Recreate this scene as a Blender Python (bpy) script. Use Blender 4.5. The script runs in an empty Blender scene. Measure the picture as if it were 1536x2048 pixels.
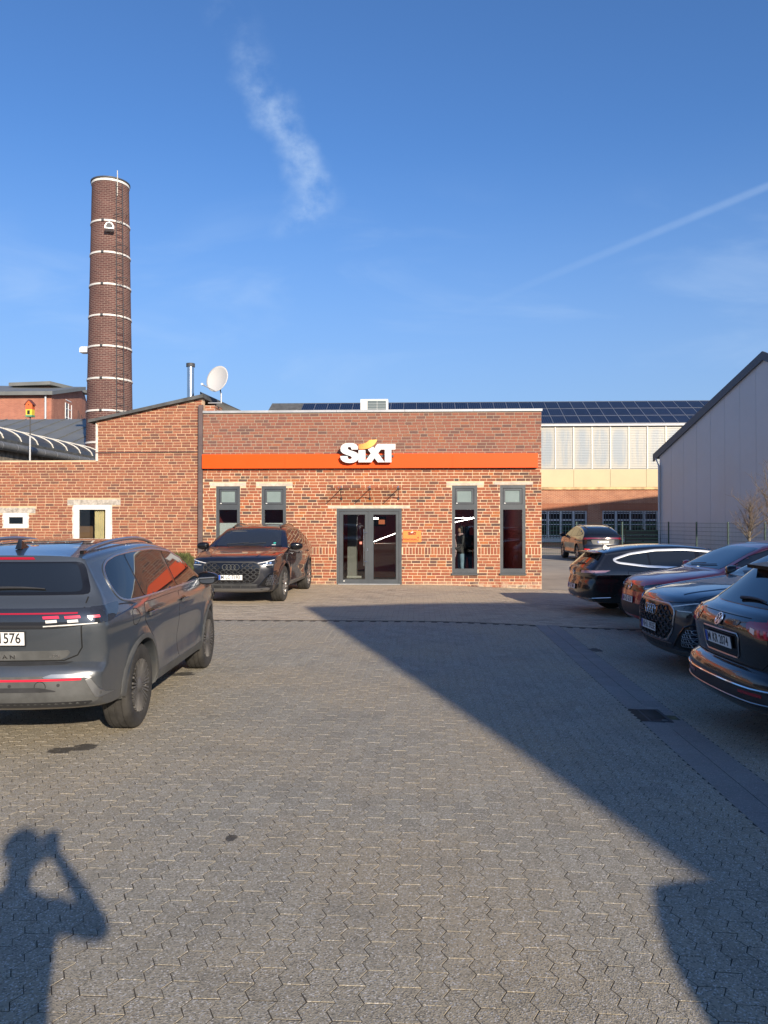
import bpy, bmesh, math, random
import numpy as np
from mathutils import Vector, Matrix
from mathutils.bvhtree import BVHTree
from mathutils.geometry import delaunay_2d_cdt
random.seed(7)
R = math.radians
scn = bpy.context.scene
col = scn.collection

# ------------------------------------------------------------------ camera
F = 1540.0                 # focal length in photo pixels (1536 x 2048)
HC = 1.80                  # camera height
YAW = R(2.6)               # camera turned left of the facade normal
PITCH = math.atan(16.0 / F)
cam_d = bpy.data.cameras.new('camera'); cam = bpy.data.objects.new('camera', cam_d); col.objects.link(cam)
cam_d.sensor_fit = 'VERTICAL'; cam_d.sensor_height = 36.0; cam_d.lens = 36.0 * F / 2048.0
cam_d.clip_start = 0.03; cam_d.clip_end = 2000
cam.location = (0, 0, HC); cam.rotation_euler = (math.pi / 2 + PITCH, 0, YAW)
scn.camera = cam

# ------------------------------------------------------------------ light
SUN_EL = R(20.3); SUN_AZ = R(25.6)      # light travels to the upper left of the picture
sun_h = Vector((math.sin(SUN_AZ), -math.cos(SUN_AZ), 0))          # horizontal direction to the sun
sun_v = Vector((sun_h.x * math.cos(SUN_EL), sun_h.y * math.cos(SUN_EL), math.sin(SUN_EL)))
sl = bpy.data.lights.new('sun', 'SUN'); so = bpy.data.objects.new('sun', sl); col.objects.link(so)
sl.energy = 4.6; sl.angle = R(0.6); sl.color = (1.0, 0.86, 0.68)
so.location = (20, -40, 30); so.rotation_euler = (-sun_v).to_track_quat('-Z', 'Y').to_euler()

world = bpy.data.worlds.new('World'); scn.world = world; world.use_nodes = True
wn = world.node_tree.nodes; wl = world.node_tree.links
for n in list(wn): wn.remove(n)
def wnode(t, **kw):
    n = wn.new(t)
    for k, v in kw.items(): setattr(n, k, v)
    return n
def wmath(op, a, b=None, clamp=False):
    n = wnode('ShaderNodeMath', operation=op); n.use_clamp = clamp
    for i, v in enumerate((a, b)):
        if v is None: continue
        if isinstance(v, (int, float)): n.inputs[i].default_value = v
        else: wl.new(v, n.inputs[i])
    return n.outputs[0]
sky = wnode('ShaderNodeTexSky', sky_type='NISHITA', sun_disc=False, sun_elevation=SUN_EL,
            sun_rotation=math.pi - SUN_AZ, altitude=100, air_density=1.0, dust_density=1.2, ozone_density=8.0)
bgn = wnode('ShaderNodeBackground'); outn = wnode('ShaderNodeOutputWorld')
bgn.inputs[1].default_value = 0.125
# thin cirrus and contrails, at infinity
tc = wnode('ShaderNodeTexCoord'); sep = wnode('ShaderNodeSeparateXYZ'); wl.new(tc.outputs['Generated'], sep.inputs[0])
dy = wmath('MAXIMUM', sep.outputs[1], 0.05)
U = wmath('DIVIDE', sep.outputs[0], dy); V = wmath('DIVIDE', sep.outputs[2], dy)
cmb = wnode('ShaderNodeCombineXYZ'); wl.new(U, cmb.inputs[0]); wl.new(V, cmb.inputs[1])
def wnoise(scale, detail, rough=0.55, sx=1.0, sy=1.0, dist=0.0):
    mp = wnode('ShaderNodeMapping'); mp.inputs['Scale'].default_value = (sx, sy, 1); wl.new(cmb.outputs[0], mp.inputs[0])
    n = wnode('ShaderNodeTexNoise'); n.inputs['Scale'].default_value = scale; n.inputs['Detail'].default_value = detail
    n.inputs['Roughness'].default_value = rough; n.inputs['Distortion'].default_value = dist
    wl.new(mp.outputs[0], n.inputs['Vector']); return n.outputs[0]
def wsmooth(v, a, b):
    n = wnode('ShaderNodeMapRange', interpolation_type='SMOOTHSTEP'); wl.new(v, n.inputs[0])
    n.inputs[1].default_value = a; n.inputs[2].default_value = b; n.inputs[3].default_value = 0; n.inputs[4].default_value = 1
    return n.outputs[0]

# pixel of the photograph -> direction / point (a pixel gives only a direction; distance comes from what it touches)
CP, SP, CY, SY = math.cos(PITCH), math.sin(PITCH), math.cos(YAW), math.sin(YAW)
def ray(px, py):
    xc, zc = (px - 768) / F, (1024 - py) / F
    y, z = CP - zc * SP, SP + zc * CP
    return Vector((xc * CY - y * SY, xc * SY + y * CY, z))
def AT(px, py, depth): return Vector((0, 0, HC)) + ray(px, py) * depth
def ATY(px, py, Y):
    d = ray(px, py); return Vector((0, 0, HC)) + d * (Y / d.y)
def g(x, y=0):             # the yard falls gently to the right
    t = min(max((x + 0.3) / 5.2, 0), 1); return -0.145 * t * t * (3 - 2 * t) if t < 1 else -0.145
def G(px, py):
    d = ray(px, py); z = 0.0
    for _ in range(6):
        t = (z - HC) / d.z; p = Vector((0, 0, HC)) + d * t; z = g(p.x, p.y)
    return Vector((p.x, p.y, z))
def dirUV(px, py):
    d = ray(px, py); return d.x / d.y, d.z / d.y

# wisp: a crooked vertical streak of cirrus, its centre line u(v)
wisp = [(430, -60), (462, 20), (500, 100), (535, 190), (572, 270), (612, 345), (622, 390), (598, 450), (540, 490)]
uv = sorted([dirUV(*p)[::-1] for p in wisp])
v0, v1 = uv[0][0], uv[-1][0]; u0, u1 = -0.32, 0.0
vn = wmath('DIVIDE', wmath('SUBTRACT', V, v0), v1 - v0, clamp=True)
fc = wnode('ShaderNodeFloatCurve'); cu = fc.mapping.curves[0]
pts = [((v - v0) / (v1 - v0), (u - u0) / (u1 - u0)) for v, u in uv]
cu.points[0].location = pts[0]; cu.points[1].location = pts[-1]
for p in pts[1:-1]: cu.points.new(*p)
fc.mapping.update(); wl.new(vn, fc.inputs[1])
uc = wmath('ADD', wmath('MULTIPLY', fc.outputs[0], u1 - u0), u0)
warp = wmath('MULTIPLY', wmath('SUBTRACT', wnoise(11, 4), 0.5), 0.075)
du = wmath('ABSOLUTE', wmath('ADD', wmath('SUBTRACT', U, uc), warp))
w_m = wmath('SUBTRACT', 1.0, wsmooth(du, 0.0, 0.042))
w_m = wmath('MULTIPLY', w_m, wsmooth(wnoise(14, 6, 0.6), 0.35, 0.75))
w_m = wmath('MULTIPLY', w_m, wmath('MULTIPLY', wsmooth(vn, 0.0, 0.12), wmath('SUBTRACT', 1.0, wmath('MULTIPLY', wsmooth(vn, 0.45, 0.8), 0.78))))
# contrail: a straight thin line
a, b = dirUV(820, 668), dirUV(1560, 362)
L = math.hypot(b[0] - a[0], b[1] - a[1]); nx, ny = -(b[1] - a[1]) / L, (b[0] - a[0]) / L
dl = wmath('ABSOLUTE', wmath('ADD', wmath('ADD', wmath('MULTIPLY', U, nx), wmath('MULTIPLY', V, ny)), -(a[0] * nx + a[1] * ny)))
c_m = wmath('MULTIPLY', wmath('SUBTRACT', 1.0, wsmooth(dl, 0.001, 0.0075)), wsmooth(U, a[0], b[0]))
c_m = wmath('MULTIPLY', c_m, wmath('ADD', 0.55, wmath('MULTIPLY', wnoise(30, 3), 0.7)))
# faint veil low on the left
veil = wmath('MULTIPLY', wsmooth(wnoise(3.2, 5, 0.55, 1.0, 3.2, 0.6), 0.47, 0.78), wmath('SUBTRACT', 1.0, wsmooth(wmath('ABSOLUTE', wmath('SUBTRACT', V, 0.26)), 0.02, 0.22)))
tot = wmath('ADD', wmath('ADD', wmath('MULTIPLY', w_m, 0.62), wmath('MULTIPLY', c_m, 0.18)), wmath('MULTIPLY', veil, 0.22), clamp=True)
tot = wmath('MULTIPLY', tot, wsmooth(sep.outputs[1], 0.05, 0.3))
hz = wnode('ShaderNodeMix', data_type='RGBA'); wl.new(sky.outputs[0], hz.inputs[6]); hz.inputs[7].default_value = (1.85, 2.55, 3.75, 1)      # pale haze towards the horizon, all round
wl.new(wmath('MULTIPLY', wmath('SUBTRACT', 1.0, wsmooth(sep.outputs[2], 0.0, 0.46)), 0.72), hz.inputs[0])
mix = wnode('ShaderNodeMix', data_type='RGBA'); wl.new(tot, mix.inputs[0]); wl.new(hz.outputs[2], mix.inputs[6])
mix.inputs[7].default_value = (3.4, 4.3, 5.5, 1)
wl.new(mix.outputs[2], bgn.inputs[0]); wl.new(bgn.outputs[0], outn.inputs[0])

vs = scn.view_settings
vs.view_transform = 'Standard'; vs.look = 'None'; vs.gamma = 1.0; vs.use_curve_mapping = False
vs.exposure = 0.57

# ------------------------------------------------------------------ helpers: objects
def tag(o, label=None, cat=None, group=None, kind=None):
    if label: o['label'] = label
    if cat: o['category'] = cat
    if group: o['group'] = group
    if kind: o['kind'] = kind
    return o
def empty(name, loc=(0, 0, 0), rz=0.0, parent=None):
    o = bpy.data.objects.new(name, None); col.objects.link(o); o.location = loc; o.rotation_euler = (0, 0, rz)
    o.empty_display_size = 0.2
    if parent: o.parent = parent
    return o
def link(name, me, mat=None, parent=None, loc=None, rot=None):
    if mat is not None and not me.materials: me.materials.append(mat)
    o = bpy.data.objects.new(name, me); col.objects.link(o)
    if loc is not None: o.location = loc
    if rot is not None: o.rotation_euler = rot
    if parent: o.parent = parent
    return o
class MB:
    def __init__(s): s.v = []; s.f = []; s.sm = False
    def quad(s, a, b, c, d):
        n = len(s.v); s.v += [tuple(a), tuple(b), tuple(c), tuple(d)]; s.f.append((n, n + 1, n + 2, n + 3)); return s
    def poly(s, ps):
        n = len(s.v); s.v += [tuple(p) for p in ps]; s.f.append(tuple(range(n, n + len(ps)))); return s
    def box(s, x0, x1, y0, y1, z0, z1):
        n = len(s.v)
        s.v += [(x0, y0, z0), (x1, y0, z0), (x1, y1, z0), (x0, y1, z0), (x0, y0, z1), (x1, y0, z1), (x1, y1, z1), (x0, y1, z1)]
        s.f += [(n, n + 3, n + 2, n + 1), (n + 4, n + 5, n + 6, n + 7), (n, n + 1, n + 5, n + 4), (n + 1, n + 2, n + 6, n + 5), (n + 2, n + 3, n + 7, n + 6), (n + 3, n, n + 4, n + 7)]
        return s
    def prism(s, pts, d):       # polygon pts (3d, planar) extruded by vector d
        n = len(s.v); k = len(pts); d = Vector(d)
        s.v += [tuple(p) for p in pts] + [tuple(Vector(p) + d) for p in pts]
        s.f += [tuple(range(n + k - 1, n - 1, -1)), tuple(range(n + k, n + 2 * k))]
        for i in range(k):
            j = (i + 1) % k; s.f.append((n + i, n + j, n + k + j, n + k + i))
        return s
    def tube(s, path, r, n=8, cap=True, r2=None):
        path = [Vector(p) for p in path]; base = len(s.v); m = len(path)
        up0 = Vector((0, 0, 1))
        for i, p in enumerate(path):
            t = (path[min(i + 1, m - 1)] - path[max(i - 1, 0)]).normalized()
            up = up0 if abs(t.dot(up0)) < 0.95 else Vector((0, 1, 0))
            a = t.cross(up).normalized(); b = a.cross(t).normalized()
            rr = r if r2 is None else r + (r2 - r) * i / (m - 1)
            if isinstance(r, (list, tuple)): rr = r[i]
            for k in range(n):
                an = 2 * math.pi * k / n; s.v.append(tuple(p + a * (rr * math.cos(an)) + b * (rr * math.sin(an))))
        for i in range(m - 1):
            for k in range(n):
                k2 = (k + 1) % n
                s.f.append((base + i * n + k, base + i * n + k2, base + (i + 1) * n + k2, base + (i + 1) * n + k))
        if cap:
            s.f.append(tuple(base + k for k in range(n - 1, -1, -1))); s.f.append(tuple(base + (m - 1) * n + k for k in range(n)))
        return s
    def lathe(s, prof, n=32, axis='z', c=(0, 0, 0), closed=False):
        base = len(s.v); m = len(prof); c = Vector(c)
        for (r, h) in prof:
            for k in range(n):
                an = 2 * math.pi * k / n; u, w = r * math.cos(an), r * math.sin(an)
                p = (u, w, h) if axis == 'z' else ((w, h, u) if axis == 'y' else (h, u, w))
                s.v.append(tuple(c + Vector(p)))
        for i in range(m if closed else m - 1):
            i2 = (i + 1) % m
            for k in range(n):
                k2 = (k + 1) % n; s.f.append((base + i * n + k, base + i * n + k2, base + i2 * n + k2, base + i2 * n + k))
        return s
    def mesh(s, name, smooth=None):
        me = bpy.data.meshes.new(name); me.from_pydata(s.v, [], s.f); me.validate(); me.update()
        if smooth is not None:
            me.polygons.foreach_set('use_smooth', [True] * len(me.polygons)); me.set_sharp_from_angle(angle=R(smooth))
        return me
    def build(s, name, mat, parent=None, smooth=None, loc=None, rot=None):
        return link(name, s.mesh(name, smooth), mat, parent, loc, rot)
def text_mesh(txt, size, extrude=0.001, bold=0.0, align='CENTER', sx=1.0):
    c = bpy.data.curves.new('lettering', 'FONT'); c.body = txt; c.size = size; c.extrude = extrude; c.offset = bold
    c.align_x = align; c.align_y = 'CENTER'; c.resolution_u = 3
    o = bpy.data.objects.new('tmp', c); col.objects.link(o)
    dg = bpy.context.evaluated_depsgraph_get()
    me = bpy.data.meshes.new_from_object(o.evaluated_get(dg)); bpy.data.objects.remove(o); bpy.data.curves.remove(c)
    me.name = 'lettering'
    if sx != 1.0: me.transform(Matrix.Diagonal((sx, 1, 1, 1)))
    me.materials.clear()
    return me

# ------------------------------------------------------------------ helpers: materials
def newmat(name):
    m = bpy.data.materials.new(name); m.use_nodes = True
    nt = m.node_tree; p = nt.nodes['Principled BSDF']; return m, nt, p
def nd(nt, t, ins=None, **kw):
    n = nt.nodes.new(t)
    for k, v in kw.items(): setattr(n, k, v)
    for k, v in (ins or {}).items():
        if hasattr(v, 'links') or hasattr(v, 'is_linked'): nt.links.new(v, n.inputs[k])
        else: n.inputs[k].default_value = v
    return n
def rgba(c): return (c[0], c[1], c[2], 1)
def mixc(nt, fac, a, b, blend='MIX'):
    n = nt.nodes.new('ShaderNodeMix'); n.data_type = 'RGBA'; n.blend_type = blend
    for i, v in ((0, fac), (6, a), (7, b)):
        if hasattr(v, 'is_linked'): nt.links.new(v, n.inputs[i])
        else: n.inputs[i].default_value = v if i == 0 else rgba(v)
    return n.outputs[2]
def mth(nt, op, a, b=0.0, clamp=False):
    n = nt.nodes.new('ShaderNodeMath'); n.operation = op; n.use_clamp = clamp
    for i, v in enumerate((a, b)):
        if hasattr(v, 'is_linked'): nt.links.new(v, n.inputs[i])
        else: n.inputs[i].default_value = v
    return n.outputs[0]
def mrange(nt, v, a, b, c=0.0, d=1.0, smooth=True):
    n = nt.nodes.new('ShaderNodeMapRange'); n.interpolation_type = 'SMOOTHSTEP' if smooth else 'LINEAR'
    nt.links.new(v, n.inputs[0])
    for i, x in enumerate((a, b, c, d)): n.inputs[i + 1].default_value = x
    return n.outputs[0]
def noise(nt, scale, detail=4, rough=0.55, vec=None, dist=0.0):
    n = nt.nodes.new('ShaderNodeTexNoise'); n.inputs['Scale'].default_value = scale; n.inputs['Detail'].default_value = detail
    n.inputs['Roughness'].default_value = rough; n.inputs['Distortion'].default_value = dist
    if vec is not None: nt.links.new(vec, n.inputs['Vector'])
    return n.outputs[0]
def wpos(nt): return nt.nodes.new('ShaderNodeNewGeometry').outputs['Position']
def ocoord(nt): return nt.nodes.new('ShaderNodeTexCoord').outputs['Object']
def scaled(nt, vec, s):
    n = nt.nodes.new('ShaderNodeMapping'); n.inputs['Scale'].default_value = s; nt.links.new(vec, n.inputs[0]); return n.outputs[0]
def bump(nt, p, h, strength=0.3, dist=0.01):
    n = nt.nodes.new('ShaderNodeBump'); n.inputs['Strength'].default_value = strength; n.inputs['Distance'].default_value = dist
    nt.links.new(h, n.inputs['Height']); nt.links.new(n.outputs[0], p.inputs['Normal'])
def ramp(nt, fac, stops, interp='LINEAR'):
    n = nt.nodes.new('ShaderNodeValToRGB'); n.color_ramp.interpolation = interp; e = n.color_ramp.elements
    e[0].position, e[0].color = stops[0][0], rgba(stops[0][1]); e[1].position, e[1].color = stops[-1][0], rgba(stops[-1][1])
    for s_, c_ in stops[1:-1]:
        x = e.new(s_); x.color = rgba(c_)
    nt.links.new(fac, n.inputs[0]); return n.outputs[0]
def pm(name, c, rough=0.6, metal=0.0, coat=0.0, spec=0.5, var=0.0, vscale=3.0, bmp=0.0, bscale=60.0, world=False, emit=None, estr=1.0, crough=0.03):
    m, nt, p = newmat(name); p.inputs['Base Color'].default_value = rgba(c); p.inputs['Roughness'].default_value = rough
    p.inputs['Metallic'].default_value = metal; p.inputs['Coat Weight'].default_value = coat; p.inputs['Coat Roughness'].default_value = crough
    p.inputs['Specular IOR Level'].default_value = spec
    vec = wpos(nt) if world else ocoord(nt)
    if var:
        f = noise(nt, vscale, 6, 0.62, vec)
        f2 = mrange(nt, f, 0.25, 0.75)
        cc = mixc(nt, f2, tuple(x * (1 - var) for x in c), tuple(min(1, x * (1 + var)) for x in c))
        nt.links.new(cc, p.inputs['Base Color'])
        nt.links.new(mth(nt, 'ADD', mth(nt, 'MULTIPLY', f2, 0.12), rough - 0.06), p.inputs['Roughness'])
    if bmp: bump(nt, p, noise(nt, bscale, 4, 0.6, vec), bmp, 0.004)
    if emit: p.inputs['Emission Color'].default_value = rgba(emit); p.inputs['Emission Strength'].default_value = estr
    return m
def piece_rnd(nt):          # a random number for each separate piece, in joined and single meshes alike
    gi = nt.nodes.new('ShaderNodeNewGeometry').outputs['Random Per Island']; oi = nt.nodes.new('ShaderNodeObjectInfo').outputs['Random']
    return mth(nt, 'FRACT', mth(nt, 'ADD', gi, oi))
def brick_mat(name, stops, up_grey=None):
    m, nt, p = newmat(name); r = piece_rnd(nt); pos = wpos(nt)
    c = ramp(nt, r, stops)
    n1 = noise(nt, 26, 5, 0.65, pos); n2 = noise(nt, 1.1, 4, 0.5, pos)
    c = mixc(nt, mrange(nt, n1, 0.35, 0.75, 0.0, 0.55), c, (0.10, 0.055, 0.045))
    c = mixc(nt, mrange(nt, noise(nt, 60, 3, 0.6, pos), 0.62, 0.8, 0, 0.45), c, (0.55, 0.42, 0.33))
    c = mixc(nt, mrange(nt, n2, 0.35, 0.7, 0.0, 0.22), c, (0.16, 0.075, 0.055))
    if up_grey:              # soot-dulled courses near the top of the wall
        z = nt.nodes.new('ShaderNodeSeparateXYZ'); nt.links.new(pos, z.inputs[0])
        c = mixc(nt, mth(nt, 'MULTIPLY', mrange(nt, z.outputs[2], up_grey - 0.15, up_grey + 0.15), 0.42), c, (0.19, 0.10, 0.085))
    if up_grey:              # pale dust and salts along the foot of the wall
        c = mixc(nt, mth(nt, 'MULTIPLY', mrange(nt, z.outputs[2], -0.1, 0.16, 1, 0), mrange(nt, noise(nt, 5, 5, 0.65, pos), 0.35, 0.65)), c, (0.50, 0.40, 0.30))
    nt.links.new(c, p.inputs['Base Color']); p.inputs['Roughness'].default_value = 0.88; p.inputs['Specular IOR Level'].default_value = 0.25
    bump(nt, p, n1, 0.5, 0.006); return m
def mortar_mat(name, c, up_grey=None, c2=(0.3, 0.25, 0.2)):
    m, nt, p = newmat(name); pos = wpos(nt)
    cc = mixc(nt, mrange(nt, noise(nt, 3.0, 5, 0.6, pos), 0.3, 0.7), tuple(x * 0.72 for x in c), c)
    if up_grey:
        z = nt.nodes.new('ShaderNodeSeparateXYZ'); nt.links.new(pos, z.inputs[0])
        cc = mixc(nt, mrange(nt, z.outputs[2], up_grey - 0.1, up_grey + 0.1), cc, c2)
    nt.links.new(cc, p.inputs['Base Color']); p.inputs['Roughness'].default_value = 0.95; p.inputs['Specular IOR Level'].default_value = 0.2
    bump(nt, p, noise(nt, 90, 3, 0.6, pos), 0.5, 0.004); return m
def bricktex_mat(name, c1, c2, mortar, bw, bh, joint=0.012, cyl=None, off=0.5):   # far brickwork: pieces too small to pick apart
    m, nt, p = newmat(name); pos = ocoord(nt); s = nt.nodes.new('ShaderNodeSeparateXYZ'); nt.links.new(pos, s.inputs[0])
    if cyl: u = mth(nt, 'MULTIPLY', mth(nt, 'ARCTAN2', s.outputs[1], s.outputs[0]), cyl)
    else: u = mth(nt, 'ADD', s.outputs[0], s.outputs[1])
    cb = nt.nodes.new('ShaderNodeCombineXYZ'); nt.links.new(u, cb.inputs[0]); nt.links.new(s.outputs[2], cb.inputs[1])
    bt = nt.nodes.new('ShaderNodeTexBrick'); nt.links.new(cb.outputs[0], bt.inputs['Vector'])
    bt.offset = off; bt.inputs['Scale'].default_value = 1.0; bt.inputs['Brick Width'].default_value = bw; bt.inputs['Row Height'].default_value = bh
    bt.inputs['Mortar Size'].default_value = joint; bt.inputs['Mortar Smooth'].default_value = 0.2; bt.inputs['Bias'].default_value = -0.1
    for k, v in (('Color1', c1), ('Color2', c2), ('Mortar', mortar)): bt.inputs[k].default_value = rgba(v)
    n2 = noise(nt, 0.9, 6, 0.65, pos)
    c = mixc(nt, mrange(nt, n2, 0.3, 0.75, 0.0, 0.4), bt.outputs['Color'], tuple(x * 0.55 for x in c2))
    nt.links.new(c, p.inputs['Base Color']); p.inputs['Roughness'].default_value = 0.9; p.inputs['Specular IOR Level'].default_value = 0.25
    bump(nt, p, mth(nt, 'SUBTRACT', 1.0, bt.outputs['Fac']), 0.6, 0.01); return m
def glass_mat(name, tint, refl=1.0, rough=0.0, ior=1.5):
    m = bpy.data.materials.new(name); m.use_nodes = True; nt = m.node_tree
    for n in list(nt.nodes): nt.nodes.remove(n)
    o = nt.nodes.new('ShaderNodeOutputMaterial'); t = nd(nt, 'ShaderNodeBsdfTransparent', {'Color': rgba(tint)})
    gl = nd(nt, 'ShaderNodeBsdfGlossy', {'Color': (refl, refl, refl, 1), 'Roughness': rough}); bf = nt.nodes.new('ShaderNodeNewGeometry').outputs['Backfacing']
    fr = nd(nt, 'ShaderNodeFresnel', {'IOR': mrange(nt, bf, 0, 1, ior, 1 / ior, False)})
    x = nt.nodes.new('ShaderNodeMixShader'); nt.links.new(fr.outputs[0], x.inputs[0]); nt.links.new(t.outputs[0], x.inputs[1]); nt.links.new(gl.outputs[0], x.inputs[2])
    nt.links.new(x.outputs[0], o.inputs[0]); return m

M = {}
M['anthracite'] = pm('anthracite_frame', (0.062, 0.070, 0.078), 0.42, var=0.08, vscale=2)
M['lintel'] = pm('lintel_concrete', (0.50, 0.43, 0.35), 0.9, var=0.22, vscale=7, bmp=0.4, world=True)
M['rough_lintel'] = pm('rough_lintel', (0.40, 0.36, 0.31), 0.95, var=0.45, vscale=9, bmp=0.8, bscale=40, world=True)
M['plaster'] = pm('white_plaster', (0.62, 0.56, 0.50), 0.95, var=0.3, vscale=12, bmp=0.8, bscale=40, world=True)
M['white'] = pm('white_plastic', (0.80, 0.79, 0.76), 0.35)
M['zinc'] = pm('zinc_coping', (0.40, 0.41, 0.42), 0.5, 0.3, var=0.12, world=True)
M['steel'] = pm('stainless_steel', (0.62, 0.62, 0.62), 0.22, 1.0, var=0.06)
M['orange'] = pm('orange_panel', (0.80, 0.080, 0.002), 0.5, spec=.3, var=0.03, vscale=1.0)
M['letter_white'] = pm('sign_white', (0.72, 0.71, 0.69), 0.35, var=0.03)
M['brown_pipe'] = pm('brown_pipe', (0.115, 0.082, 0.078), 0.5, var=0.15, world=True)
M['black'] = pm('black', (0.012, 0.012, 0.013), 0.5)
M['dark_grey'] = pm('dark_grey', (0.05, 0.052, 0.056), 0.6, var=0.2)
M['roof_felt'] = pm('roof_felt', (0.085, 0.088, 0.088), 0.9, var=0.35, vscale=4, bmp=0.5, bscale=30, world=True)
M['pane'] = glass_mat('window_pane', (0.82, 0.84, 0.83))
M['canopy_glass'] = glass_mat('canopy_glass', (0.93, 0.91, 0.88), ior=1.3)
M['frosted'] = pm('frosted_pane', (0.20, 0.25, 0.24), 0.22, spec=0.6, var=0.05)

# ================================================================== GROUND
D = 21.5                                   # distance of the brick facade
SEAM = G(768, 1241).y                      # where the coarse pavers meet the small ones
def stain_mask(nt, pos, lst):
    out = None
    s = nt.nodes.new('ShaderNodeSeparateXYZ'); nt.links.new(pos, s.inputs[0])
    nz = mth(nt, 'MULTIPLY', mth(nt, 'SUBTRACT', noise(nt, 9, 5, 0.65, pos), 0.5), 1.9)
    for (cx, cy, rx, ry) in lst:
        a = mth(nt, 'DIVIDE', mth(nt, 'SUBTRACT', s.outputs[0], cx), rx); b = mth(nt, 'DIVIDE', mth(nt, 'SUBTRACT', s.outputs[1], cy), ry)
        d = mth(nt, 'ADD', mth(nt, 'SQRT', mth(nt, 'ADD', mth(nt, 'MULTIPLY', a, a), mth(nt, 'MULTIPLY', b, b))), nz)
        mk = mrange(nt, d, 0.75, 1.05, 1, 0)
        out = mk if out is None else mth(nt, 'MAXIMUM', out, mk)
    return out
def paver_mat(name, c, warm, speck=1.0, spread=0.16):
    m, nt, p = newmat(name); pos = wpos(nt); r = piece_rnd(nt)
    base = mixc(nt, r, tuple(x * (1 - spread) for x in c), tuple(x * (1 + spread) for x in c))
    base = mixc(nt, mrange(nt, noise(nt, 0.45, 5, 0.6, pos), 0.38, 0.62), base, warm)
    v = nt.nodes.new('ShaderNodeTexVoronoi'); v.inputs['Scale'].default_value = 155; nt.links.new(pos, v.inputs['Vector'])
    sx = nt.nodes.new('ShaderNodeSeparateColor'); nt.links.new(v.outputs['Color'], sx.inputs[0])
    base = mixc(nt, mth(nt, 'MULTIPLY', mrange(nt, sx.outputs[0], 0.0, 0.45, 1, 0), 0.55 * speck), base, tuple(x * 0.35 for x in c))
    base = mixc(nt, mth(nt, 'MULTIPLY', mrange(nt, sx.outputs[1], 0.80, 0.97), 0.75 * speck), base, (0.50, 0.47, 0.42))
    base = mixc(nt, mrange(nt, noise(nt, 1.9, 6, 0.7, pos), 0.48, 0.8, 0, 0.45), base, tuple(x * 0.45 for x in c))
    st = [G(118, 1502), G(170, 1494), G(146, 1498), G(462, 1676), G(366, 1348), G(1190, 1300)]
    k = stain_mask(nt, pos, [(st[0].x, st[0].y, .10, .07), (st[1].x, st[1].y, .10, .09), (st[2].x, st[2].y, .15, .05), (st[3].x, st[3].y, .035, .05), (st[4].x, st[4].y, .16, .12), (st[5].x, st[5].y, .10, .16)])
    base = mixc(nt, mth(nt, 'MULTIPLY', k, 0.8), base, (0.018, 0.018, 0.02))
    nt.links.new(base, p.inputs['Base Color']); p.inputs['Roughness'].default_value = 0.82; p.inputs['Specular IOR Level'].default_value = 0.35
    bump(nt, p, mth(nt, 'ADD', v.outputs['Distance'], mth(nt, 'MULTIPLY', noise(nt, 260, 2, 0.6, pos), 0.6)), 0.55, 0.004)
    return m
M['paver'] = paver_mat('coarse_paver', (0.305, 0.280, 0.222), (0.355, 0.302, 0.215), 1.35, 0.11)
M['small_paver'] = paver_mat('small_paver', (0.385, 0.318, 0.235), (0.44, 0.355, 0.25), 0.7, 0.24)
M['gutter'] = paver_mat('gutter_slab', (0.26, 0.245, 0.22), (0.23, 0.215, 0.20), 0.5, 0.12)
M['sand'] = pm('joint_sand', (0.05, 0.04, 0.028), 1.0, var=0.4, vscale=6, world=True)
M['asphalt'] = pm('asphalt', (0.31, 0.27, 0.215), 0.9, var=0.22, vscale=0.5, bmp=0.4, bscale=120, world=True)

def sheet(name, xs, ys, dz, mat, kind='structure'):
    v = []; f = []
    for y in ys:
        for x in xs: v.append((x, y, g(x, y) + dz))
    n = len(xs)
    for j in range(len(ys) - 1):
        for i in range(n - 1): f.append((j * n + i, j * n + i + 1, (j + 1) * n + i + 1, (j + 1) * n + i))
    me = bpy.data.meshes.new(name); me.from_pydata(v, [], f); me.update()
    return tag(link(name, me, mat), kind=kind)
gx = [-160, -40, -15] + [-0.3 + 0.26 * i for i in range(21)] + [15, 40, 160]
ground = sheet('ground', gx, [-70, -10, 10, 30, 60, 120, 300], -0.013, M['asphalt'])
pavement = sheet('pavement', [-14, -6] + [-0.3 + 0.26 * i for i in range(21)] + [9, 14], [-4, 2, 6, 10, SEAM], -0.0017, M['sand'])
forecourt = sheet('forecourt', [-14, -6] + [-0.3 + 0.26 * i for i in range(21)] + [9, 13], [SEAM + 0.001, D - 0.01], -0.0032, M['sand'])

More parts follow.
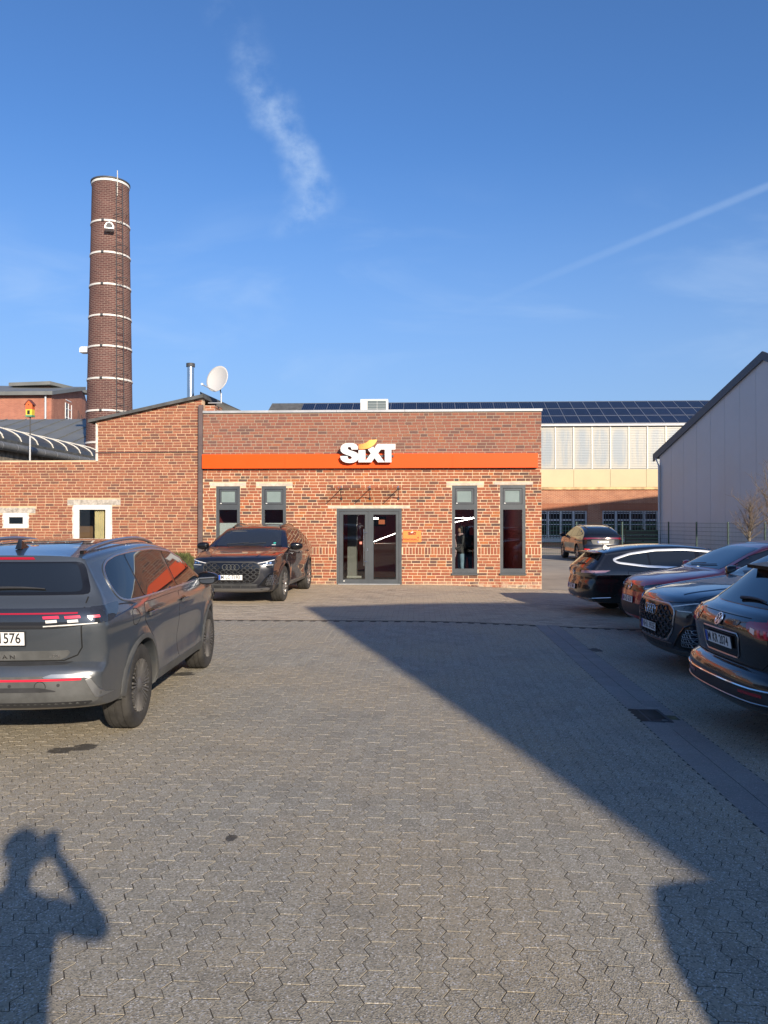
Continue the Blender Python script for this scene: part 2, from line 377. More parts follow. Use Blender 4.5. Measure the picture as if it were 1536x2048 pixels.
# interlocking zigzag pavers, in columns that run towards the building
CW, PL, ZA = 0.108, 0.21, 0.0135
def wave(y):
    t = (y / (PL / 2)) % 1.0; return ZA * (4 * abs(t - 0.5) - 1)
def stone_poly(y0):
    q = PL / 4; ys = [y0 + k * q for k in range(5)]; j = 0.0019
    left = [(wave(y) + j, min(max(y, y0 + j), y0 + PL - j)) for y in ys]
    right = [(CW + wave(y) - j, min(max(y, y0 + j), y0 + PL - j)) for y in ys]
    return left + right[::-1]
base_poly = stone_poly(0.0)
pc = (CW / 2, PL / 2)
def stone_geo(poly, ch=0.0012, dp=0.0018, h=0.02):
    v = []; n = len(poly)
    cx = sum(p[0] for p in poly) / n; cy = sum(p[1] for p in poly) / n
    for (x, y) in poly: v.append((x - cx - math.copysign(ch, x - cx), y - cy - (math.copysign(ch, y - cy) if abs(y - cy) > 0.09 else 0), 0.0))
    for (x, y) in poly: v.append((x - cx, y - cy, -dp))
    for (x, y) in poly: v.append((x - cx, y - cy, -h))
    f = [tuple(range(n - 1, -1, -1))]
    for i in range(n):
        j = (i + 1) % n; f += [(i, j, n + j, n + i), (n + i, n + j, 2 * n + j, 2 * n + i)]
    return v, f
sv, sf = stone_geo(base_poly)
paver_me = bpy.data.meshes.new('paver'); paver_me.from_pydata(sv, [], sf); paver_me.update(); paver_me.materials.append(M['paver'])
GX0, GX1 = 19 * CW, 23 * CW                                     # gutter strip
spots = []
for i in range(-90, 92):
    x0 = i * CW; xc = x0 + CW / 2
    if GX0 < xc < GX1: continue
    yy = 1.2 + (PL / 2 if i % 2 else 0)
    while yy + PL < SEAM - 0.005:
        if abs(xc) < 0.56 * (yy + PL) + 1.1: spots.append((xc, yy + PL / 2))
        yy += PL
def inview(x, y):
    p = Vector((x, y, g(x) - HC)); xr = p.x * CY + p.y * SY; yr = -p.x * SY + p.y * CY
    return yr > 0 and abs(xr / yr) < 0.50 and (HC / yr) < (2048 - 1040) / F
vis = sorted([s for s in spots if inview(*s)], key=lambda s: s[1])
single = set(vis[:300])
V_, F_ = [], []
def jit(a): return random.uniform(-a, a)
for (x, y) in spots:
    dz = jit(0.0008); tx, ty = jit(0.006), jit(0.006); rz = jit(0.006)
    if (x, y) in single:
        o = bpy.data.objects.new('paver', paver_me); col.objects.link(o); o.parent = pavement
        o.location = (x + jit(.0008), y + jit(.0008), g(x) + dz); o.rotation_euler = (tx * .6, ty * .6 - math.atan((g(x + 0.03) - g(x - 0.03)) / 0.06), rz)
    else:
        n = len(V_); zb = g(x) + dz; sl_ = (g(x + 0.03) - g(x - 0.03)) / 0.06
        V_ += [(x + a, y + b, zb + c + b * tx + a * (sl_ - ty)) for (a, b, c) in sv]; F_ += [tuple(n + k for k in q) for q in sf]
me = bpy.data.meshes.new('paver_field'); me.from_pydata(V_, [], F_); me.update()
tag(link('paver_field', me, M['paver'], pavement), kind='stuff')

def rect_geo(w, l, ch=0.003, h=0.02):
    v = []
    for (s, z) in ((ch, 0.0), (0, -0.003), (0, -h)):
        a, b = w / 2 - s, l / 2 - s; v += [(-a, -b, z), (a, -b, z), (a, b, z), (-a, b, z)]
    f = [(0, 1, 2, 3)]
    for k in (0, 4):
        for i in range(4):
            j = (i + 1) % 4; f.append((k + j, k + i, k + 4 + i, k + 4 + j))
    return v, f
# small rectangular pavers in front of the building
rv, rf = rect_geo(0.196, 0.096)
small_me = bpy.data.meshes.new('small_paver'); small_me.from_pydata(rv, [], rf); small_me.update(); small_me.materials.append(M['small_paver'])
V_, F_ = [], []; cnt = 0; row = 0; y = SEAM + 0.05
while y < D - 0.06:
    x = -9.0 + (0.1 if row % 2 else 0)
    while x < 11:
        dz = jit(0.0012)
        if cnt < 300 and inview(x, y) and abs(x) < 6:
            cnt += 1; o = bpy.data.objects.new('small_paver', small_me); col.objects.link(o); o.parent = forecourt
            o.location = (x, y, g(x) + dz); o.rotation_euler = (jit(.004), -math.atan((g(x + .03) - g(x - .03)) / .06) + jit(.004), jit(.004))
        else:
            n = len(V_); s_ = (g(x + .03) - g(x - .03)) / .06
            V_ += [(x + a, y + b, g(x) + dz + c + a * s_) for (a, b, c) in rv]; F_ += [tuple(n + k for k in q) for q in rf]
        x += 0.2
    y += 0.1; row += 1
me = bpy.data.meshes.new('small_paver_field'); me.from_pydata(V_, [], F_); me.update()
tag(link('small_paver_field', me, M['small_paver'], forecourt), kind='stuff')
# gutter of concrete slabs with a cast-iron grate
ga, gb = G(1197, 1414), G(1221, 1439)
GRX0, GRX1, GRY0, GRY1 = GX0 + 0.005, GX0 + 0.30, gb.y, ga.y
qv, qf = rect_geo(0.211, 0.246, 0.004, 0.03)
slab_me = bpy.data.meshes.new('gutter_slab'); slab_me.from_pydata(qv, [], qf); slab_me.update(); slab_me.materials.append(M['gutter'])
y = 1.4
while y < SEAM - 0.1:
    for k in (0, 1):
        xx = GX0 + 0.108 + 0.216 * k
        if not (GRY0 - 0.14 < y < GRY1 + 0.14 and k == 0) and not (GRY0 - .1 < y < GRY1 + .1):
            o = bpy.data.objects.new('gutter_slab', slab_me); col.objects.link(o); o.parent = pavement
            o.location = (xx, y + 0.09 * k, g(xx) + .0012 + jit(.0006)); o.rotation_euler = (jit(.003), -math.atan((g(xx + .03) - g(xx - .03)) / .06) + jit(.003), jit(.006))
    y += 0.25
M['iron'] = pm('cast_iron', (0.05, 0.043, 0.04), 0.6, 0.6, var=0.4, vscale=8)
gz = g(GRX0) - 0.004
drain = empty('drain_grate', ((GRX0 + GRX1) / 2, (GRY0 + GRY1) / 2, gz))
tag(drain, 'rusty cast iron drain grate set in the paving', 'drain')
gw, gl_ = (GRX1 - GRX0) / 2, (GRY1 - GRY0) / 2
mb = MB(); mb.box(-gw, gw, -gl_, -gl_ + .03, -.03, 0); mb.box(-gw, gw, gl_ - .03, gl_, -.03, 0); mb.box(-gw, -gw + .03, -gl_ + .03, gl_ - .03, -.03, 0); mb.box(gw - .03, gw, -gl_ + .03, gl_ - .03, -.03, 0)
mb.build('frame', M['iron'], drain)
nb = 9
for i in range(nb):
    yb = -gl_ + .03 + (2 * gl_ - .06) * (i + .5) / nb
    MB().box(-gw + .03, gw - .03, yb - .009, yb + .009, -.03, -.003).build('bar', M['iron'], drain)
MB().box(-gw * .35 - .01, -gw * .35 + .01, -gl_ + .03, gl_ - .03, -.03, -.001).build('cross_bar', M['iron'], drain)
MB().box(-gw + .02, gw - .02, -gl_ + .02, gl_ - .02, -.05, -.04).build('pit', M['black'], drain)
M['moss'] = pm('moss', (0.10, 0.10, 0.05), 1.0, var=0.5, vscale=14, bmp=1.0, bscale=70, world=True)
def flat(x0, x1, y0, y1, dz, name, mat):
    return MB().quad((x0, y0, g(x0) + dz), (x1, y0, g(x1) + dz), (x1, y1, g(x1) + dz), (x0, y1, g(x0) + dz)).build(name, mat, pavement)
flat(GX0 + .004, GX1 - .004, GRY0 - .24, GRY0 - .004, -.001, 'gutter_slab', M['gutter']); flat(GX0 + .004, GX1 - .004, GRY1 + .004, GRY1 + .24, -.001, 'gutter_slab', M['gutter']); flat(GRX1 + .004, GX1 - .004, GRY0, GRY1, -.001, 'gutter_slab', M['gutter'])
tag(flat(GRX1 + .01, GX1 - .03, GRY0 + .05, GRY1 - .2, .0005, 'moss_patch', M['moss']), kind='stuff')

# ================================================================== BRICKWORK
M['brick_new'] = brick_mat('reclaimed_brick', [(0, (0.33, 0.105, 0.052)), (0.22, (0.40, 0.145, 0.07)), (0.40, (0.30, 0.085, 0.048)), (0.58, (0.42, 0.13, 0.055)), (0.72, (0.24, 0.085, 0.055)), (0.84, (0.15, 0.075, 0.055)), (0.90, (0.085, 0.062, 0.055)), (0.955, (0.52, 0.17, 0.05)), (1.0, (0.36, 0.12, 0.06))], up_grey=3.62)
M['brick_old'] = brick_mat('old_brick', [(0, (0.31, 0.11, 0.058)), (0.3, (0.36, 0.135, 0.075)), (0.55, (0.28, 0.098, 0.06)), (0.8, (0.24, 0.085, 0.055)), (0.93, (0.16, 0.08, 0.06)), (1.0, (0.40, 0.16, 0.075))])
M['mortar_new'] = mortar_mat('cream_mortar', (0.74, 0.56, 0.37), up_grey=3.62, c2=(0.36, 0.28, 0.21))
M['mortar_old'] = mortar_mat('pale_mortar', (0.66, 0.47, 0.30))
def brick_geo(w, h, d=0.012, ch=0.003):
    a, b = w / 2, h / 2
    v = [(-a + ch, 0, -b + ch), (a - ch, 0, -b + ch), (a - ch, 0, b - ch), (-a + ch, 0, b - ch), (-a, ch, -b), (a, ch, -b), (a, ch, b), (-a, ch, b), (-a, d, -b), (a, d, -b), (a, d, b), (-a, d, b)]
    f = [(0, 1, 2, 3)]
    for k in (0, 4):
        for i in range(4):
            j = (i + 1) % 4; f.append((k + j, k + i, k + 4 + i, k + 4 + j))
    return v, f
def cut_spans(x0, x1, holes):
    sp = [(x0, x1)]
    for (a, b) in holes:
        out = []
        for (p, q) in sp:
            if b <= p or a >= q: out.append((p, q)); continue
            if a - p > 0.03: out.append((p, a))
            if q - b > 0.03: out.append((b, q))
        sp = out
    return sp
def lay_bricks(parent, Y, X0, X1, z0, z1, course, length, wild, openings, mat, top=None, soldier=None, nsingle=300, keyview=None):
    J = 0.0145 if wild else 0.014; h = course - J; bricks = []; row = 0; z = z0
    while z + h <= z1 + 0.001:
        hh = h; dz = course
        zc = z + h / 2
        holes = [(a - .004, b + .004) for (a, b, c, d) in openings if c - .004 < zc + h * .3 and d + .004 > zc - h * .3]
        if soldier and abs(z - soldier[0]) < course * .5:      # upright bricks
            hh = soldier[1]; dz = hh + J
            holes = [(a, b) for (a, b, c, d) in openings if c < z + hh and d > z]
            x = X0
            while x < X1 - .05:
                w = h
                for (p, q) in cut_spans(x, min(x + w, X1), holes): bricks.append((p, q, z, z + hh, False))
                x += w + J * 1.25
            z += dz; row += 1; soldier = None; continue
        x = X0 - (random.uniform(0, length) if wild else (length + J) / 2 * (row % 2) + jit(.01))
        xe = X1
        xs = X0
        if top: xs, xe = top(z + h, X0, X1)
        while x < xe:
            if wild: w = random.choice((length, length, length, length * .5, length, length * .75)) + jit(.008)
            else: w = length + jit(.004) if random.random() > .04 else length * .5
            p0, q0 = max(x, xs), min(x + w, xe)
            if q0 - p0 > .03:
                full = q0 - p0 > length - .012
                for (p, q) in cut_spans(p0, q0, holes): bricks.append((p, q, z, z + h, full and q - p > length - .012))
            x += w + J
        z += course; row += 1
    cand = [b for b in bricks if b[4]]
    if keyview: cand.sort(key=keyview)
    singles = set(cand[:nsingle])
    bv, bf = brick_geo(length, h); bme = bpy.data.meshes.new('brick'); bme.from_pydata(bv, [], bf); bme.update(); bme.materials.append(mat)
    V2, F2 = [], []
    for b in bricks:
        w, hh = b[1] - b[0], b[3] - b[2]; c = ((b[0] + b[1]) / 2, Y - 0.007 + jit(.0022), (b[2] + b[3]) / 2 + jit(.0015)); rx, ry, rz = jit(.012), jit(.006), jit(.006)
        if b in singles:
            o = bpy.data.objects.new('brick', bme); col.objects.link(o); o.parent = parent; o.location = c; o.rotation_euler = (rx, ry, rz); o.scale = (w / length, 1, 1)
        else:
            v, f = brick_geo(w, hh); n = len(V2)
            V2 += [(c[0] + p + r * ry, c[1] + q + p * rz + r * rx, c[2] + r - p * ry) for (p, q, r) in v]; F2 += [tuple(n + k for k in t) for t in f]
    me = bpy.data.meshes.new('brick_courses'); me.from_pydata(V2, [], F2); me.update()
    return tag(link('brick_courses', me, mat, parent), kind='stuff')
def wall_cells(X0, X1, Z0, Z1, openings, Y, back, top=None):
    xs = sorted({X0, X1, *[v for o in openings for v in (o[0], o[1])]}); zs = sorted({Z0, Z1, *[v for o in openings for v in (o[2], o[3])]})
    mb = MB()
    for i in range(len(xs) - 1):
        for k in range(len(zs) - 1):
            cx, cz = (xs[i] + xs[i + 1]) / 2, (zs[k] + zs[k + 1]) / 2
            if any(a < cx < b and c < cz < d for (a, b, c, d) in openings): continue
            mb.quad((xs[i], Y, zs[k]), (xs[i + 1], Y, zs[k]), (xs[i + 1], Y, zs[k + 1]), (xs[i], Y, zs[k + 1]))
            mb.quad((xs[i + 1], Y + back, zs[k]), (xs[i], Y + back, zs[k]), (xs[i], Y + back, zs[k + 1]), (xs[i + 1], Y + back, zs[k + 1]))
    for (a, b, c, d) in openings:
        mb.quad((a, Y, c), (a, Y + back, c), (a, Y + back, d), (a, Y, d)); mb.quad((b, Y + back, c), (b, Y, c), (b, Y, d), (b, Y + back, d))
        mb.quad((a, Y, d), (a, Y + back, d), (b, Y + back, d), (b, Y, d)); mb.quad((a, Y + back, c), (a, Y, c), (b, Y, c), (b, Y + back, c))
    return mb
def FX(px, py=1040, Y=D): return ATY(px, py, Y).x
def FZ(py, px=745, Y=D): return ATY(px, py, Y).z

# ================================================================== RENTAL OFFICE (single-storey brick building)
office = empty('rental_office', (0, D, 0)); office.location = (0, 0, 0)
tag(office, 'single-storey red brick office with an orange band and grey glazed doors', 'building')
BX0, BX1, BTOP = FX(406), FX(1083), FZ(822)
ROOMBACK = D + 6.0
wins = [(432, 480, 972, 1150), (523, 572, 972, 1150), (904, 954.5, 971, 1150), (1000, 1051, 970, 1150)]
WO = [(FX(a), FX(b), FZ(d, (a + b) / 2), FZ(c, (a + b) / 2)) for (a, b, c, d) in wins]
DO = (FX(673), FX(803.5), 0.0, FZ(1017))
openings = WO + [DO]
wall_cells(BX0, BX1, -0.3, BTOP, openings, D, 0.30).build('wall', M['mortar_new'], office)
SOLD = FZ(1110)
lay_bricks(office, D, BX0 + .004, BX1 - .004, -0.155, BTOP - .01, 0.0833, 0.240, True, openings + [(FX(893), FX(966), FZ(971), FZ(966)), (FX(988), FX(1066), FZ(970), FZ(964.5)), (FX(420), FX(492), FZ(972), FZ(965)), (FX(512), FX(585), FZ(972), FZ(966)), (FX(656), FX(820), FZ(1017), FZ(1012))],
           M['brick_new'], soldier=(SOLD, 0.19), keyview=lambda b: abs((b[0] + b[1]) / 2 - 1.3) + abs(b[2] - 1.4) * .8)
# side, back and roof of the box
mb = MB(); mb.box(BX1 - .3, BX1, D + .301, D + 9, -.3, BTOP - .05); M['brick_far'] = bricktex_mat('brickwork', (0.36, 0.13, 0.07), (0.24, 0.085, 0.05), (0.5, 0.38, 0.28), 0.25, 0.0833)
mb.build('side_wall', M['brick_far'], office)
MB().box(BX0 + .3, BX1 - .301, D + 8.7, D + 9, -.3, BTOP - .05).build('rear_wall', M['brick_far'], office)
MB().box(BX0, BX0 + .3, D + .301, D + 9, -.3, BTOP - .05).build('party_wall', M['brick_far'], office)
MB().box(BX0 + .3, BX1 - .3, D + .3, D + 8.7, BTOP - .5, BTOP - .25).build('roof', M['roof_felt'], office)
for i in range(5):                       # zinc coping in lengths
    a = BX0 - .02 + (BX1 - BX0 + .05) * i / 5; b = BX0 - .02 + (BX1 - BX0 + .05) * (i + 1) / 5
    mb = MB(); mb.box(a, b - .006, D - .05, D + .36, BTOP, BTOP + .03); mb.box(a, b - .006, D - .05, D - .04, BTOP - .035, BTOP - .0002)
    mb.build('coping', M['zinc'], office)
for (a, b, c, d) in [(893, 966, 971, 966), (988, 1066, 970, 964.5), (420, 492, 972, 965), (512, 585, 972, 966), (656, 820, 1017, 1012)]:
    MB().box(FX(a), FX(b), D - .006 + jit(.002), D + .05, FZ(c) + .001, FZ(d) - .002).build('lintel', M['lintel'], office)
# mortar smear at the foot of the wall
def ring(mb, x0, x1, z0, z1, t, y0, y1, tb=None, tt=None):
    tb = t if tb is None else tb; tt = t if tt is None else tt
    mb.box(x0, x0 + t, y0, y1, z0, z1); mb.box(x1 - t, x1, y0, y1, z0, z1); mb.box(x0 + t, x1 - t, y0, y1, z0, z0 + tb); mb.box(x0 + t, x1 - t, y0, y1, z1 - tt, z1); return mb
M['frame_gap'] = pm('rubber_seal', (0.015, 0.016, 0.018), 0.7)
FROST = {0: M['frosted'], 1: M['frosted'], 2: M['frosted'], 3: M['frosted']}
for i, (x0, x1, z0, z1) in enumerate(WO):
    yf = D + .008
    px0, px1, pt, pb = wins[i]
    tz = FZ(1014, 745)                     # transom
    mb = ring(MB(), x0, x1, z0 + .055, z1, .085, yf, yf + .07, .12, .085)
    mb.box(x0 + .085, x1 - .085, yf, yf + .07, tz - .075, tz + .075)
    w = mb.build('window', M['anthracite'], office)
    sx0, sx1, sz0, sz1 = x0 + .085, x1 - .085, tz + .075, z1 - .085
    ring(MB(), sx0 + .012, sx1 - .012, sz0 + .012, sz1 - .012, .05, yf + .012, yf + .055).build('sash', M['anthracite'], w)
    ring(MB(), sx0, sx1, sz0, sz1, .012, yf + .03, yf + .06).build('seal', M['frame_gap'], w)
    MB().box(sx0 + .06, sx1 - .06, yf + .036, yf + .044, sz0 + .06, sz1 - .06).build('frosted_pane', M['frosted'], w)
    MB().box(x0 + .083, x1 - .083, yf + .036, yf + .042, z0 + .172, tz - .073).build('pane', M['pane'], w)
    MB().box(sx0 + .03, sx0 + .075, yf + .006, yf + .0115, sz0 + .02, sz0 + .038).build('clip', M['white'], w)
    MB().box(x0 - .02, x1 + .02, D - .055, D + .06, z0, z0 + .05).build('sill', M['anthracite'], w)
# frosted film across the lower part of the two windows behind the parked car
for i in (0, 1):
    x0, x1, z0, z1 = WO[i]; zf = FZ(1046)
    MB().box(x0 + .09, x1 - .09, D + .056, D + .059, z0 + .18, zf).build('privacy_film', pm('privacy_film', (0.55, 0.58, 0.57), 0.5), office)
# double door
x0, x1, z0, z1 = DO; yf = D + .03
dj = ring(MB(), x0, x1, -.02, z1, .075, yf - .02, yf + .07, .0, .075); door_frame = dj.build('door_frame', M['anthracite'], office)
MB().box(x0 + .05, x1 - .05, yf - .06, yf + .08, -.03, .018).build('threshold', M['zinc'], door_frame)
xm = FX(738.5)
for (a, b, ga_, gb_) in [(x0 + .078, xm - .003, FX(686), FX(730)), (xm + .003, x1 - .078, FX(747), FX(792))]:
    zb, zt = .022, z1 - .079; gz0, gz1 = FZ(1158.5), FZ(1029)
    mb = MB(); mb.box(a, ga_, yf, yf + .06, zb, zt); mb.box(gb_, b, yf, yf + .06, zb, zt); mb.box(ga_, gb_, yf, yf + .06, zb, gz0); mb.box(ga_, gb_, yf, yf + .06, gz1, zt)
    dl_ = mb.build('door', M['anthracite'], office)
    MB().box(ga_ - .003, gb_ + .003, yf + .026, yf + .034, gz0 - .003, gz1 + .003).build('pane', M['pane'], dl_)
    ring(MB(), ga_ - .004, gb_ + .004, gz0 - .004, gz1 + .004, .012, yf - .004, yf + .01).build('glazing_bead', M['frame_gap'], dl_)
    if a < xm - .5:
        hx = FX(728); mb = MB(); mb.tube([(hx, yf - .075, FZ(1131)), (hx, yf - .075, FZ(1058))], .016, 10)
        for zz in (FZ(1065), FZ(1123)): mb.tube([(hx, yf - .075, zz), (hx + .085, yf - .02, zz), (hx + .085, yf, zz)], .009, 8)
        mb.build('door_handle', M['steel'], dl_, smooth=40)
        MB().box(FX(733.5), FX(736), yf - .008, yf - .0005, FZ(1102), FZ(1097)).build('lock', M['steel'], dl_)
        MB().box(FX(719), FX(723.5), yf + .019, yf + .0255, FZ(1088.5), FZ(1083.5)).build('sticker', pm('red_sticker', (0.75, 0.22, 0.16), 0.6), dl_)
        MB().box(FX(686.5), FX(689.5), yf - .002, yf - .0005, FZ(1163), FZ(1161.5)).build('maker_plate', M['white'], dl_)
MB().box(xm - .028, xm + .028, yf - .012, yf - .0005, .022, z1 - .079).build('astragal', M['anthracite'], door_frame)
# orange fascia band in four panels
bz0, bz1 = ATY(740, 936, D - .14).z, ATY(740, 907.5, D - .14).z
seams = [ATY(p, 922, D - .14).x for p in (404, 570, 738, 905, 1076)]
for i in range(4):
    MB().box(seams[i] + (.0015 if i else 0), seams[i + 1] - .0015, D - .14, D - .012, bz0, bz1).build('fascia_panel', M['orange'], office)
MB().box(seams[0] + .03, seams[-1] - .03, D - .12, D - .02, bz0 + .01, bz1 - .01).build('fascia_core', M['dark_grey'], office)
# ---- sign letters
def zp(x, y): return (670 + x / 8.533, 865 + y / 8.533)
S_ = [(392, 290), (388, 240), (360, 200), (310, 182), (240, 178), (170, 186), (118, 215), (93, 265), (98, 318), (135, 355), (200, 382), (260, 400), (288, 422), (282, 445), (255, 456), (228, 447), (215, 424), (215, 402), (88, 402), (98, 452), (130, 490), (180, 512), (250, 520), (320, 512), (375, 485), (402, 440), (403, 380), (375, 345), (320, 322), (260, 303), (225, 287), (213, 265), (225, 248), (250, 243), (272, 255), (281, 290)]
I_ = [(400, 300), (518, 298), (518, 508), (400, 508)]
X1_ = [(560, 290), (650, 240), (850, 508), (730, 508)]
X2_ = [(506, 508), (620, 508), (852, 195), (722, 195)]
T_ = [(735, 195), (1030, 195), (1030, 290), (962, 290), (962, 508), (850, 508), (850, 290), (735, 290)]
W_ = [(405, 203), (440, 201), (485, 192), (530, 174), (565, 150), (592, 127), (718, 122), (700, 165), (672, 205), (630, 240), (580, 266), (530, 280), (470, 288), (408, 288)]
def arc_smooth(pts, it=1, keep=()):
    for _ in range(it):
        out = []; n = len(pts)
        for i in range(n):
            a, b = pts[i], pts[(i + 1) % n]; out += [(a[0] * .75 + b[0] * .25, a[1] * .75 + b[1] * .25), (a[0] * .25 + b[0] * .75, a[1] * .25 + b[1] * .75)]
        pts = out
    return pts
M['swoosh'], nt, p = newmat('swoosh_print')
s = nt.nodes.new('ShaderNodeSeparateXYZ'); nt.links.new(ocoord(nt), s.inputs[0])
nt.links.new(ramp(nt, mrange(nt, s.outputs[0], -.28, .28, smooth=False), [(0, (0.90, 0.22, 0.05)), (0.55, (0.93, 0.45, 0.10)), (1, (0.92, 0.70, 0.16))]), p.inputs['Base Color']); p.inputs['Roughness'].default_value = .35
YL = D - .30
def letter(name, pts, y0, thick, mat, parent, conv, org):
    P3 = [Vector((conv(*q)[0] - org[0], y0, conv(*q)[1] - org[1])) for q in pts]
    area = sum(P3[i].x * P3[(i + 1) % len(P3)].z - P3[(i + 1) % len(P3)].x * P3[i].z for i in range(len(P3)))
    if area > 0: P3 = P3[::-1]
    mb = MB(); mb.prism(P3, (0, thick, 0)); me = mb.mesh(name)
    bm = bmesh.new(); bm.from_mesh(me); bmesh.ops.recalc_face_normals(bm, faces=bm.faces); bm.to_mesh(me); bm.free()
    return link(name, me, mat, parent)
sg = empty('lettering_sign', (ATY(735, 905, YL).x, YL, ATY(735, 905, YL).z))
tag(sg, 'large white SIXT letters with an orange and yellow stroke above the door', 'sign')
org = (sg.location.x, sg.location.z)
def conv(x, y):
    q = ATY(*zp(x, y), YL); return (q.x, q.z)
for k, (nm, pts) in enumerate((('letter', S_), ('letter', I_), ('letter', X1_), ('letter', X2_), ('letter', T_))):
    letter(nm, pts, -.0012 * k, .11, M['letter_white'], sg, conv, org)
letter('stroke', W_, -.012, .09, M['swoosh'], sg, conv, org).location = (0, 0, 0)
sgo = [o for o in sg.children if o.name.startswith('stroke')][0]
c0 = Vector((sum(conv(*q)[0] for q in W_) / len(W_) - org[0], 0, sum(conv(*q)[1] for q in W_) / len(W_) - org[1]))
sgo.data.transform(Matrix.Translation(-c0)); sgo.location = c0
MB().box(-.72, .72, .115, .15, -.12, -.06).build('mounting_rail', M['dark_grey'], sg)
MB().box(-.6, .6, .105, .159, -.2, -.18).build('mounting_rail', M['dark_grey'], sg)
# ---- small direction sign
q0, q1 = ATY(806, 1084, D - .02), ATY(842.5, 1061.5, D - .02)
ks = empty('direction_sign', ((q0.x + q1.x) / 2, D - .02, (q0.z + q1.z) / 2)); tag(ks, 'small orange key return sign with an arrow beside the glass door', 'sign')
hw, hh = (q1.x - q0.x) / 2, (q1.z - q0.z) / 2
MB().box(-hw, hw, 0, .012, -hh, hh).build('board', pm('orange_board', (0.92, 0.24, 0.05), .45), ks)
M['print'] = pm('dark_red_print', (0.10, 0.008, 0.006), .5)
def conv2(x, y): return ((x - 560) / 1000 * hw * .95, hh * .52 - (y - 350) / 1000 * hw * .95)
for k, pts in enumerate((S_, I_, X1_, X2_, T_)): letter('letter', pts, -.003 - .0004 * k, .0028, M['print'], ks, conv2, (0, 0))
letter('stroke', W_, -.005, .004, M['letter_white'], ks, conv2, (0, 0))
tm = link('lettering', text_mesh('Schlüsselrückgabe', .062, .001, .0012, sx=.85), M['print'], ks); tm.rotation_euler = (R(90), 0, 0); tm.location = (-.06, -.003, -hh * .5)
mb = MB(); mb.box(-hw * .85, hw * .68, -.003, -.0005, -hh * .80, -hh * .75); mb.box(hw * .63, hw * .68, -.0035, -.0005, -hh * .745, -hh * .25); mb.prism([(hw * .54, -.004, -hh * .25), (hw * .77, -.004, -hh * .25), (hw * .655, -.004, -hh * .02)], (0, .0035, 0))
mb.build('arrow', M['print'], ks)
# ---- glass canopy
cz = ATY(740, 977, D).z
cn = empty('glass_canopy', (FX(738), D, cz)); tag(cn, 'glass entrance canopy on three steel brackets above the door', 'canopy')
cx0, cx1 = ATY(664, 976, D - .5).x - FX(738), ATY(806, 976, D - .5).x - FX(738)
MB().prism([(cx0, -.02, .045), (cx1, -.02, .045), (cx1, -.98, -.03), (cx0, -.98, -.03)], (0, 0, .012)).build('glass_sheet', M['canopy_glass'], cn)
for pxx in (683, 740, 797):
    bx = FX(pxx) - FX(738)
    mb = MB(); mb.tube([(bx, -.01, .0), (bx, -.92, -.055)], .011, 8); mb.tube([(bx, -.01, -.28), (bx, -.50, -.03)], .009, 8); mb.box(bx - .03, bx + .03, -.035, -.008, -.04, .04); mb.box(bx - .025, bx + .025, -.03, -.008, -.32, -.25)
    br = mb.build('bracket', M['dark_grey'], cn, smooth=40)
    for (yy, zz) in ((-.07, .062), (-.86, .0)): MB().lathe([(0, .0), (.02, .0), (.02, .018), (0, .018)], 10, c=(bx, yy, zz - .008)).build('clamp', M['steel'], br)
# ---- inside the office: one dark red room
M['red_wall'] = pm('dark_red_wall', (0.34, 0.045, 0.04), .7, var=.1); M['floor_tile'] = pm('grey_floor', (0.12, 0.115, 0.11), .35, var=.12)
M['desk'] = pm('orange_red_desk', (0.60, 0.055, 0.02), .45)
zc = 3.05
MB().quad((BX0 + .31, D + .31, .008), (BX1 - .31, D + .31, .008), (BX1 - .31, ROOMBACK, .008), (BX0 + .31, ROOMBACK, .008)).build('interior_floor', M['floor_tile'], office)
mb = MB(); mb.box(BX0 + .31, BX1 - .31, ROOMBACK, ROOMBACK + .1, .01, zc); mb.box(BX0 + .302, BX0 + .36, D + .31, ROOMBACK, .01, zc); mb.box(BX1 - .36, BX1 - .302, D + .31, ROOMBACK, .01, zc); mb.build('interior_wall', M['red_wall'], office)
MB().box(BX0 + .31, BX1 - .31, D + .31, ROOMBACK, zc + .005, zc + .06).build('interior_ceiling', pm('dark_ceiling', (0.14, 0.06, 0.06), .8), office)
M['led'] = pm('lit_led_strip', (0.8, 0.8, 0.8), .5, emit=(1, .93, .85), estr=30.0)
lt = empty('ceiling_light', (0, D + 3, zc)); tag(lt, 'thin lit ceiling light strips inside the office', 'ceiling light')
for (a, b) in (((748, 1083), (793, 1066)), ((906, 1036), (951, 1035)), ((906, 1045), (951, 1036))):
    p0, p1 = ATY(*a, D + 2.6), ATY(*b, D + 4.4); lo = Vector(lt.location)
    MB().tube([p0 - lo, p1 - lo], .0055, 6).build('light_strip', M['led'], lt)
dk = empty('service_desk', (FX(772, Y=D + 2.2), D + 2.2, .008)); tag(dk, 'orange red service desk behind the right door leaf', 'desk')
MB().box(-.55, .75, 0, .75, 1.0, 1.06).build('desk_top', M['desk'], dk); MB().box(-.5, .28, .08, .7, .02, 1.0).build('desk_front', M['desk'], dk); MB().box(.62, .70, .08, .7, .02, 1.0).build('desk_leg', M['dark_grey'], dk)
MB().box(-.5, .28, .1, .68, 0, .02).build('plinth', M['black'], dk)
cb = empty('display_column', (FX(704, Y=D + 2.4), D + 2.4, .008)); tag(cb, 'grey upright cabinet behind the left door leaf', 'cabinet')
MB().box(-.14, .14, 0, .4, .05, 2.0).build('carcass', pm('grey_cabinet', (0.22, 0.22, 0.21), .5), cb); MB().box(-.16, .30, -.02, .42, 0, .05).build('foot', pm('pale_foot', (0.4, 0.4, 0.38), .5), cb)
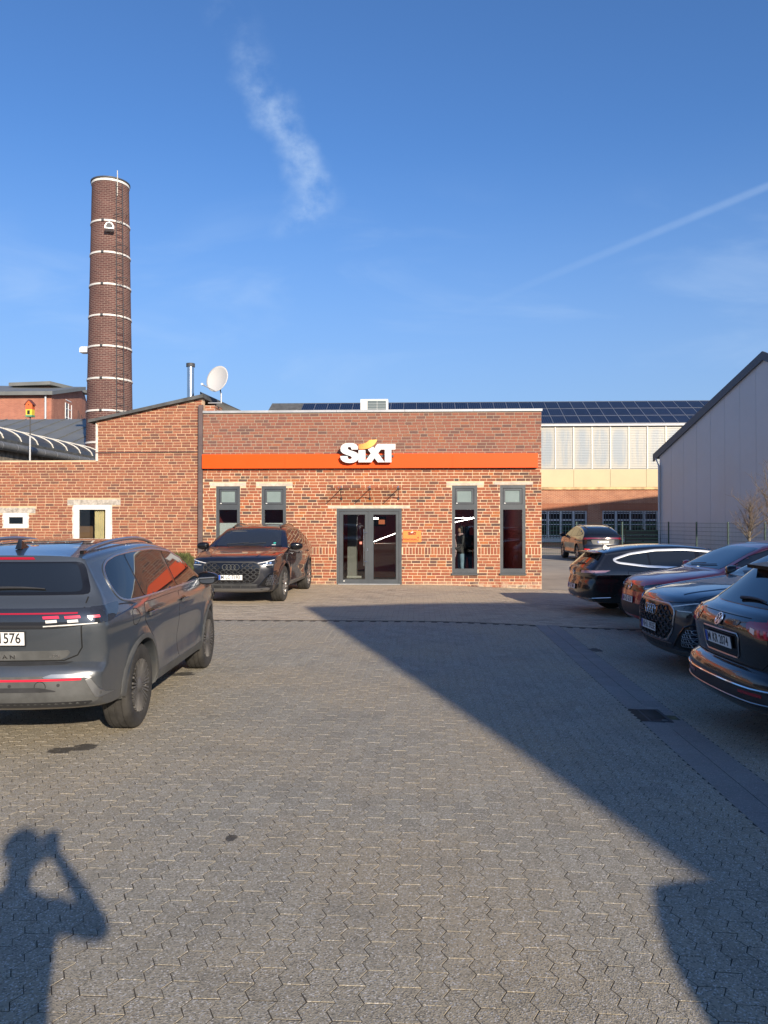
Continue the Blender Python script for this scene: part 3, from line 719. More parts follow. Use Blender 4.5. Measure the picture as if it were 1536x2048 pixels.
sc = empty('wall_screen', (FX(756, Y=D + 5.8), D + 5.85, 1.75)); tag(sc, 'small lit screen on the rear wall seen through the glass door', 'screen')
MB().box(-.28, .28, 0, .05, -.16, .16).build('housing', M['black'], sc); MB().box(-.26, .0, -.008, -.001, .08, .13).build('display', M['led'], sc); MB().box(.02, .24, -.008, -.001, -.10, .06).build('display', pm('lit_orange', (.6, .2, .1), .5, emit=(.9, .25, .1), estr=.5), sc)

# ---- air-conditioning unit on the flat roof
yac = D + 2.0
a0, a1 = ATY(721, 822, yac), ATY(776, 798, yac); acz = BTOP - .25
ac = empty('air_conditioner', ((a0.x + a1.x) / 2, yac, acz)); tag(ac, 'white air-conditioning unit on the flat office roof', 'air conditioner')
hw = (a1.x - a0.x) / 2; ht = a1.z - acz
MB().box(-hw, hw, 0, .38, .08, ht).build('casing', pm('cream_casing', (0.72, 0.70, 0.64), .45, var=.05), ac)
MB().box(-hw * .48, hw * .86, -.012, -.001, .14, ht - .05).build('grille', pm('grille_back', (0.10, 0.13, 0.14), .5), ac)
for i in range(9): MB().box(-hw * .46, hw * .84, -.022, -.0125, .16 + i * (ht - .24) / 9, .172 + i * (ht - .24) / 9).build('louvre', pm('louvre', (0.34, 0.38, 0.38), .5) if i == 0 else bpy.data.materials['louvre'], ac)
MB().box(hw * .20, hw * .215, -.024, -.0222, .15, ht - .06).build('grille_bar', M['white'], ac)
for s_ in (-1, 1): MB().box(s_ * hw * .8 - .03, s_ * hw * .8 + .03, .02, .36, 0, .08).build('foot', M['dark_grey'], ac)

# ================================================================== OLD BRICK WING ON THE LEFT
DL = D + .06
wing = empty('brick_wing', (0, 0, 0)); tag(wing, 'old red brick wing with two white windows left of the office', 'building')
LX0, LXs, LX1 = -15.5, FX(191, Y=DL), FX(403.5, Y=DL)
LT = FZ(921, 100, DL)                                     # top of the low part
r0, r1 = ATY(185, 843, DL), ATY(402, 797, DL)
def lt_top(z, X0, X1):
    if z <= LT: return X0, X1
    if z <= r0.z: return LXs, X1
    t = (z - r0.z) / (r1.z - r0.z); return max(LXs, r0.x + t * (r1.x - r0.x)), X1
OW = [(FX(149, Y=DL), FX(220, Y=DL), FZ(1122, 185, DL), FZ(1010, 185, DL)), (FX(9, Y=DL), FX(54, Y=DL), FZ(1056, 30, DL), FZ(1026, 30, DL))]
OL = [(FX(135, Y=DL), FX(241, Y=DL), FZ(1010, 185, DL), FZ(998.5, 185, DL)), (FX(-20, Y=DL), FX(71, Y=DL), FZ(1026, 30, DL), FZ(1014.5, 30, DL))]
wall_cells(LX0, LX1, -.3, LT, OW, DL, .3).build('wall', M['mortar_old'], wing)
MB().prism([(LXs, DL, LT), (LX1, DL, LT), (LX1, DL, r1.z), (LXs, DL, r0.z)], (0, .3, 0)).build('gable_wall', M['mortar_old'], wing)
lay_bricks(wing, DL, LX0, LX1 - .01, -.1, r1.z, .0793, .240, False, OW + OL, M['brick_old'], top=lt_top, keyview=lambda b: abs((b[0] + b[1]) / 2 + 7.6) * .8 + abs(b[2] - 2.6))
MB().prism([(LXs - .0, DL - .012, LT - .02), (LXs + .07, DL - .012, LT - .02), (LXs + .06, DL - .012, r0.z - .1), (LXs - .0, DL - .012, r0.z - .05)], (0, .02, 0)).build('mortar_edge', M['plaster'], wing)
def ragged(x0, x1, z0, z1, y, th, amp=.025, n=18):
    top = [(x0 + (x1 - x0) * i / n, z1 + jit(amp)) for i in range(n + 1)]; bot = [(x1 + (x0 - x1) * i / n, z0 + jit(amp * .6)) for i in range(n + 1)]
    mb = MB(); mb.prism([(p[0], y, p[1]) for p in (top + bot)[::-1]], (0, th, 0)); return mb
for (a, b, c, d) in OL: ragged(a, b, c, d - .01, DL - .014, .05, .014).build('lintel', M['rough_lintel'], wing)
for i, (a, b, c, d) in enumerate(OW):
    for (p, q, s_, t) in ((a - .055, a + .01, c, d), (b - .01, b + .06, c, d)):
        ragged_v = [(p + jit(.02), DL - .0125, s_ + (t - s_) * k / 14) for k in range(15)] + [(q + jit(.012), DL - .0125, t + (s_ - t) * k / 14) for k in range(15)]
        MB().prism(ragged_v if i >= 0 else [], (0, .03, 0)).build('render_patch', M['plaster'], wing)
    fw = .11 if i == 0 else .10
    w = ring(MB(), a, b, c, d, fw * .55, DL - .018, DL + .06).build('window', M['white'], wing)
    ring(MB(), a + fw * .55, b - fw * .55, c + fw * .55, d - fw * .55, fw * .62, DL - .006, DL + .05).build('sash', M['white'], w)
    MB().box(a + fw, b - fw, DL + .03, DL + .035, c + fw, d - fw).build('pane', M['pane'], w)
    MB().box(a - .4, b + .4, DL + 1.8, DL + 1.85, c - .5, d + .4).build('room_wall', pm('dim_room', (0.10, 0.085, 0.07), .8), w)
    mb = MB(); mb.box(a - .45, a - .41, DL + .301, DL + 1.8, c - .5, d + .4); mb.box(b + .41, b + .45, DL + .301, DL + 1.8, c - .5, d + .4); mb.box(a - .41, b + .41, DL + .301, DL + 1.8, d + .3, d + .4); mb.box(a - .41, b + .41, DL + .301, DL + 1.8, c - .5, c - .4)
    mb.build('room_shell', bpy.data.materials['dim_room'] if i == 0 else bpy.data.materials['dim_room'], w)
a, b, c, d = OW[0]
cur = []; n = 26
xa, xb = FX(192, Y=DL + .2), FX(212, Y=DL + .2)
for k in range(n + 1): cur.append((xa + (xb - xa) * k / n, DL + .12 + .03 * math.sin(k * 1.15), 0))
mb = MB()
for k in range(n): mb.quad((cur[k][0], cur[k][1], c - .1), (cur[k + 1][0], cur[k + 1][1], c - .1), (cur[k + 1][0], cur[k + 1][1], d + .05), (cur[k][0], cur[k][1], d + .05))
tag(mb.build('curtain', pm('yellow_curtain', (0.82, 0.70, 0.42), .9, var=.12), None, smooth=60), 'pale yellow curtain hanging in the larger white window', 'curtain')
wd = empty('wooden_cupboard', (FX(176, Y=DL + 1.2), DL + 1.2, .6)); tag(wd, 'brown wooden cupboard inside the larger white window', 'cupboard')
MB().box(-.3, .2, 0, .4, 0, 1.45).build('carcass', pm('brown_wood', (0.22, 0.12, 0.06), .6, var=.2), wd); MB().box(-.28, .18, -.02, -.002, .05, 1.4).build('door', bpy.data.materials['brown_wood'], wd)
# roof edge of the gable, with felt draped over it
mb = MB()
e0, e1 = ATY(176, 843, DL - .12), ATY(406, 790, DL - .12)
mb.prism([(e0.x, DL - .14, e0.z - .03), (e1.x, DL - .14, e1.z - .07), (e1.x, DL - .14, e1.z + .03), (e0.x, DL - .14, e0.z + .05)], (0, 8.0, 0)); mb.build('roof', M['roof_felt'], wing)
e2 = ATY(487, 824, D + 3.0)
MB().prism([(e1.x, DL - .14, e1.z - .07), (e2.x + .8, DL - .10, e2.z - .34), (e2.x + .8, DL - .10, e2.z - .26), (e1.x, DL - .14, e1.z + .03)], (0, 0.001, 0))
mb = MB(); q = [Vector((e1.x + .001, DL - .14, e1.z + .028)), Vector((e1.x + .001, DL + 7.8, e1.z + .028)), Vector((e1.x + 3.0, DL + 7.8, e1.z - 1.0)), Vector((e1.x + .25, DL + .45, e1.z - .16))]
def slab(name, q, t, mat, parent):
    mb = MB(); mb.prism(q, (0, 0, -t)); me = mb.mesh(name); bm = bmesh.new(); bm.from_mesh(me); bmesh.ops.recalc_face_normals(bm, faces=bm.faces); bm.to_mesh(me); bm.free(); return link(name, me, mat, parent)
rp = [e1 + Vector((.001, -.02, .025)), ATY(430, 797, D + 1.6), ATY(487, 823, D + 5.5), ATY(400, 783, D + 8)]
yq = D + 1.2; tri = [ATY(405, 792, yq), ATY(487, 824, yq), ATY(470, 835, yq), ATY(405, 835, yq)]
MB().prism([tuple(p_) for p_ in tri][::-1], (0, .2, 0)).build('end_face', M['roof_felt'], wing)  # added dark face; its colour stands in for the shade below the roof slope
slab('roof_slope', rp, .10, M['roof_felt'], wing)
MB().prism([(LX1 + .001, DL + .31, LT), (LX1 + .001, DL + 6, LT), (LX1 + .001, DL + 6, e1.z + .1), (LX1 + .001, DL + .31, r1.z - .15)], (.28, 0, 0)).build('return_wall', M['brick_far'], wing)
MB().prism([(LXs, DL + 7.8, 0), (LX1, DL + 7.8, 0), (LX1, DL + 7.8, r1.z), (LXs, DL + 7.8, r0.z)], (0, .3, 0)).build('rear_wall', M['brick_far'], wing)
MB().box(LX0, LXs + .3, DL + .301, DL + 16, LT - .3, LT - .05).build('low_roof', M['roof_felt'], wing)
MB().box(LXs, LXs + .28, DL + .301, DL + 7.8, LT - .05, r0.z - .06).build('step_wall', M['brick_far'], wing)
# pipes
dp = empty('drainpipe', (FX(401.5, Y=DL - .07), DL - .075, 0)); tag(dp, 'brown square drainpipe where the wing meets the office', 'drainpipe')
pz0, pz1 = FZ(1112, 401, DL), FZ(811, 401, DL)
MB().box(-.06, .06, -.05, .05, pz0, pz1).build('pipe', M['brown_pipe'], dp)
for zz in (1.3, 2.6, 3.9): MB().box(-.072, .072, -.058, .075, zz, zz + .03).build('bracket', M['brown_pipe'], dp)
MB().box(-.055, .055, -.045, .045, .0, pz0).build('standpipe', M['dark_grey'], dp)
cb_ = MB(); cb_.tube([(LXs - .02, DL - .03, FZ(905, 300, DL)), (LX1 - .1, DL - .03, FZ(904, 300, DL))], .012, 6)
tag(cb_.build('conduit', M['brown_pipe']), 'thin brown pipe running along the gable of the brick wing', 'pipe')
# raised grass bank against the wing
M['grass'] = pm('grass', (0.085, 0.10, 0.028), .9, var=.45, vscale=6, world=True)
M['soil'] = pm('soil', (0.06, 0.055, 0.03), 1.0, var=.4, vscale=6, bmp=.8, world=True)
mb = MB(); nx_, ny_ = 40, 10; bx0, bx1, by0, by1 = -15.4, FX(414), D - 2.3, DL - .012
def bank(x, y):
    t = (y - by0) / (by1 - by0); ex = min(1, max(0, (bx1 - x) / .5)); return .80 * (t * t * (3 - 2 * t)) * ex ** .5 + .02
for i in range(nx_):
    for j in range(ny_):
        X = [bx0 + (bx1 - bx0) * (i + k) / nx_ for k in (0, 1)]; Yy = [by0 + (by1 - by0) * (j + k) / ny_ for k in (0, 1)]
        mb.quad((X[0], Yy[0], bank(X[0], Yy[0])), (X[1], Yy[0], bank(X[1], Yy[0])), (X[1], Yy[1], bank(X[1], Yy[1])), (X[0], Yy[1], bank(X[0], Yy[1])))
tag(mb.build('bank', M['soil'], smooth=60), kind='structure')
V_, F_ = [], []
for _ in range(26000):
    x, y = random.uniform(-13, bx1 - .03), random.uniform(by0, by1 - .02)
    if x < -9 and random.random() < .7: continue
    z = bank(x, y); h = random.uniform(.05, .13); a = random.uniform(0, 6.28); w = .007; lx, ly = jit(.05), jit(.05); n = len(V_)
    V_ += [(x - w * math.cos(a), y - w * math.sin(a), z - .01), (x + w * math.cos(a), y + w * math.sin(a), z - .01), (x + lx, min(y + ly, DL - .015), z + h)]; F_.append((n, n + 1, n + 2))
me = bpy.data.meshes.new('grass'); me.from_pydata(V_, [], F_); me.update(); tag(link('grass', me, M['grass']), 'short grass on the raised bank in front of the brick wing', 'grass', kind='stuff')

# ---- flue and satellite dish
fy = D + 2.2; fb, ft_ = ATY(381, 800, fy), ATY(381, 727, fy); fr = .105
fl = empty('chimney_flue', (fb.x, fy, fb.z - .2)); tag(fl, 'shiny round steel flue with a dark cap on the wing roof', 'flue')
hf = ft_.z - fb.z + .2
MB().lathe([(fr, 0), (fr, hf - .09)], 24).build('pipe', M['steel'], fl, smooth=40)
MB().lathe([(fr * .6, hf - .12), (fr + .028, hf - .11), (fr + .028, hf), (fr * .8, hf), (fr * .7, hf - .1)], 24).build('cap', M['dark_grey'], fl, smooth=40)
sy = D + .5; sc_ = ATY(434.5, 757.5, sy)
sd = empty('satellite_dish', ATY(441, 806, sy)); tag(sd, 'white satellite dish on a bracket above the flat roof', 'satellite dish')
so_ = sc_ - sd.location
rx_, rz_ = .32, .385
mb = MB(); nr, na = 8, 40
axis = Vector((-.36, -.90, .24)).normalized()
u_ = axis.cross(Vector((0, 0, 1))).normalized(); v_ = u_.cross(axis).normalized()
mb.v.append(tuple(so_ - axis * .07))
for i in range(1, nr + 1):
    for k in range(na):
        an = 2 * math.pi * k / na; r = i / nr
        mb.v.append(tuple(so_ + u_ * (rx_ * 1.16 * r * math.cos(an)) + v_ * (rz_ * 1.04 * r * math.sin(an)) - axis * .07 * (1 - r * r)))
for k in range(na): mb.f.append((0, 1 + k, 1 + (k + 1) % na))
for i in range(nr - 1):
    for k in range(na): mb.f.append((1 + i * na + k, 1 + (i + 1) * na + k, 1 + (i + 1) * na + (k + 1) % na, 1 + i * na + (k + 1) % na))
ob = mb.build('dish', pm('dish_white', (0.52, 0.51, 0.49), .5), sd, smooth=60)
md = ob.modifiers.new('t', 'SOLIDIFY'); md.thickness = .012
tip = ATY(406, 770, sy - .55) - sd.location; low = so_ - v_ * rz_ * 1.0 - axis * .02
MB().tube([low, tip], .013, 6).build('arm', M['zinc'], sd)
MB().lathe([(0, -.05), (.03, -.045), (.035, .02), (.02, .05), (0, .05)], 14, 'y', c=tip + Vector((-.02, 0, .02))).build('receiver', M['white'], sd, smooth=40)
MB().tube([(.02, 0, .0), (.02, 0, .28)], .022, 8).build('mast', M['zinc'], sd)
MB().tube([(-.36, .0, .0), (.04, 0, .0)], .018, 8).build('bracket', M['zinc'], sd)
MB().tube([(.02, 0, .20), so_ - axis * .08], .018, 8).build('mount', M['dark_grey'], sd)

# ---- birdhouse on a pole
by = DL + .12; b0 = ATY(60, 917, by); bh = empty('birdhouse', (b0.x, by, b0.z)); tag(bh, 'orange and yellow birdhouse on a grey pole above the wing', 'birdhouse')
bt, bb = ATY(60, 799, by).z - b0.z, ATY(60, 834, by).z - b0.z
MB().tube([(0, 0, -.1), (0, 0, bb * .55)], .026, 8).build('pole', M['zinc'], bh); MB().tube([(0, 0, bb * .5), (0, 0, bb)], .018, 8).build('upper_pole', M['dark_grey'], bh)
hb = (bt - bb)
MB().box(-.10, .10, -.09, .09, bb, bb + .05).build('base', pm('green_paint', (0.12, 0.28, 0.16), .7), bh)
MB().prism([(-.088, -.08, bb + .05), (.088, -.08, bb + .05), (.095, -.08, bb + hb * .42), (-.095, -.08, bb + hb * .42)], (0, .16, 0)).build('lower_box', pm('yellow_paint', (0.72, 0.52, 0.05), .7), bh)
MB().prism([(-.095, -.082, bb + hb * .42), (.095, -.082, bb + hb * .42), (.095, -.082, bb + hb * .72), (0, -.082, bb + hb * .93), (-.095, -.082, bb + hb * .72)], (0, .164, 0)).build('upper_box', pm('orange_paint', (0.70, 0.13, 0.035), .7), bh)
MB().box(-.045, .03, -.087, -.0805, bb + .07, bb + hb * .36).build('opening', M['black'], bh)
MB().lathe([(0, -.004), (.016, -.004), (.016, .002)], 12, 'y', c=(-.005, -.084, bb + hb * .68)).build('entry_hole', M['black'], bh)
for s_ in (-1, 1): MB().prism([(0, -.10, bb + hb * .93), (s_ * .13, -.10, bb + hb * .66), (s_ * .13, -.10, bb + hb * .70), (0, -.10, bb + hb * .985)][::s_], (0, .20, 0)).build('roof_board', pm('dark_red_board', (0.14, 0.04, 0.03), .7) if s_ < 0 else bpy.data.materials['dark_red_board'], bh)
for s_ in (-1, 1): MB().tube([(s_ * .095, -.05, bb + hb * .55), (s_ * .15, -.05, bb + hb * .57)], .006, 6).build('perch', M['black'], bh)

# ---- barrel rooflight behind the wing
vx, vz = ATY(14, 879, 23.2).x, ATY(14, 879, 23.2).z
va, vb = DL + .35, ATY(189, 912, 30.5).y
vw, vr = 4.8, .66
M['roof_glass'] = pm('dark_rooflight', (0.06, 0.065, 0.07), .45, spec=.3, var=.25, vscale=1.5)
M['alu'] = pm('pale_aluminium', (0.58, 0.55, 0.48), .5, .2)
vt = empty('barrel_rooflight', (vx, va, LT - .06)); tag(vt, 'dark glazed barrel rooflight with pale ribs behind the wing', 'rooflight')
zl = vz - (LT - .06)
def vault(t, y): an = math.pi * t; return Vector((-vw / 2 + vw / 2 * math.cos(an), y, zl + vr * math.sin(an)))
nrib = 9; Lv = vb - va
for k in range(nrib - 1):
    mb = MB(); y0_, y1_ = Lv * k / (nrib - 1), Lv * (k + 1) / (nrib - 1)
    for i in range(14): mb.quad(vault(i / 14, y0_), vault((i + 1) / 14, y0_), vault((i + 1) / 14, y1_), vault(i / 14, y1_))
    mb.build('glazing_panel', M['roof_glass'], vt, smooth=50)
for k in range(nrib):
    yk = Lv * k / (nrib - 1); MB().tube([vault(i / 18, yk) + Vector((0, 0, .01)) for i in range(19)], .03, 6).build('rib', M['alu'], vt, smooth=50)
M['kerb'] = pm('weathered_kerb', (0.20, 0.175, 0.14), .95, var=.6, vscale=5, bmp=.7, bscale=30, world=True)
MB().box(-vw, .06, 0, Lv, -.3, zl - .12).build('kerb', M['kerb'], vt)
MB().box(.0, .10, .0, Lv + .05, zl - .13, zl - .02).build('edge_profile', pm('edge_metal', (0.10, 0.105, 0.10), .6, .3, var=.4, vscale=4), vt)
MB().lathe([(.13, 0), (.13, Lv)], 20, 'y', c=(.22, 0, zl - .26)).build('gutter', pm('grey_gutter', (0.14, 0.145, 0.145), .55, var=.25), vt, smooth=50)
for k in range(10): MB().lathe([(.139, 0), (.139, .03)], 20, 'y', c=(.22, Lv * (k + .5) / 10, zl - .26)).build('gutter_bracket', M['zinc'], vt, smooth=50)
MB().box(-vw, -vw + .02, 0, Lv, -.3, zl).build('end_face', M['kerb'], vt)

# ---- standing-seam shed roof and old factory further back
sh = empty('metal_roof_shed', (0, 0, 0)); tag(sh, 'low shed with a grey standing-seam metal roof beside the chimney', 'building')
s0, s1 = ATY(178, 896, 35.6), ATY(178, 838, 43.5); sxr = s0.x - .15
M['seam_roof'] = pm('seam_metal', (0.17, 0.175, 0.165), .55, .2, var=.12, vscale=.6, world=True)
MB().prism([(-40, s0.y, s0.z), (sxr, s0.y, s0.z), (sxr, s1.y, s1.z), (-40, s1.y, s1.z)], (0, 0, -.15)).build('roof', M['seam_roof'], sh)
xx = sxr - .1
while xx > -36:
    MB().prism([(xx, s0.y, s0.z + .002), (xx + .035, s0.y, s0.z + .002), (xx + .035, s1.y, s1.z + .002), (xx, s1.y, s1.z + .002)], (0, 0, .045)).build('seam', M['seam_roof'], sh); xx -= 1.15
MB().box(-40, sxr - .05, s0.y + .2, s1.y - .1, 0, s0.z - .16).build('wall', M['brick_far'], sh)
fac = empty('old_factory', (0, 0, 0)); tag(fac, 'tall red brick factory block far behind the chimney', 'building')
FY = 62; f0, f1, f2 = ATY(-60, 785, FY), ATY(103, 785, FY), ATY(165, 783, FY + 9)
M['brick_fac'] = bricktex_mat('factory_brick', (0.44, 0.17, 0.11), (0.35, 0.13, 0.09), (0.42, 0.27, 0.2), .26, .085, .01)
zt0 = ATY(60, 785, FY).z
MB().prism([(f0.x - 8, FY, 0), (f1.x, FY, 0), (f1.x, FY, zt0), (f0.x - 8, FY, zt0)], (0, .4, 0)).build('wall', M['brick_fac'], fac)
rR = ATY(168, 838, FY + 8)
g0, g1, g2 = Vector((f1.x + .001, FY + .001, 0)), ATY(163, 780, FY + 7.4), ATY(170, 805, FY + 8.8)
MB().prism([(f1.x, FY, 0), (g2.x, FY + 8.8, 0), (g2.x, FY + 8.8, g2.z), (g1.x, FY + 7.4, g1.z), (f1.x, FY, zt0)], (-1, 3, 0)).build('end_wall', M['brick_fac'], fac)
slab('roof', [Vector((f0.x - 8, FY - .5, zt0 + .02)), Vector((f1.x + .3, FY - .5, zt0 + .02)), Vector((g1.x + .5, FY + 7.2, g1.z + .25)), Vector((f0.x - 8, FY + 7.2, g1.z + .55))], .3, M['seam_roof'], fac)
m0, m1 = ATY(40, 780, FY + 5), ATY(100, 770, FY + 5)
mo = MB().box(m0.x, m1.x, FY + 5, FY + 9, zt0, m1.z).build('roof_monitor', M['brick_fac'], fac)
slab('monitor_roof', [Vector((m0.x - .6, FY + 4.2, m1.z + .1)), Vector((m1.x + .4, FY + 4.2, m1.z + .2)), Vector((m1.x + 2.2, FY + 9.5, m1.z + .1)), Vector((m0.x - .6, FY + 9.5, m1.z + .3))], .3, M['seam_roof'], fac)
px_ = ATY(91, 800, FY - .15); MB().tube([(px_.x, FY - .15, 0), (px_.x, FY - .15, zt0)], .09, 8).build('downpipe', M['zinc'], fac)
t_ = .45
wp = Vector((f1.x, FY, 0)).lerp(Vector((g2.x, FY + 8.8, 0)), t_); dirw = (Vector((g2.x, FY + 8.8, 0)) - Vector((f1.x, FY, 0))).normalized(); nw = Vector((dirw.y, -dirw.x, 0))
wz0, wz1 = ATY(130, 838, FY + 4).z - 1, ATY(130, 808, FY + 4).z
def on_end(a, b, off, z0, z1, name, mat, parent, th=.1):
    q = [wp + dirw * a + nw * off, wp + dirw * b + nw * off]
    return MB().prism([(q[0].x, q[0].y, z0), (q[1].x, q[1].y, z0), (q[1].x, q[1].y, z1), (q[0].x, q[0].y, z1)], nw * th).build(name, mat, parent)
fw_ = on_end(-.9, .9, .01, wz0, wz1, 'window', M['dark_grey'], fac, .05)
for a_ in (-.86, -.1, .7): on_end(a_, a_ + .14, .065, wz0, wz1, 'frame', M['white'], fw_, .04)
for k in range(4): on_end(-.72, .7, .066, wz0 + .3 + k * .75, wz0 + .36 + k * .75, 'glazing_bar', M['white'], fw_, .03)
for k in range(7): on_end(1.2 + k * .45, 1.24 + k * .45, .5, wz0, wz0 + 1.9 - .12 * k, 'rail_post', M['black'], fac, .04)

# ---- the brick chimney
CYD = 35.0; cc = ATY(219.5, 820, CYD); ctop = ATY(219.5, 370, CYD).z
cr0 = 86 / F * CYD / 2 * 1.0 + .03; cr1 = 70 / F * CYD / 2 + .02; zref = ATY(219, 820, CYD).z
M['chim_brick'] = bricktex_mat('chimney_brick', (0.135, 0.060, 0.052), (0.085, 0.040, 0.038), (0.24, 0.17, 0.14), .25, .083, .014, cyl=.95)
chim = empty('factory_chimney', (cc.x, CYD, 0)); tag(chim, 'tall round red brick factory chimney with white steel bands', 'chimney')
def cr(z): return cr0 + (cr1 - cr0) * (z - zref) / (ctop - zref)
mb = MB(); mb.lathe([(cr(z), z) for z in np.linspace(0, ctop, 24)] + [(cr(ctop) - .22, ctop), (cr(ctop) - .22, ctop - 1.5)], 48); mb.build('shaft', M['chim_brick'], chim, smooth=40)
M['band'] = pm('band_white', (0.66, 0.63, 0.58), .6, var=.12, vscale=2)
for py_ in (437, 501, 565, 628, 690, 755, 820, 884):
    z = ATY(219, py_, CYD - 1).z; MB().lathe([(cr(z) + .002, z - .045), (cr(z) + .03, z - .04), (cr(z) + .03, z + .04), (cr(z) + .002, z + .045)], 48).build('band', M['band'], chim, smooth=30)
    MB().box(-.05, .06, -cr(z) - .06, -cr(z) - .03, z - .05, z + .05).build('band_lock', M['dark_grey'], chim)
MB().lathe([(cr(ctop) + .002, ctop - .14), (cr(ctop) + .03, ctop - .13), (cr(ctop) + .03, ctop - .03), (cr(ctop) + .002, ctop - .02)], 48).build('band', M['band'], chim, smooth=30)
MB().lathe([(cr(ctop) + .01, ctop - .015), (cr(ctop) + .06, ctop - .01), (cr(ctop) + .06, ctop + .05), (cr(ctop) - .24, ctop + .05)], 48).build('crown', M['dark_grey'], chim, smooth=30)
la = R(-90 + 46)
def onch(a, z, off): return Vector(((cr(z) + off) * math.cos(a), (cr(z) + off) * math.sin(a), z))
ld = MB()
for s_ in (-.14, .14): ld.tube([onch(la + s_ / .9, z, .12) for z in np.linspace(zref - 1, ctop - .2, 12)], .018, 6)
lad = ld.build('ladder', M['dark_grey'], chim)
z = zref - .8
while z < ctop - .3:
    MB().tube([onch(la - .155, z, .12), onch(la + .155, z, .12)], .013, 6).build('rung', M['dark_grey'], lad); z += .32
z = zref
while z < ctop - .4:
    MB().tube([onch(la + a_, z, .12 + .5 * math.sin((a_ + .3) / .6 * math.pi)) for a_ in np.linspace(-.3, .3, 9)], .012, 5).build('safety_hoop', M['dark_grey'], lad); z += 1.45
MB().tube([onch(R(-90 + 41), ctop - .8, .08), onch(R(-90 + 41), ctop - .8, .08) + Vector((0, 0, 1.15))], .022, 6).build('lightning_rod', M['alu'], chim)
def hood(a, z):
    c = onch(a, z, 0); n = Vector((math.cos(a), math.sin(a), 0)); t = Vector((-n.y, n.x, 0)); mb = MB(); pr = [(-.2, 0), (.2, 0), (.2, .13), (.12, .26), (0, .31), (-.12, .26), (-.2, .13)]
    mb.prism([tuple(c + t * p + Vector((0, 0, q)) + n * -.05) for p, q in pr], n * .45); o = mb.build('obstruction_light', M['white'], chim)
    mb = MB(); mb.prism([tuple(c + t * p * .7 + Vector((0, 0, q * .7 + .05)) + n * .401) for p, q in pr], n * .008); mb.build('light_opening', M['dark_grey'], o)
hood(R(-70), ATY(219, 460, CYD - 1).z); hood(R(180), ATY(176, 706, CYD).z)

# ================================================================== HALL WITH SOLAR ROOF
HY = 57.0
hall = empty('solar_hall', (0, 0, 0)); tag(hall, 'long brick and cream hall with a solar panel roof behind the office', 'building')
def hp(px, py, off=0): return ATY(px, py, HY - off)
hx0, hx1 = hp(520, 900).x, hp(1560, 900).x
ez = hp(1200, 852).z; t27 = math.tan(R(27))
brz = hp(1200, 979).z; frz = hp(1200, 938).z
M['hall_brick'] = bricktex_mat('hall_brick', (0.42, 0.17, 0.09), (0.30, 0.11, 0.065), (0.5, 0.33, 0.22), .26, .085, .014)
hw_ = [(hp(1070, 1040).x, hp(1174, 1040).x), (hp(1205, 1040).x, hp(1317, 1040).x)]; wz0, wz1 = hp(1200, 1077).z, hp(1200, 1021).z
ops = [(a, b, wz0, wz1) for a, b in hw_]
wall_cells(hx0, hx1, -.3, brz, ops, HY, .35).build('wall', M['hall_brick'], hall)
MB().box(hx0, hx1, HY + .4, HY + .5, wz0 - .5, wz1 + .3).build('inner_wall', M['black'], hall)
M['sold'] = pm('soldier_brick', (0.36, 0.14, 0.075), .9, var=.25)
for a, b in hw_:
    n = int((b - a + .3) / .09); me_ = MB().box(-.033, .033, -.02, .01, 0, .5).mesh('soldier_brick'); me_.materials.append(M['sold'])
    for k in range(n): link('soldier_brick', me_, None, hall, (a - .15 + k * .09, HY - .0, wz1 + .02))
# cream fascia and translucent wall panels
M['cream'] = pm('cream_panel', (0.50, 0.41, 0.245), .6, var=.07, vscale=.6, world=True)
M['rusty'] = pm('stained_trim', (0.55, 0.36, 0.17), .7, var=.5, vscale=1.5, world=True)
xs = [hx0] + [hp(p, 950).x for p in (1000, 1073, 1147, 1220, 1292)] + [hx1]
for k in range(len(xs) - 1): MB().box(xs[k] + .01, xs[k + 1] - .01, HY - .09, HY + .2, brz + .18, frz - .02).build('fascia_panel', M['cream'], hall)
MB().box(hx0, hx1, HY - .13, HY + .2, brz, brz + .17).build('drip_edge', M['rusty'], hall)
M['poly'], nt, p = newmat('translucent_sheet'); pos = ocoord(nt); sx = nt.nodes.new('ShaderNodeSeparateXYZ'); nt.links.new(pos, sx.inputs[0])
nn = noise(nt, 1.0, 5, .6, scaled(nt, wpos(nt), (2.4, 1, .22))); rr = nt.nodes.new('ShaderNodeObjectInfo').outputs['Random']
ell = mth(nt, 'ADD', mth(nt, 'POWER', mth(nt, 'ABSOLUTE', mth(nt, 'DIVIDE', sx.outputs[0], .52)), 3.0), mth(nt, 'POWER', mth(nt, 'ABSOLUTE', mth(nt, 'DIVIDE', sx.outputs[2], 1.42)), 3.0))
kk = mth(nt, 'MULTIPLY', mrange(nt, ell, .3, 1.3, 1, 0), mrange(nt, mth(nt, 'ADD', nn, mth(nt, 'MULTIPLY', rr, .25)), .42, .68))
c_ = mixc(nt, kk, (0.35, 0.34, 0.30), (0.22, 0.25, 0.27))
wv_ = nd(nt, 'ShaderNodeTexWave', {'Scale': 2.6, 'Distortion': .4}, wave_type='BANDS', bands_direction='Z'); nt.links.new(pos, wv_.inputs['Vector'])
c_ = mixc(nt, mth(nt, 'MULTIPLY', mth(nt, 'MULTIPLY', wv_.outputs[1], kk), .35), c_, (0.30, 0.36, 0.42))
nt.links.new(c_, p.inputs['Base Color']); p.inputs['Roughness'].default_value = .42; bump(nt, p, wv_.outputs[1], .25, .02)
mx = [hp(p_, 900).x for p_ in range(520, 1560, 1)][0:1]; step = (hp(1331, 900).x - hp(1110, 900).x) / 6; xm0 = hp(1110, 900).x
k = -3
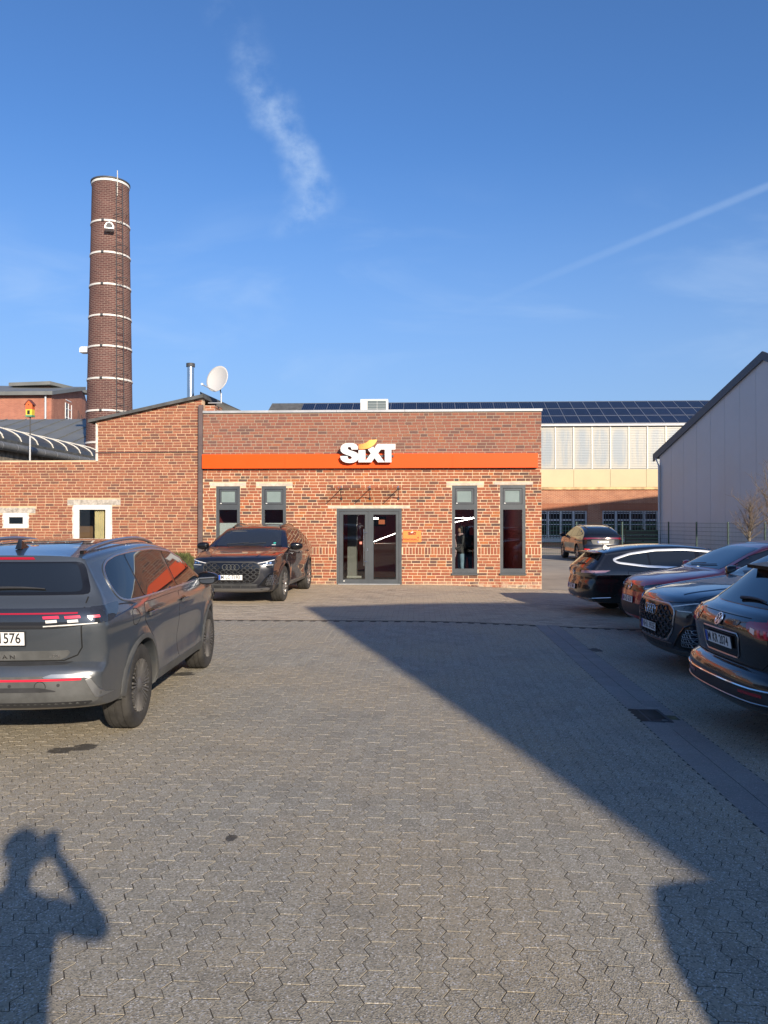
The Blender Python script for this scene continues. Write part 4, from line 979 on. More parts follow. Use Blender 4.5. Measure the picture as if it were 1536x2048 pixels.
while xm0 + k * step < hx1 - step:
    a, b = xm0 + k * step, xm0 + (k + 1) * step; zc_ = (frz + ez) / 2
    mb = MB(); hh_ = (ez - frz) / 2 - .04; mb.box(-step / 2 + .045, step / 2 - .045, -.06, .1, -hh_, hh_); mb.build('translucent_panel', M['poly'], hall, loc=((a + b) / 2, HY, zc_))
    MB().box(a - .04, a + .04, HY - .12, HY + .1, frz + .01, ez - .02).build('mullion', M['alu'], hall); k += 1
MB().box(hx0, hx1, HY + .12, HY + .3, frz, ez).build('panel_backing', M['cream'], hall)
MB().box(hx0, hx1, HY - .1, HY + .11, frz - .018, frz + .008).build('ledge', M['zinc'], hall)
MB().box(hx0, hx1, HY - .28, HY + .1, ez - .015, ez + .12).build('gutter', M['zinc'], hall)
rl = 5.35
MB().prism([(hx0, HY - .1, ez + .13), (hx0, HY + rl * math.cos(R(27)), ez + .13 + rl * math.sin(R(27))), (hx0, HY + 22, ez + .13 + rl * math.sin(R(27)) - 2), (hx0, HY + 22, ez - .4), (hx0, HY - .1, ez - .0)], (hx1 - hx0, 0, 0)).build('roof', M['roof_felt'], hall)
M['pv'], nt, p = newmat('solar_cell'); pos = ocoord(nt); s3 = nt.nodes.new('ShaderNodeSeparateXYZ'); nt.links.new(pos, s3.inputs[0])
fx = mth(nt, 'ABSOLUTE', mth(nt, 'SUBTRACT', mth(nt, 'FRACT', mth(nt, 'MULTIPLY', s3.outputs[0], 6.3)), .5)); lx = mrange(nt, fx, .40, .48)
pr_ = nt.nodes.new('ShaderNodeObjectInfo').outputs['Random']
c_ = mixc(nt, pr_, (0.006, 0.009, 0.024), (0.010, 0.014, 0.032)); c_ = mixc(nt, mth(nt, 'MULTIPLY', lx, .55), c_, (0.10, 0.12, 0.16))
nt.links.new(c_, p.inputs['Base Color']); p.inputs['Roughness'].default_value = .22; p.inputs['Specular IOR Level'].default_value = .5
pv_me = MB().box(-.478, .478, -.79, .79, .012, .02).mesh('cells'); pv_me.materials.append(M['pv'])
fr_me = ring(MB(), -.495, .495, -.81, .81, .022, -.03, .026).mesh('f')    # replaced below (needs z/y swap)
mb = MB(); mb.box(-.495, .495, -.81, .81, -.03, .0115); mb.box(-.495, -.479, -.81, .81, .0116, .026); mb.box(.479, .495, -.81, .81, .0116, .026); mb.box(-.479, .479, -.81, -.791, .0116, .026); mb.box(-.479, .479, .791, .81, .0116, .026)
fr_me = mb.mesh('solar_panel'); fr_me.materials.append(pm('panel_frame', (0.42, 0.43, 0.45), .4, .7))
xk = hp(590, 815).x + .5; 
while xk < hx1 - .5:
    for rr_ in range(3):
        if rr_ < 2 and xk < hp(1060, 820).x: continue
        s_ = .55 + rr_ * 1.66; yy = HY - .1 + s_ * math.cos(R(27)) + .2; zz = ez + .20 + s_ * math.sin(R(27)) + .1
        o = link('solar_panel', fr_me, None, hall, (xk, yy, zz), (R(27), 0, 0)); c2_ = link('cells', pv_me, None, o)
    xk += 1.005
M['win_frame'] = pm('white_steel_frame', (0.55, 0.57, 0.58), .5); M['bars'] = pm('dark_bars', (0.07, 0.075, 0.085), .5)
for (a, b) in hw_:
    wv = ring(MB(), a, b, wz0, wz1, .10, HY + .1, HY + .18); nmul = 3 if b - a < 3.75 else 4
    w = wv.build('window', M['win_frame'], hall)
    for k in range(1, nmul): xk = a + (b - a) * k / nmul; MB().box(xk - (.09 if k % 2 else .06), xk + (.09 if k % 2 else .06), HY + .07, HY + .19, wz0 + .1, wz1 - .1).build('mullion', M['win_frame'], w)
    zt_ = wz0 + (wz1 - wz0) * .66; MB().box(a + .1, b - .1, HY + .08, HY + .17, zt_ - .06, zt_ + .06).build('transom', M['win_frame'], w)
    MB().box(a + .1, b - .1, HY + .2, HY + .21, wz0 + .1, wz1 - .1).build('pane', pm('dark_pane', (0.012, 0.014, 0.018), .08) if a == hw_[0][0] else bpy.data.materials['dark_pane'], w)
    n = int((b - a) / .21)
    for k in range(1, n): xk = a + (b - a) * k / n; MB().box(xk - .022, xk + .022, HY - .06, HY - .03, wz0 + .02, wz1 - .05).build('bar', M['bars'], w)
    for zz in (wz0 + .2, wz1 - .2, (wz0 + wz1) / 2): MB().box(a, b, HY - .028, HY - .01, zz - .025, zz + .025).build('bar_rail', M['win_frame'], w)
    MB().box(a - .1, b + .1, HY - .12, HY + .1, wz0 - .28, wz0 - .002).build('sill', pm('sill_stone', (0.38, 0.39, 0.38), .8) if a == hw_[0][0] else bpy.data.materials['sill_stone'], w)

# ================================================================== GREY METAL HALL ON THE RIGHT
gh = empty('grey_metal_hall', (0, 0, 0)); tag(gh, 'plain grey sheet-metal gable hall on the right behind the fence', 'building')
A0 = AT(1319, 912, 46.0); A1 = AT(1528, 718, 37.9)
d_ = Vector((A1.x - A0.x, A1.y - A0.y, 0)); Lh = d_.length; d_.normalize(); pn = Vector((-d_.y, d_.x, 0))
if pn.x < 0: pn = -pn                                      # into the building (right)
B0 = Vector((A0.x, A0.y, 0)); ez_, rz__ = A0.z, A1.z
M['gmetal'] = pm('grey_sheet_metal', (0.50, 0.51, 0.53), .5, .15, var=.06, vscale=.35, world=True)
npan = 15; pw = 2 * Lh / npan
def roofz(t): return ez_ + (rz__ - ez_) * (1 - abs(t - Lh) / Lh)
for k in range(npan):
    t0, t1 = k * pw + .006, (k + 1) * pw - .006; a, b = B0 + d_ * t0, B0 + d_ * t1
    top = [(t1, roofz(t1)), (t0, roofz(t0))]
    if t0 < Lh < t1: top = [(t1, roofz(t1)), (Lh, rz__), (t0, roofz(t0))]
    MB().prism([(a.x, a.y, -.3), (b.x, b.y, -.3)] + [((B0 + d_ * t).x, (B0 + d_ * t).y, z) for t, z in top], pn * .12).build('wall_panel', M['gmetal'], gh)
q0, q1 = B0 + pn * .121, B0 + d_ * (2 * Lh) + pn * .121; qm = B0 + d_ * Lh + pn * .121
MB().prism([(q0.x, q0.y, -.3), (q1.x, q1.y, -.3), (q1.x, q1.y, ez_ - .02), (qm.x, qm.y, rz__ - .02), (q0.x, q0.y, ez_ - .02)], pn * 9).build('core', M['gmetal'], gh)
M['verge'] = pm('slate_verge', (0.085, 0.10, 0.125), .5, .2)
for (ta, tb) in ((-.5, Lh), (Lh, 2 * Lh + .5)):
    za, zb_ = roofz(max(ta, 0)) - (.5 * (rz__ - ez_) / Lh if ta < 0 else 0), roofz(min(tb, 2 * Lh)) - (.5 * (rz__ - ez_) / Lh if tb > 2 * Lh else 0)
    a, b = B0 + d_ * ta - pn * .12, B0 + d_ * tb - pn * .12
    MB().prism([(a.x, a.y, za - .05), (b.x, b.y, zb_ - .05), (b.x, b.y, zb_ + .38), (a.x, a.y, za + .38)], pn * .10).build('verge_trim', M['verge'], gh)
    a2, b2 = a + pn * .101, b + pn * .101
    MB().prism([(a2.x, a2.y, za + .1), (b2.x, b2.y, zb_ + .1), (b2.x, b2.y, zb_ + .3), (a2.x, a2.y, za + .3)], pn * 9.4).build('roof', M['verge'], gh)
dpz = B0 - d_ * -.05 - pn * .08
MB().tube([(dpz.x, dpz.y, -.2), (dpz.x, dpz.y, ez_ - .6), (dpz.x - d_.x * .3, dpz.y - d_.y * .3, ez_ - .15)], .06, 8).build('downpipe', M['gmetal'], gh)

# hall off to the right of the camera, known from the shadow it throws on the yard
c_far, c_near = G(612, 1214), G(1350, 1716); hS = 6.6
ed = (c_near - c_far); ed.z = 0; ed.normalize(); en = Vector((-ed.y, ed.x, 0)); en = en if en.x > 0 else -en
cs = Vector((c_far.x, c_far.y, 0)) + sun_h * (hS / math.tan(SUN_EL))
wh = empty('warehouse', (0, 0, 0)); tag(wh, 'pale flat-roofed warehouse right of the camera that shades the yard', 'building')
q = [cs, cs + ed * 26, cs + ed * 26 + en * 17, cs + en * 17]
MB().prism([(p_.x, p_.y, -.3) for p_ in q][::-1], (0, 0, hS + .3 - .2)).build('wall', pm('pale_cladding', (0.42, 0.42, 0.41), .6, var=.06, vscale=.5), wh)
MB().box(-34, cs.x + 14, -41, -35, -.3, 6.2).build('rear_wing', bpy.data.materials['pale_cladding'], wh)
cm_ = sum(q, Vector()) / 4
MB().prism([(p_.x + (cm_ - p_).x * -.004, p_.y + (cm_ - p_).y * -.004, hS - .199) for p_ in q][::-1], (0, 0, .199)).build('parapet', M['zinc'], wh)

# ================================================================== FENCE, HEDGE, TREES
M['fence'] = pm('green_fence', (0.012, 0.055, 0.045), .5)
fp = [AT(1337, 1046, 42.7), AT(1393, 1046, 40.3), AT(1456, 1046, 37.85), AT(1530, 1046, 35.4)]; fp.append(fp[-1] * 2 - fp[-2])
lf = [fp[0] + Vector((-2.5 * k, 0.12 * k, 0)) for k in range(5, 0, -1)]
posts = [Vector((p_.x, p_.y, -.145)) for p_ in lf + fp]; FH = 1.80
fen = empty('mesh_fence', posts[0]); tag(fen, 'green wire mesh fence in front of the grey hall', 'fence')
for p_ in posts:
    l = p_ - posts[0]; po = MB().box(l.x - .03, l.x + .03, l.y - .04, l.y + .04, 0, FH + .05).build('post', M['fence'], fen)
for k in range(len(posts) - 1):
    a, b = posts[k] - posts[0], posts[k + 1] - posts[0]; mb = MB(); n = 24
    for j in range(9): z = .06 + j * (FH - .08) / 8; mb.tube([a + Vector((0, -.02, z)), b + Vector((0, -.02, z))], .007, 4)
    for j in range(1, n): q = a.lerp(b, j / n); mb.tube([q + Vector((0, 0, .02)), q + Vector((0, 0, FH))], .0028, 4)
    mb.build('mesh_panel', M['fence'], fen)
wb = empty('board_fence', (0, 0, 0)); tag(wb, 'low brown board screen behind the mesh fence', 'fence')
w0, w1 = ATY(1252, 1060, 47), ATY(1322, 1060, 47)
for j in range(4): MB().box(w0.x, w1.x, 47, 47.05, -.145 + j * .34, -.145 + j * .34 + .325).build('board', pm('brown_board', (0.05, 0.036, 0.03), .7, var=.2) if j == 0 else bpy.data.materials['brown_board'], wb)
for x_ in (w0.x, (w0.x + w1.x) / 2, w1.x): MB().box(x_ - .05, x_ + .05, 47.051, 47.15, -.145, 1.28).build('post', bpy.data.materials['brown_board'], wb)

M['bark'] = pm('grey_brown_bark', (0.16, 0.135, 0.10), .9, var=.35, vscale=6, world=True); M['twig'] = pm('twig', (0.17, 0.125, 0.10), .9)
def bare_tree(base, h, name, label, seed, lean=0.0, hbr=.5):
    rnd = random.Random(seed); t = empty(name, base); tag(t, label, 'tree', 'bare trees by the fence')
    tr = MB(); tp = [Vector((lean * z * z * .05 + rnd.uniform(-.03, .03), rnd.uniform(-.03, .03), z)) for z in np.linspace(0, h * .62, 7)]
    tr.tube(tp, .085, 8, r2=.045); tr.build('trunk', M['bark'], t, smooth=60)
    cr_ = MB(); tw = MB()
    for k in range(30):
        s0 = tp[rnd.randint(3, 6)] + Vector((0, 0, rnd.uniform(-.1, .1))); a = rnd.uniform(0, 6.28); el = rnd.uniform(.5, 1.35); ln = rnd.uniform(.5, 1.25) * h * .32
        dv = Vector((math.cos(a) * math.cos(el), math.sin(a) * math.cos(el), math.sin(el))); pth = [s0]
        for j in range(5): dv = (dv + Vector((rnd.uniform(-.2, .2), rnd.uniform(-.2, .2), rnd.uniform(-.1, .25)))).normalized(); pth.append(pth[-1] + dv * ln / 5)
        cr_.tube(pth, .019, 5, r2=.006)
        for j in range(16):
            s1 = pth[rnd.randint(1, 5)]; d2 = (dv + Vector((rnd.uniform(-1, 1), rnd.uniform(-1, 1), rnd.uniform(-.6, .8)))).normalized(); l2 = rnd.uniform(.15, .55); m_ = s1 + d2 * l2 * .5 + Vector((rnd.uniform(-.05, .05), rnd.uniform(-.05, .05), 0))
            tw.tube([s1, m_, s1 + d2 * l2], .006, 4, r2=.003)
    c_ = cr_.build('crown', M['bark'], t); tag(tw.build('twigs', M['twig'], c_), kind='stuff')
tb = AT(1500, 1100, 33.0); bare_tree((tb.x, tb.y, -.145), 3.6, 'bare_tree', 'slim bare tree left of the other in front of the grey hall', 3)
tb = AT(1541, 1100, 33.5); bare_tree((tb.x, tb.y, -.145), 4.6, 'bare_tree', 'bare tree at the right picture edge by the fence', 8)

# ================================================================== CARS
def paint(name, c, metal=.35, rough=.32, dirt=.0):
    m, nt, p = newmat(name); p.inputs['Metallic'].default_value = metal; p.inputs['Roughness'].default_value = rough
    p.inputs['Coat Weight'].default_value = 1.0; p.inputs['Coat Roughness'].default_value = .025
    pos = ocoord(nt); s = nt.nodes.new('ShaderNodeSeparateXYZ'); nt.links.new(pos, s.inputs[0])
    cc = c
    fl = mrange(nt, noise(nt, 700, 2, .5, pos), .4, .7, 0, .25); out = mixc(nt, fl, c, tuple(min(1, x * 1.8 + .01) for x in c))
    if dirt:                  # road dust thrown up over the lower body
        k = mth(nt, 'MULTIPLY', mrange(nt, s.outputs[2], .25, .95, 1, 0), mrange(nt, noise(nt, 3.5, 6, .65, pos), .3, .75))
        k = mth(nt, 'MULTIPLY', k, dirt); out = mixc(nt, k, out, (0.16, 0.145, 0.12))
        nt.links.new(mth(nt, 'ADD', .03, mth(nt, 'MULTIPLY', k, .5)), p.inputs['Coat Roughness'])
        nt.links.new(mth(nt, 'SUBTRACT', 1.0, mth(nt, 'MULTIPLY', k, .7)), p.inputs['Coat Weight'])
    nt.links.new(out, p.inputs['Base Color']); return m
M['car_glass'] = pm('car_glass', (0.010, 0.012, 0.014), .02, spec=.6); M['car_glass'].node_tree.nodes['Principled BSDF'].inputs['IOR'].default_value = 1.6
M['windscreen'] = pm('windscreen', (0.022, 0.026, 0.032), .02, spec=.7)
M['trim_black'] = pm('gloss_black_trim', (0.008, 0.008, 0.009), .12)
M['plastic'] = pm('black_plastic', (0.028, 0.029, 0.031), .55, var=.25, vscale=5, bmp=.15, bscale=300)
M['plastic_grey'] = pm('grey_plastic', (0.085, 0.087, 0.085), .55, var=.28, vscale=4)
M['chrome'] = pm('chrome_trim', (0.78, 0.78, 0.78), .10, 1.0)
M['satin'] = pm('satin_rail', (0.38, 0.39, 0.40), .28, .9)
M['bright_trim'] = pm('bright_aluminium', (0.80, 0.80, 0.78), .36, .75)
M['dim_red'] = pm('dim_red_lamp', (0.13, 0.004, 0.008), .12, coat=1.0)
M['mirror_glass'] = pm('mirror_glass', (0.20, 0.21, 0.23), .06, 1.0)
M['gap'] = pm('panel_gap', (0.004, 0.004, 0.004), .9)
M['tyre'] = pm('tyre_rubber', (0.035, 0.033, 0.030), .85, var=.45, vscale=7, bmp=.5, bscale=50)
M['rim_dark'] = pm('dark_alloy', (0.15, 0.145, 0.14), .45, .5, var=.35, vscale=6)
M['rim_silver'] = pm('silver_alloy', (0.50, 0.50, 0.50), .28, .9, var=.15)
M['red_lamp'] = pm('red_lamp', (0.33, 0.006, 0.014), .12, coat=1.0)
M['red_bright'] = pm('red_reflector', (0.75, 0.02, 0.05), .2, coat=1.0)
M['clear_lamp'] = pm('clear_lamp', (0.72, 0.70, 0.66), .15, coat=1.0)
M['lamp_dark'] = pm('dark_lamp', (0.02, 0.021, 0.024), .06, coat=1.0)
M['plate_white'] = pm('plate_white', (0.78, 0.77, 0.73), .4); M['plate_black'] = pm('plate_black', (0.02, 0.02, 0.022), .5); M['plate_blue'] = pm('plate_blue', (0.02, 0.09, 0.42), .4)
M['underbody'] = pm('underbody', (0.01, 0.01, 0.01), .9)
M['rotor'] = pm('brake_disc', (0.22, 0.21, 0.2), .45, .8, var=.3)

def smstep(a, b, x):
    t = min(max((x - a) / (b - a), 0), 1); return t * t * (3 - 2 * t)
def hermite(tab):
    xs = [p[0] for p in tab]; ys = [p[1] for p in tab]; n = len(xs); m = []
    for i in range(n):
        if i == 0: m.append((ys[1] - ys[0]) / (xs[1] - xs[0]))
        elif i == n - 1: m.append((ys[-1] - ys[-2]) / (xs[-1] - xs[-2]))
        else: m.append((ys[i + 1] - ys[i - 1]) / (xs[i + 1] - xs[i - 1]))
    def f(x):
        x = min(max(x, xs[0]), xs[-1]); i = 0
        while i < n - 2 and x > xs[i + 1]: i += 1
        h = xs[i + 1] - xs[i]; t = (x - xs[i]) / h
        return (2 * t ** 3 - 3 * t * t + 1) * ys[i] + (t ** 3 - 2 * t * t + t) * h * m[i] + (-2 * t ** 3 + 3 * t * t) * ys[i + 1] + (t ** 3 - t * t) * h * m[i + 1]
    return f
def crom(pts, step):           # points (x, z, d, q, sharp) -> dense list (x, z, d, q)
    out = []; n = len(pts)
    for i in range(n - 1):
        p1, p2 = np.array(pts[i][:4], float), np.array(pts[i + 1][:4], float)
        p0 = np.array(pts[i - 1][:4], float) if i > 0 and not pts[i][4] else 2 * p1 - p2
        p3 = np.array(pts[i + 2][:4], float) if i < n - 2 and not pts[i + 1][4] else 2 * p2 - p1
        def tj(a, b): return max(1e-4, math.hypot(*(b - a)[:2]) ** .5)
        t0 = 0; t1 = t0 + tj(p0, p1); t2 = t1 + tj(p1, p2); t3 = t2 + tj(p2, p3)
        k = max(1, int(math.hypot(*(p2 - p1)[:2]) / step + .5))
        for j in range(k):
            t = t1 + (t2 - t1) * j / k
            A1 = (t1 - t) / (t1 - t0) * p0 + (t - t0) / (t1 - t0) * p1; A2 = (t2 - t) / (t2 - t1) * p1 + (t - t1) / (t2 - t1) * p2; A3 = (t3 - t) / (t3 - t2) * p2 + (t - t2) / (t3 - t2) * p3
            B1 = (t2 - t) / (t2 - t0) * A1 + (t - t0) / (t2 - t0) * A2; B2 = (t3 - t) / (t3 - t1) * A2 + (t - t1) / (t3 - t1) * A3
            c = (t2 - t) / (t2 - t1) * B1 + (t - t1) / (t2 - t1) * B2; out.append(tuple(c))
    out.append(tuple(pts[-1][:4])); return out
def P(x, z, d=.08, q=2.8, sharp=False): return (x, z, d, q, sharp)

SUV = dict(ax=(1.34, -1.34), r=.36, arch=.41, zs=.28, wmax=.93, tf=.13, tr=.09, cf=.16, cr=.10, xf=2.24, xr=-2.28, belt=1.10, shz=.99,
    top=[P(1.74, .30, .02, 3, True), P(2.05, .26, .04), P(2.17, .31), P(2.23, .43, .1, 3), P(2.24, .60, .1, 3), P(2.22, .76, .1, 3), P(2.17, .88, .09), P(2.05, .965, .07), P(1.75, 1.035, .07), P(1.35, 1.09, .06), P(1.05, 1.13, .05, 3, True),
         P(.62, 1.38, .05, 3), P(.30, 1.54, .06, 3), P(.02, 1.615, .08, 2.6), P(-.45, 1.66, .09, 2.6), P(-1.0, 1.655, .09, 2.6), P(-1.55, 1.615, .08, 2.6), P(-1.96, 1.555, .06, 3, True), P(-1.985, 1.515, .06, 3, True),
         P(-2.05, 1.35, .08, 3), P(-2.11, 1.22, .09, 3), P(-2.17, 1.15, .09, 3), P(-2.215, 1.06, .09, 3), P(-2.22, .93, .09, 3), P(-2.20, .80, .09, 3), P(-2.185, .715, .09, 3, True), P(-2.245, .685, .09, 3), P(-2.275, .62, .09, 3), P(-2.275, .52, .09, 3), P(-2.255, .42, .08, 3), P(-2.16, .345, .05, 3), P(-1.745, .33, .02, 3, True)],
    wz=[(.2, .80), (.3, .885), (.42, .912), (.58, .918), (.78, .925), (.94, .932), (1.02, .922), (1.10, .892), (1.22, .842), (1.4, .762), (1.55, .69), (1.66, .62)],
    dlo=[(1.0, 1.125), (.55, 1.385), (.18, 1.50), (-.35, 1.548), (-1.0, 1.548), (-1.38, 1.53), (-1.60, 1.49), (-1.715, 1.43), (-1.755, 1.34), (-1.75, 1.21), (-1.70, 1.15), (-1.58, 1.122), (-1.30, 1.115), (-.5, 1.110), (.3, 1.112)], splits=(-.13, -1.22))
def lowr(z): return z if z < 1.1 else 1.1 + (z - 1.1) * .92
for k_ in ('top', 'wz', 'dlo'):
    SUV[k_] = [((lowr(p[0]),) + tuple(p[1:])) if k_ == 'wz' else ((p[0], lowr(p[1])) + tuple(p[2:])) for p in SUV[k_]]
SUV2 = dict(SUV)                 # older model: more raked tailgate glass
_i = [i for i, p in enumerate(SUV['top']) if p[0] == -1.55][0]
SUV2['top'] = SUV['top'][:_i] + [P(-1.35, 1.59, .08, 2.6), P(-1.60, 1.545, .06, 3, True), P(-1.625, 1.51, .06, 3, True), P(-1.83, 1.34, .08, 3), P(-2.02, 1.205, .09, 3), P(-2.14, 1.15, .09, 3)] + SUV['top'][_i + 6:]
SUV2['dlo'] = [p for p in SUV['dlo'] if p[0] > -1.5 and p[1] > 1.2 or p[0] > -1.4] 
SUV2['dlo'] = [(1.0, 1.123), (.55, 1.362), (.18, 1.468), (-.35, 1.51), (-1.0, 1.505), (-1.32, 1.475), (-1.50, 1.40), (-1.60, 1.28), (-1.55, 1.18), (-1.40, 1.125), (-.5, 1.11), (.3, 1.112)]
COUPE = dict(ax=(1.5, -1.5), r=.395, arch=.445, zs=.30, wmax=.995, tf=.13, tr=.10, cf=.17, cr=.14, xf=2.42, xr=-2.56, belt=1.15, shz=1.03,
    top=[P(1.94, .33, .02, 3, True), P(2.20, .25, .04), P(2.34, .30), P(2.405, .45, .1, 3), P(2.42, .65, .1, 3), P(2.405, .84, .1, 3), P(2.35, .965, .09), P(2.2, 1.03, .07), P(1.8, 1.10, .07), P(1.3, 1.16, .06), P(1.05, 1.19, .05, 3, True),
         P(.55, 1.46, .05, 3), P(.25, 1.60, .06, 3), P(-.05, 1.665, .08, 2.6), P(-.5, 1.70, .09, 2.6), P(-1.0, 1.68, .09, 2.6), P(-1.6, 1.58, .08, 2.8), P(-2.1, 1.41, .07, 3), P(-2.33, 1.285, .06, 3, True), P(-2.41, 1.20, .08, 3), P(-2.46, 1.10, .09, 3), P(-2.47, .95, .09, 3), P(-2.49, .80, .09, 3),
         P(-2.54, .68, .09, 3), P(-2.555, .5, .08, 3), P(-2.5, .37, .06, 3), P(-2.3, .31, .04, 3), P(-1.94, .33, .02, 3, True)],
    wz=[(.2, .86), (.3, .935), (.45, .972), (.7, .985), (.9, .992), (1.04, .985), (1.14, .948), (1.26, .888), (1.45, .785), (1.6, .705), (1.7, .635)],
    dlo=[(1.0, 1.185), (.5, 1.435), (.15, 1.545), (-.3, 1.59), (-.9, 1.565), (-1.5, 1.455), (-1.95, 1.32), (-1.92, 1.245), (-1.4, 1.185), (-.5, 1.165), (.4, 1.165)], splits=(-.15, -1.25))
BRAKE = dict(ax=(1.42, -1.42), r=.35, arch=.395, zs=.21, wmax=.935, tf=.13, tr=.11, cf=.20, cr=.16, xf=2.36, xr=-2.48, belt=.98, shz=.86,
    top=[P(1.80, .25, .02, 3, True), P(2.1, .2, .04), P(2.28, .26), P(2.35, .42, .1, 3), P(2.34, .6, .1, 3), P(2.27, .73, .08), P(2.05, .82, .07), P(1.6, .90, .06), P(1.15, .97, .05, 3, True), P(.6, 1.21, .05, 3), P(.2, 1.365, .06, 3), P(-.1, 1.42, .08, 2.6), P(-.6, 1.45, .09, 2.6), P(-1.2, 1.43, .09, 2.6), P(-1.7, 1.37, .08, 2.6), P(-2.06, 1.30, .06, 3, True),
         P(-2.10, 1.255, .06, 3, True), P(-2.28, 1.10, .08, 3), P(-2.42, .985, .08, 3, True), P(-2.445, .90, .09, 3), P(-2.43, .78, .09, 3), P(-2.47, .66, .1, 3), P(-2.485, .52, .1, 3), P(-2.45, .38, .08, 3), P(-2.3, .29, .05, 3), P(-1.79, .27, .02, 3, True)],
    wz=[(.15, .80), (.25, .885), (.38, .915), (.6, .925), (.8, .935), (.88, .925), (.96, .89), (1.05, .84), (1.2, .75), (1.35, .66), (1.45, .60)],
    dlo=[(1.02, .985), (.5, 1.205), (.1, 1.31), (-.4, 1.35), (-1.0, 1.335), (-1.5, 1.265), (-1.86, 1.15), (-1.78, 1.09), (-1.2, 1.02), (-.4, .985), (.4, .97)], splits=(-.15, -1.15))

def body_mesh(S):
    ax, r, ar = S['ax'], S['r'], S['arch']
    wzf = hermite(S['wz'])
    def W(x, z):
        w = wzf(z); tf = max(0, (x - .9) / (S['xf'] - .9)); tr = max(0, (-x - 1.0) / (-S['xr'] - 1.0))
        w -= S['tf'] * tf ** 2.2 + S['tr'] * tr ** 2.2
        gz = smstep(S['belt'] - .05, S['belt'] + .4, z); w -= gz * (.07 * tr ** 1.5 + .03 * tf)
        for a in ax:
            d = math.hypot(x - a, z - r); w += .016 * math.exp(-((d - ar - .015) / .05) ** 2) * smstep(.2, .35, z)
        sh = S['shz'] + .012 * x; w += .009 * math.exp(-((z - sh) / .022) ** 2) - .006 * math.exp(-((z - sh + .07) / .05) ** 2)
        mid = smstep(ax[1] + .35, ax[1] + .75, x) * (1 - smstep(ax[0] - .75, ax[0] - .35, x))
        w -= mid * (.022 * math.exp(-((z - .60) / .13) ** 2) - .012 * math.exp(-((z - .40) / .05) ** 2))
        return w
    def warp(x, y, z):
        k = abs(y) / S['wmax']
        if x > 0: x -= S['cf'] * smstep(.9, S['xf'], x) * k ** 2.4
        else: x += S['cr'] * smstep(1.0, -S['xr'], -x) * k ** 2.4
        return (x, y, z)
    out = crom(S['top'], .035)
    def arc(cx, a0, a1):
        n = 26; return [(cx + ar * math.cos(a0 + (a1 - a0) * i / n), r + ar * math.sin(a0 + (a1 - a0) * i / n), .012, 3) for i in range(n + 1)]
    zr = S['top'][-1][1]; zf = S['top'][0][1]; zs = S['zs']
    def ang(z): return math.asin(max(-1, min(1, (z - r) / ar)))
    rear = arc(ax[1], math.pi - ang(zr), ang(zs)); front = arc(ax[0], math.pi - ang(zs), ang(zf))
    sill = [(x, zs, .02, 3) for x in np.linspace(rear[-1][0], front[0][0], 40)[1:-1]]
    out = out[:-1] + rear + sill + front[:-1]
    n = len(out); pts = [Vector((p[0], p[1])) for p in out]
    ins = []
    for i in range(n):
        t = (pts[(i + 1) % n] - pts[i - 1]); t.normalize(); nv = Vector((-t.y, t.x))     # inward for counter-clockwise order
        ins.append(pts[i] + nv * out[i][2])
    verts, faces = [], []
    NV = 14; vv = [math.sin(math.pi / 2 * k / NV) for k in range(-NV, NV + 1)]
    for i in range(n):
        p, d, q = pts[i], out[i][2], out[i][3]; nv = (ins[i] - p); nv = nv / max(1e-9, nv.length); w = W(ins[i].x, ins[i].y)
        for v in vv:
            k = d * (1 - max(0.0, 1 - abs(v) ** q) ** (1 / q)); pos = p + nv * k; verts.append(warp(pos.x, w * v, pos.y))
    m = len(vv)
    for i in range(n):
        j = (i + 1) % n
        for k in range(m - 1): faces.append((i * m + k, i * m + k + 1, j * m + k + 1, j * m + k))
    # side skins
    xs0, xs1 = min(p.x for p in ins), max(p.x for p in ins); zs0, zs1 = min(p.y for p in ins), max(p.y for p in ins)
    inner = []; stp = .04; xg = xs0
    poly = [(p.x, p.y) for p in ins]
    PX = np.array([p[0] for p in poly]); PZ = np.array([p[1] for p in poly]); PX2, PZ2 = np.roll(PX, -1), np.roll(PZ, -1)
    gxs, gzs = np.meshgrid(np.arange(xs0, xs1, stp), np.arange(zs0, zs1, stp * .75)); gq = np.stack([gxs.ravel(), gzs.ravel()], 1)
    keep = []
    for (x, z) in gq:
        c = ((PZ > z) != (PZ2 > z)) & (x < (PX2 - PX) * (z - PZ) / (PZ2 - PZ + 1e-12) + PX)
        if c.sum() % 2 and np.min((PX - x) ** 2 + (PZ - z) ** 2) > .018 ** 2: keep.append(Vector((x, z)))
    vin = [Vector(p) for p in poly] + keep
    res = delaunay_2d_cdt(vin, [], [list(range(n))], 1, 1e-5, False)
    rv_ = res[0]; rf_ = []
    for f in res[2]:
        cx_ = sum(rv_[k].x for k in f) / len(f); cz_ = sum(rv_[k].y for k in f) / len(f)
        c = ((PZ > cz_) != (PZ2 > cz_)) & (cx_ < (PX2 - PX) * (cz_ - PZ) / (PZ2 - PZ + 1e-12) + PX)
        if c.sum() % 2: rf_.append(f)
    for s in (1, -1):
        b = len(verts); verts += [warp(p.x, s * W(p.x, p.y), p.y) for p in rv_]
        for f in rf_: faces.append(tuple(b + k for k in (f if s < 0 else f[::-1])))
    me = bpy.data.meshes.new('body'); me.from_pydata(verts, [], faces)
    bm = bmesh.new(); bm.from_mesh(me); bmesh.ops.remove_doubles(bm, verts=bm.verts, dist=.0004); bmesh.ops.recalc_face_normals(bm, faces=bm.faces)
    ctr = sum((f.calc_center_median() * 0 for f in bm.faces), Vector())
    top = max(bm.faces, key=lambda f: f.calc_center_median().z)
    if top.normal.z < 0: bmesh.ops.reverse_faces(bm, faces=bm.faces)
    bm.to_mesh(me); bm.free()
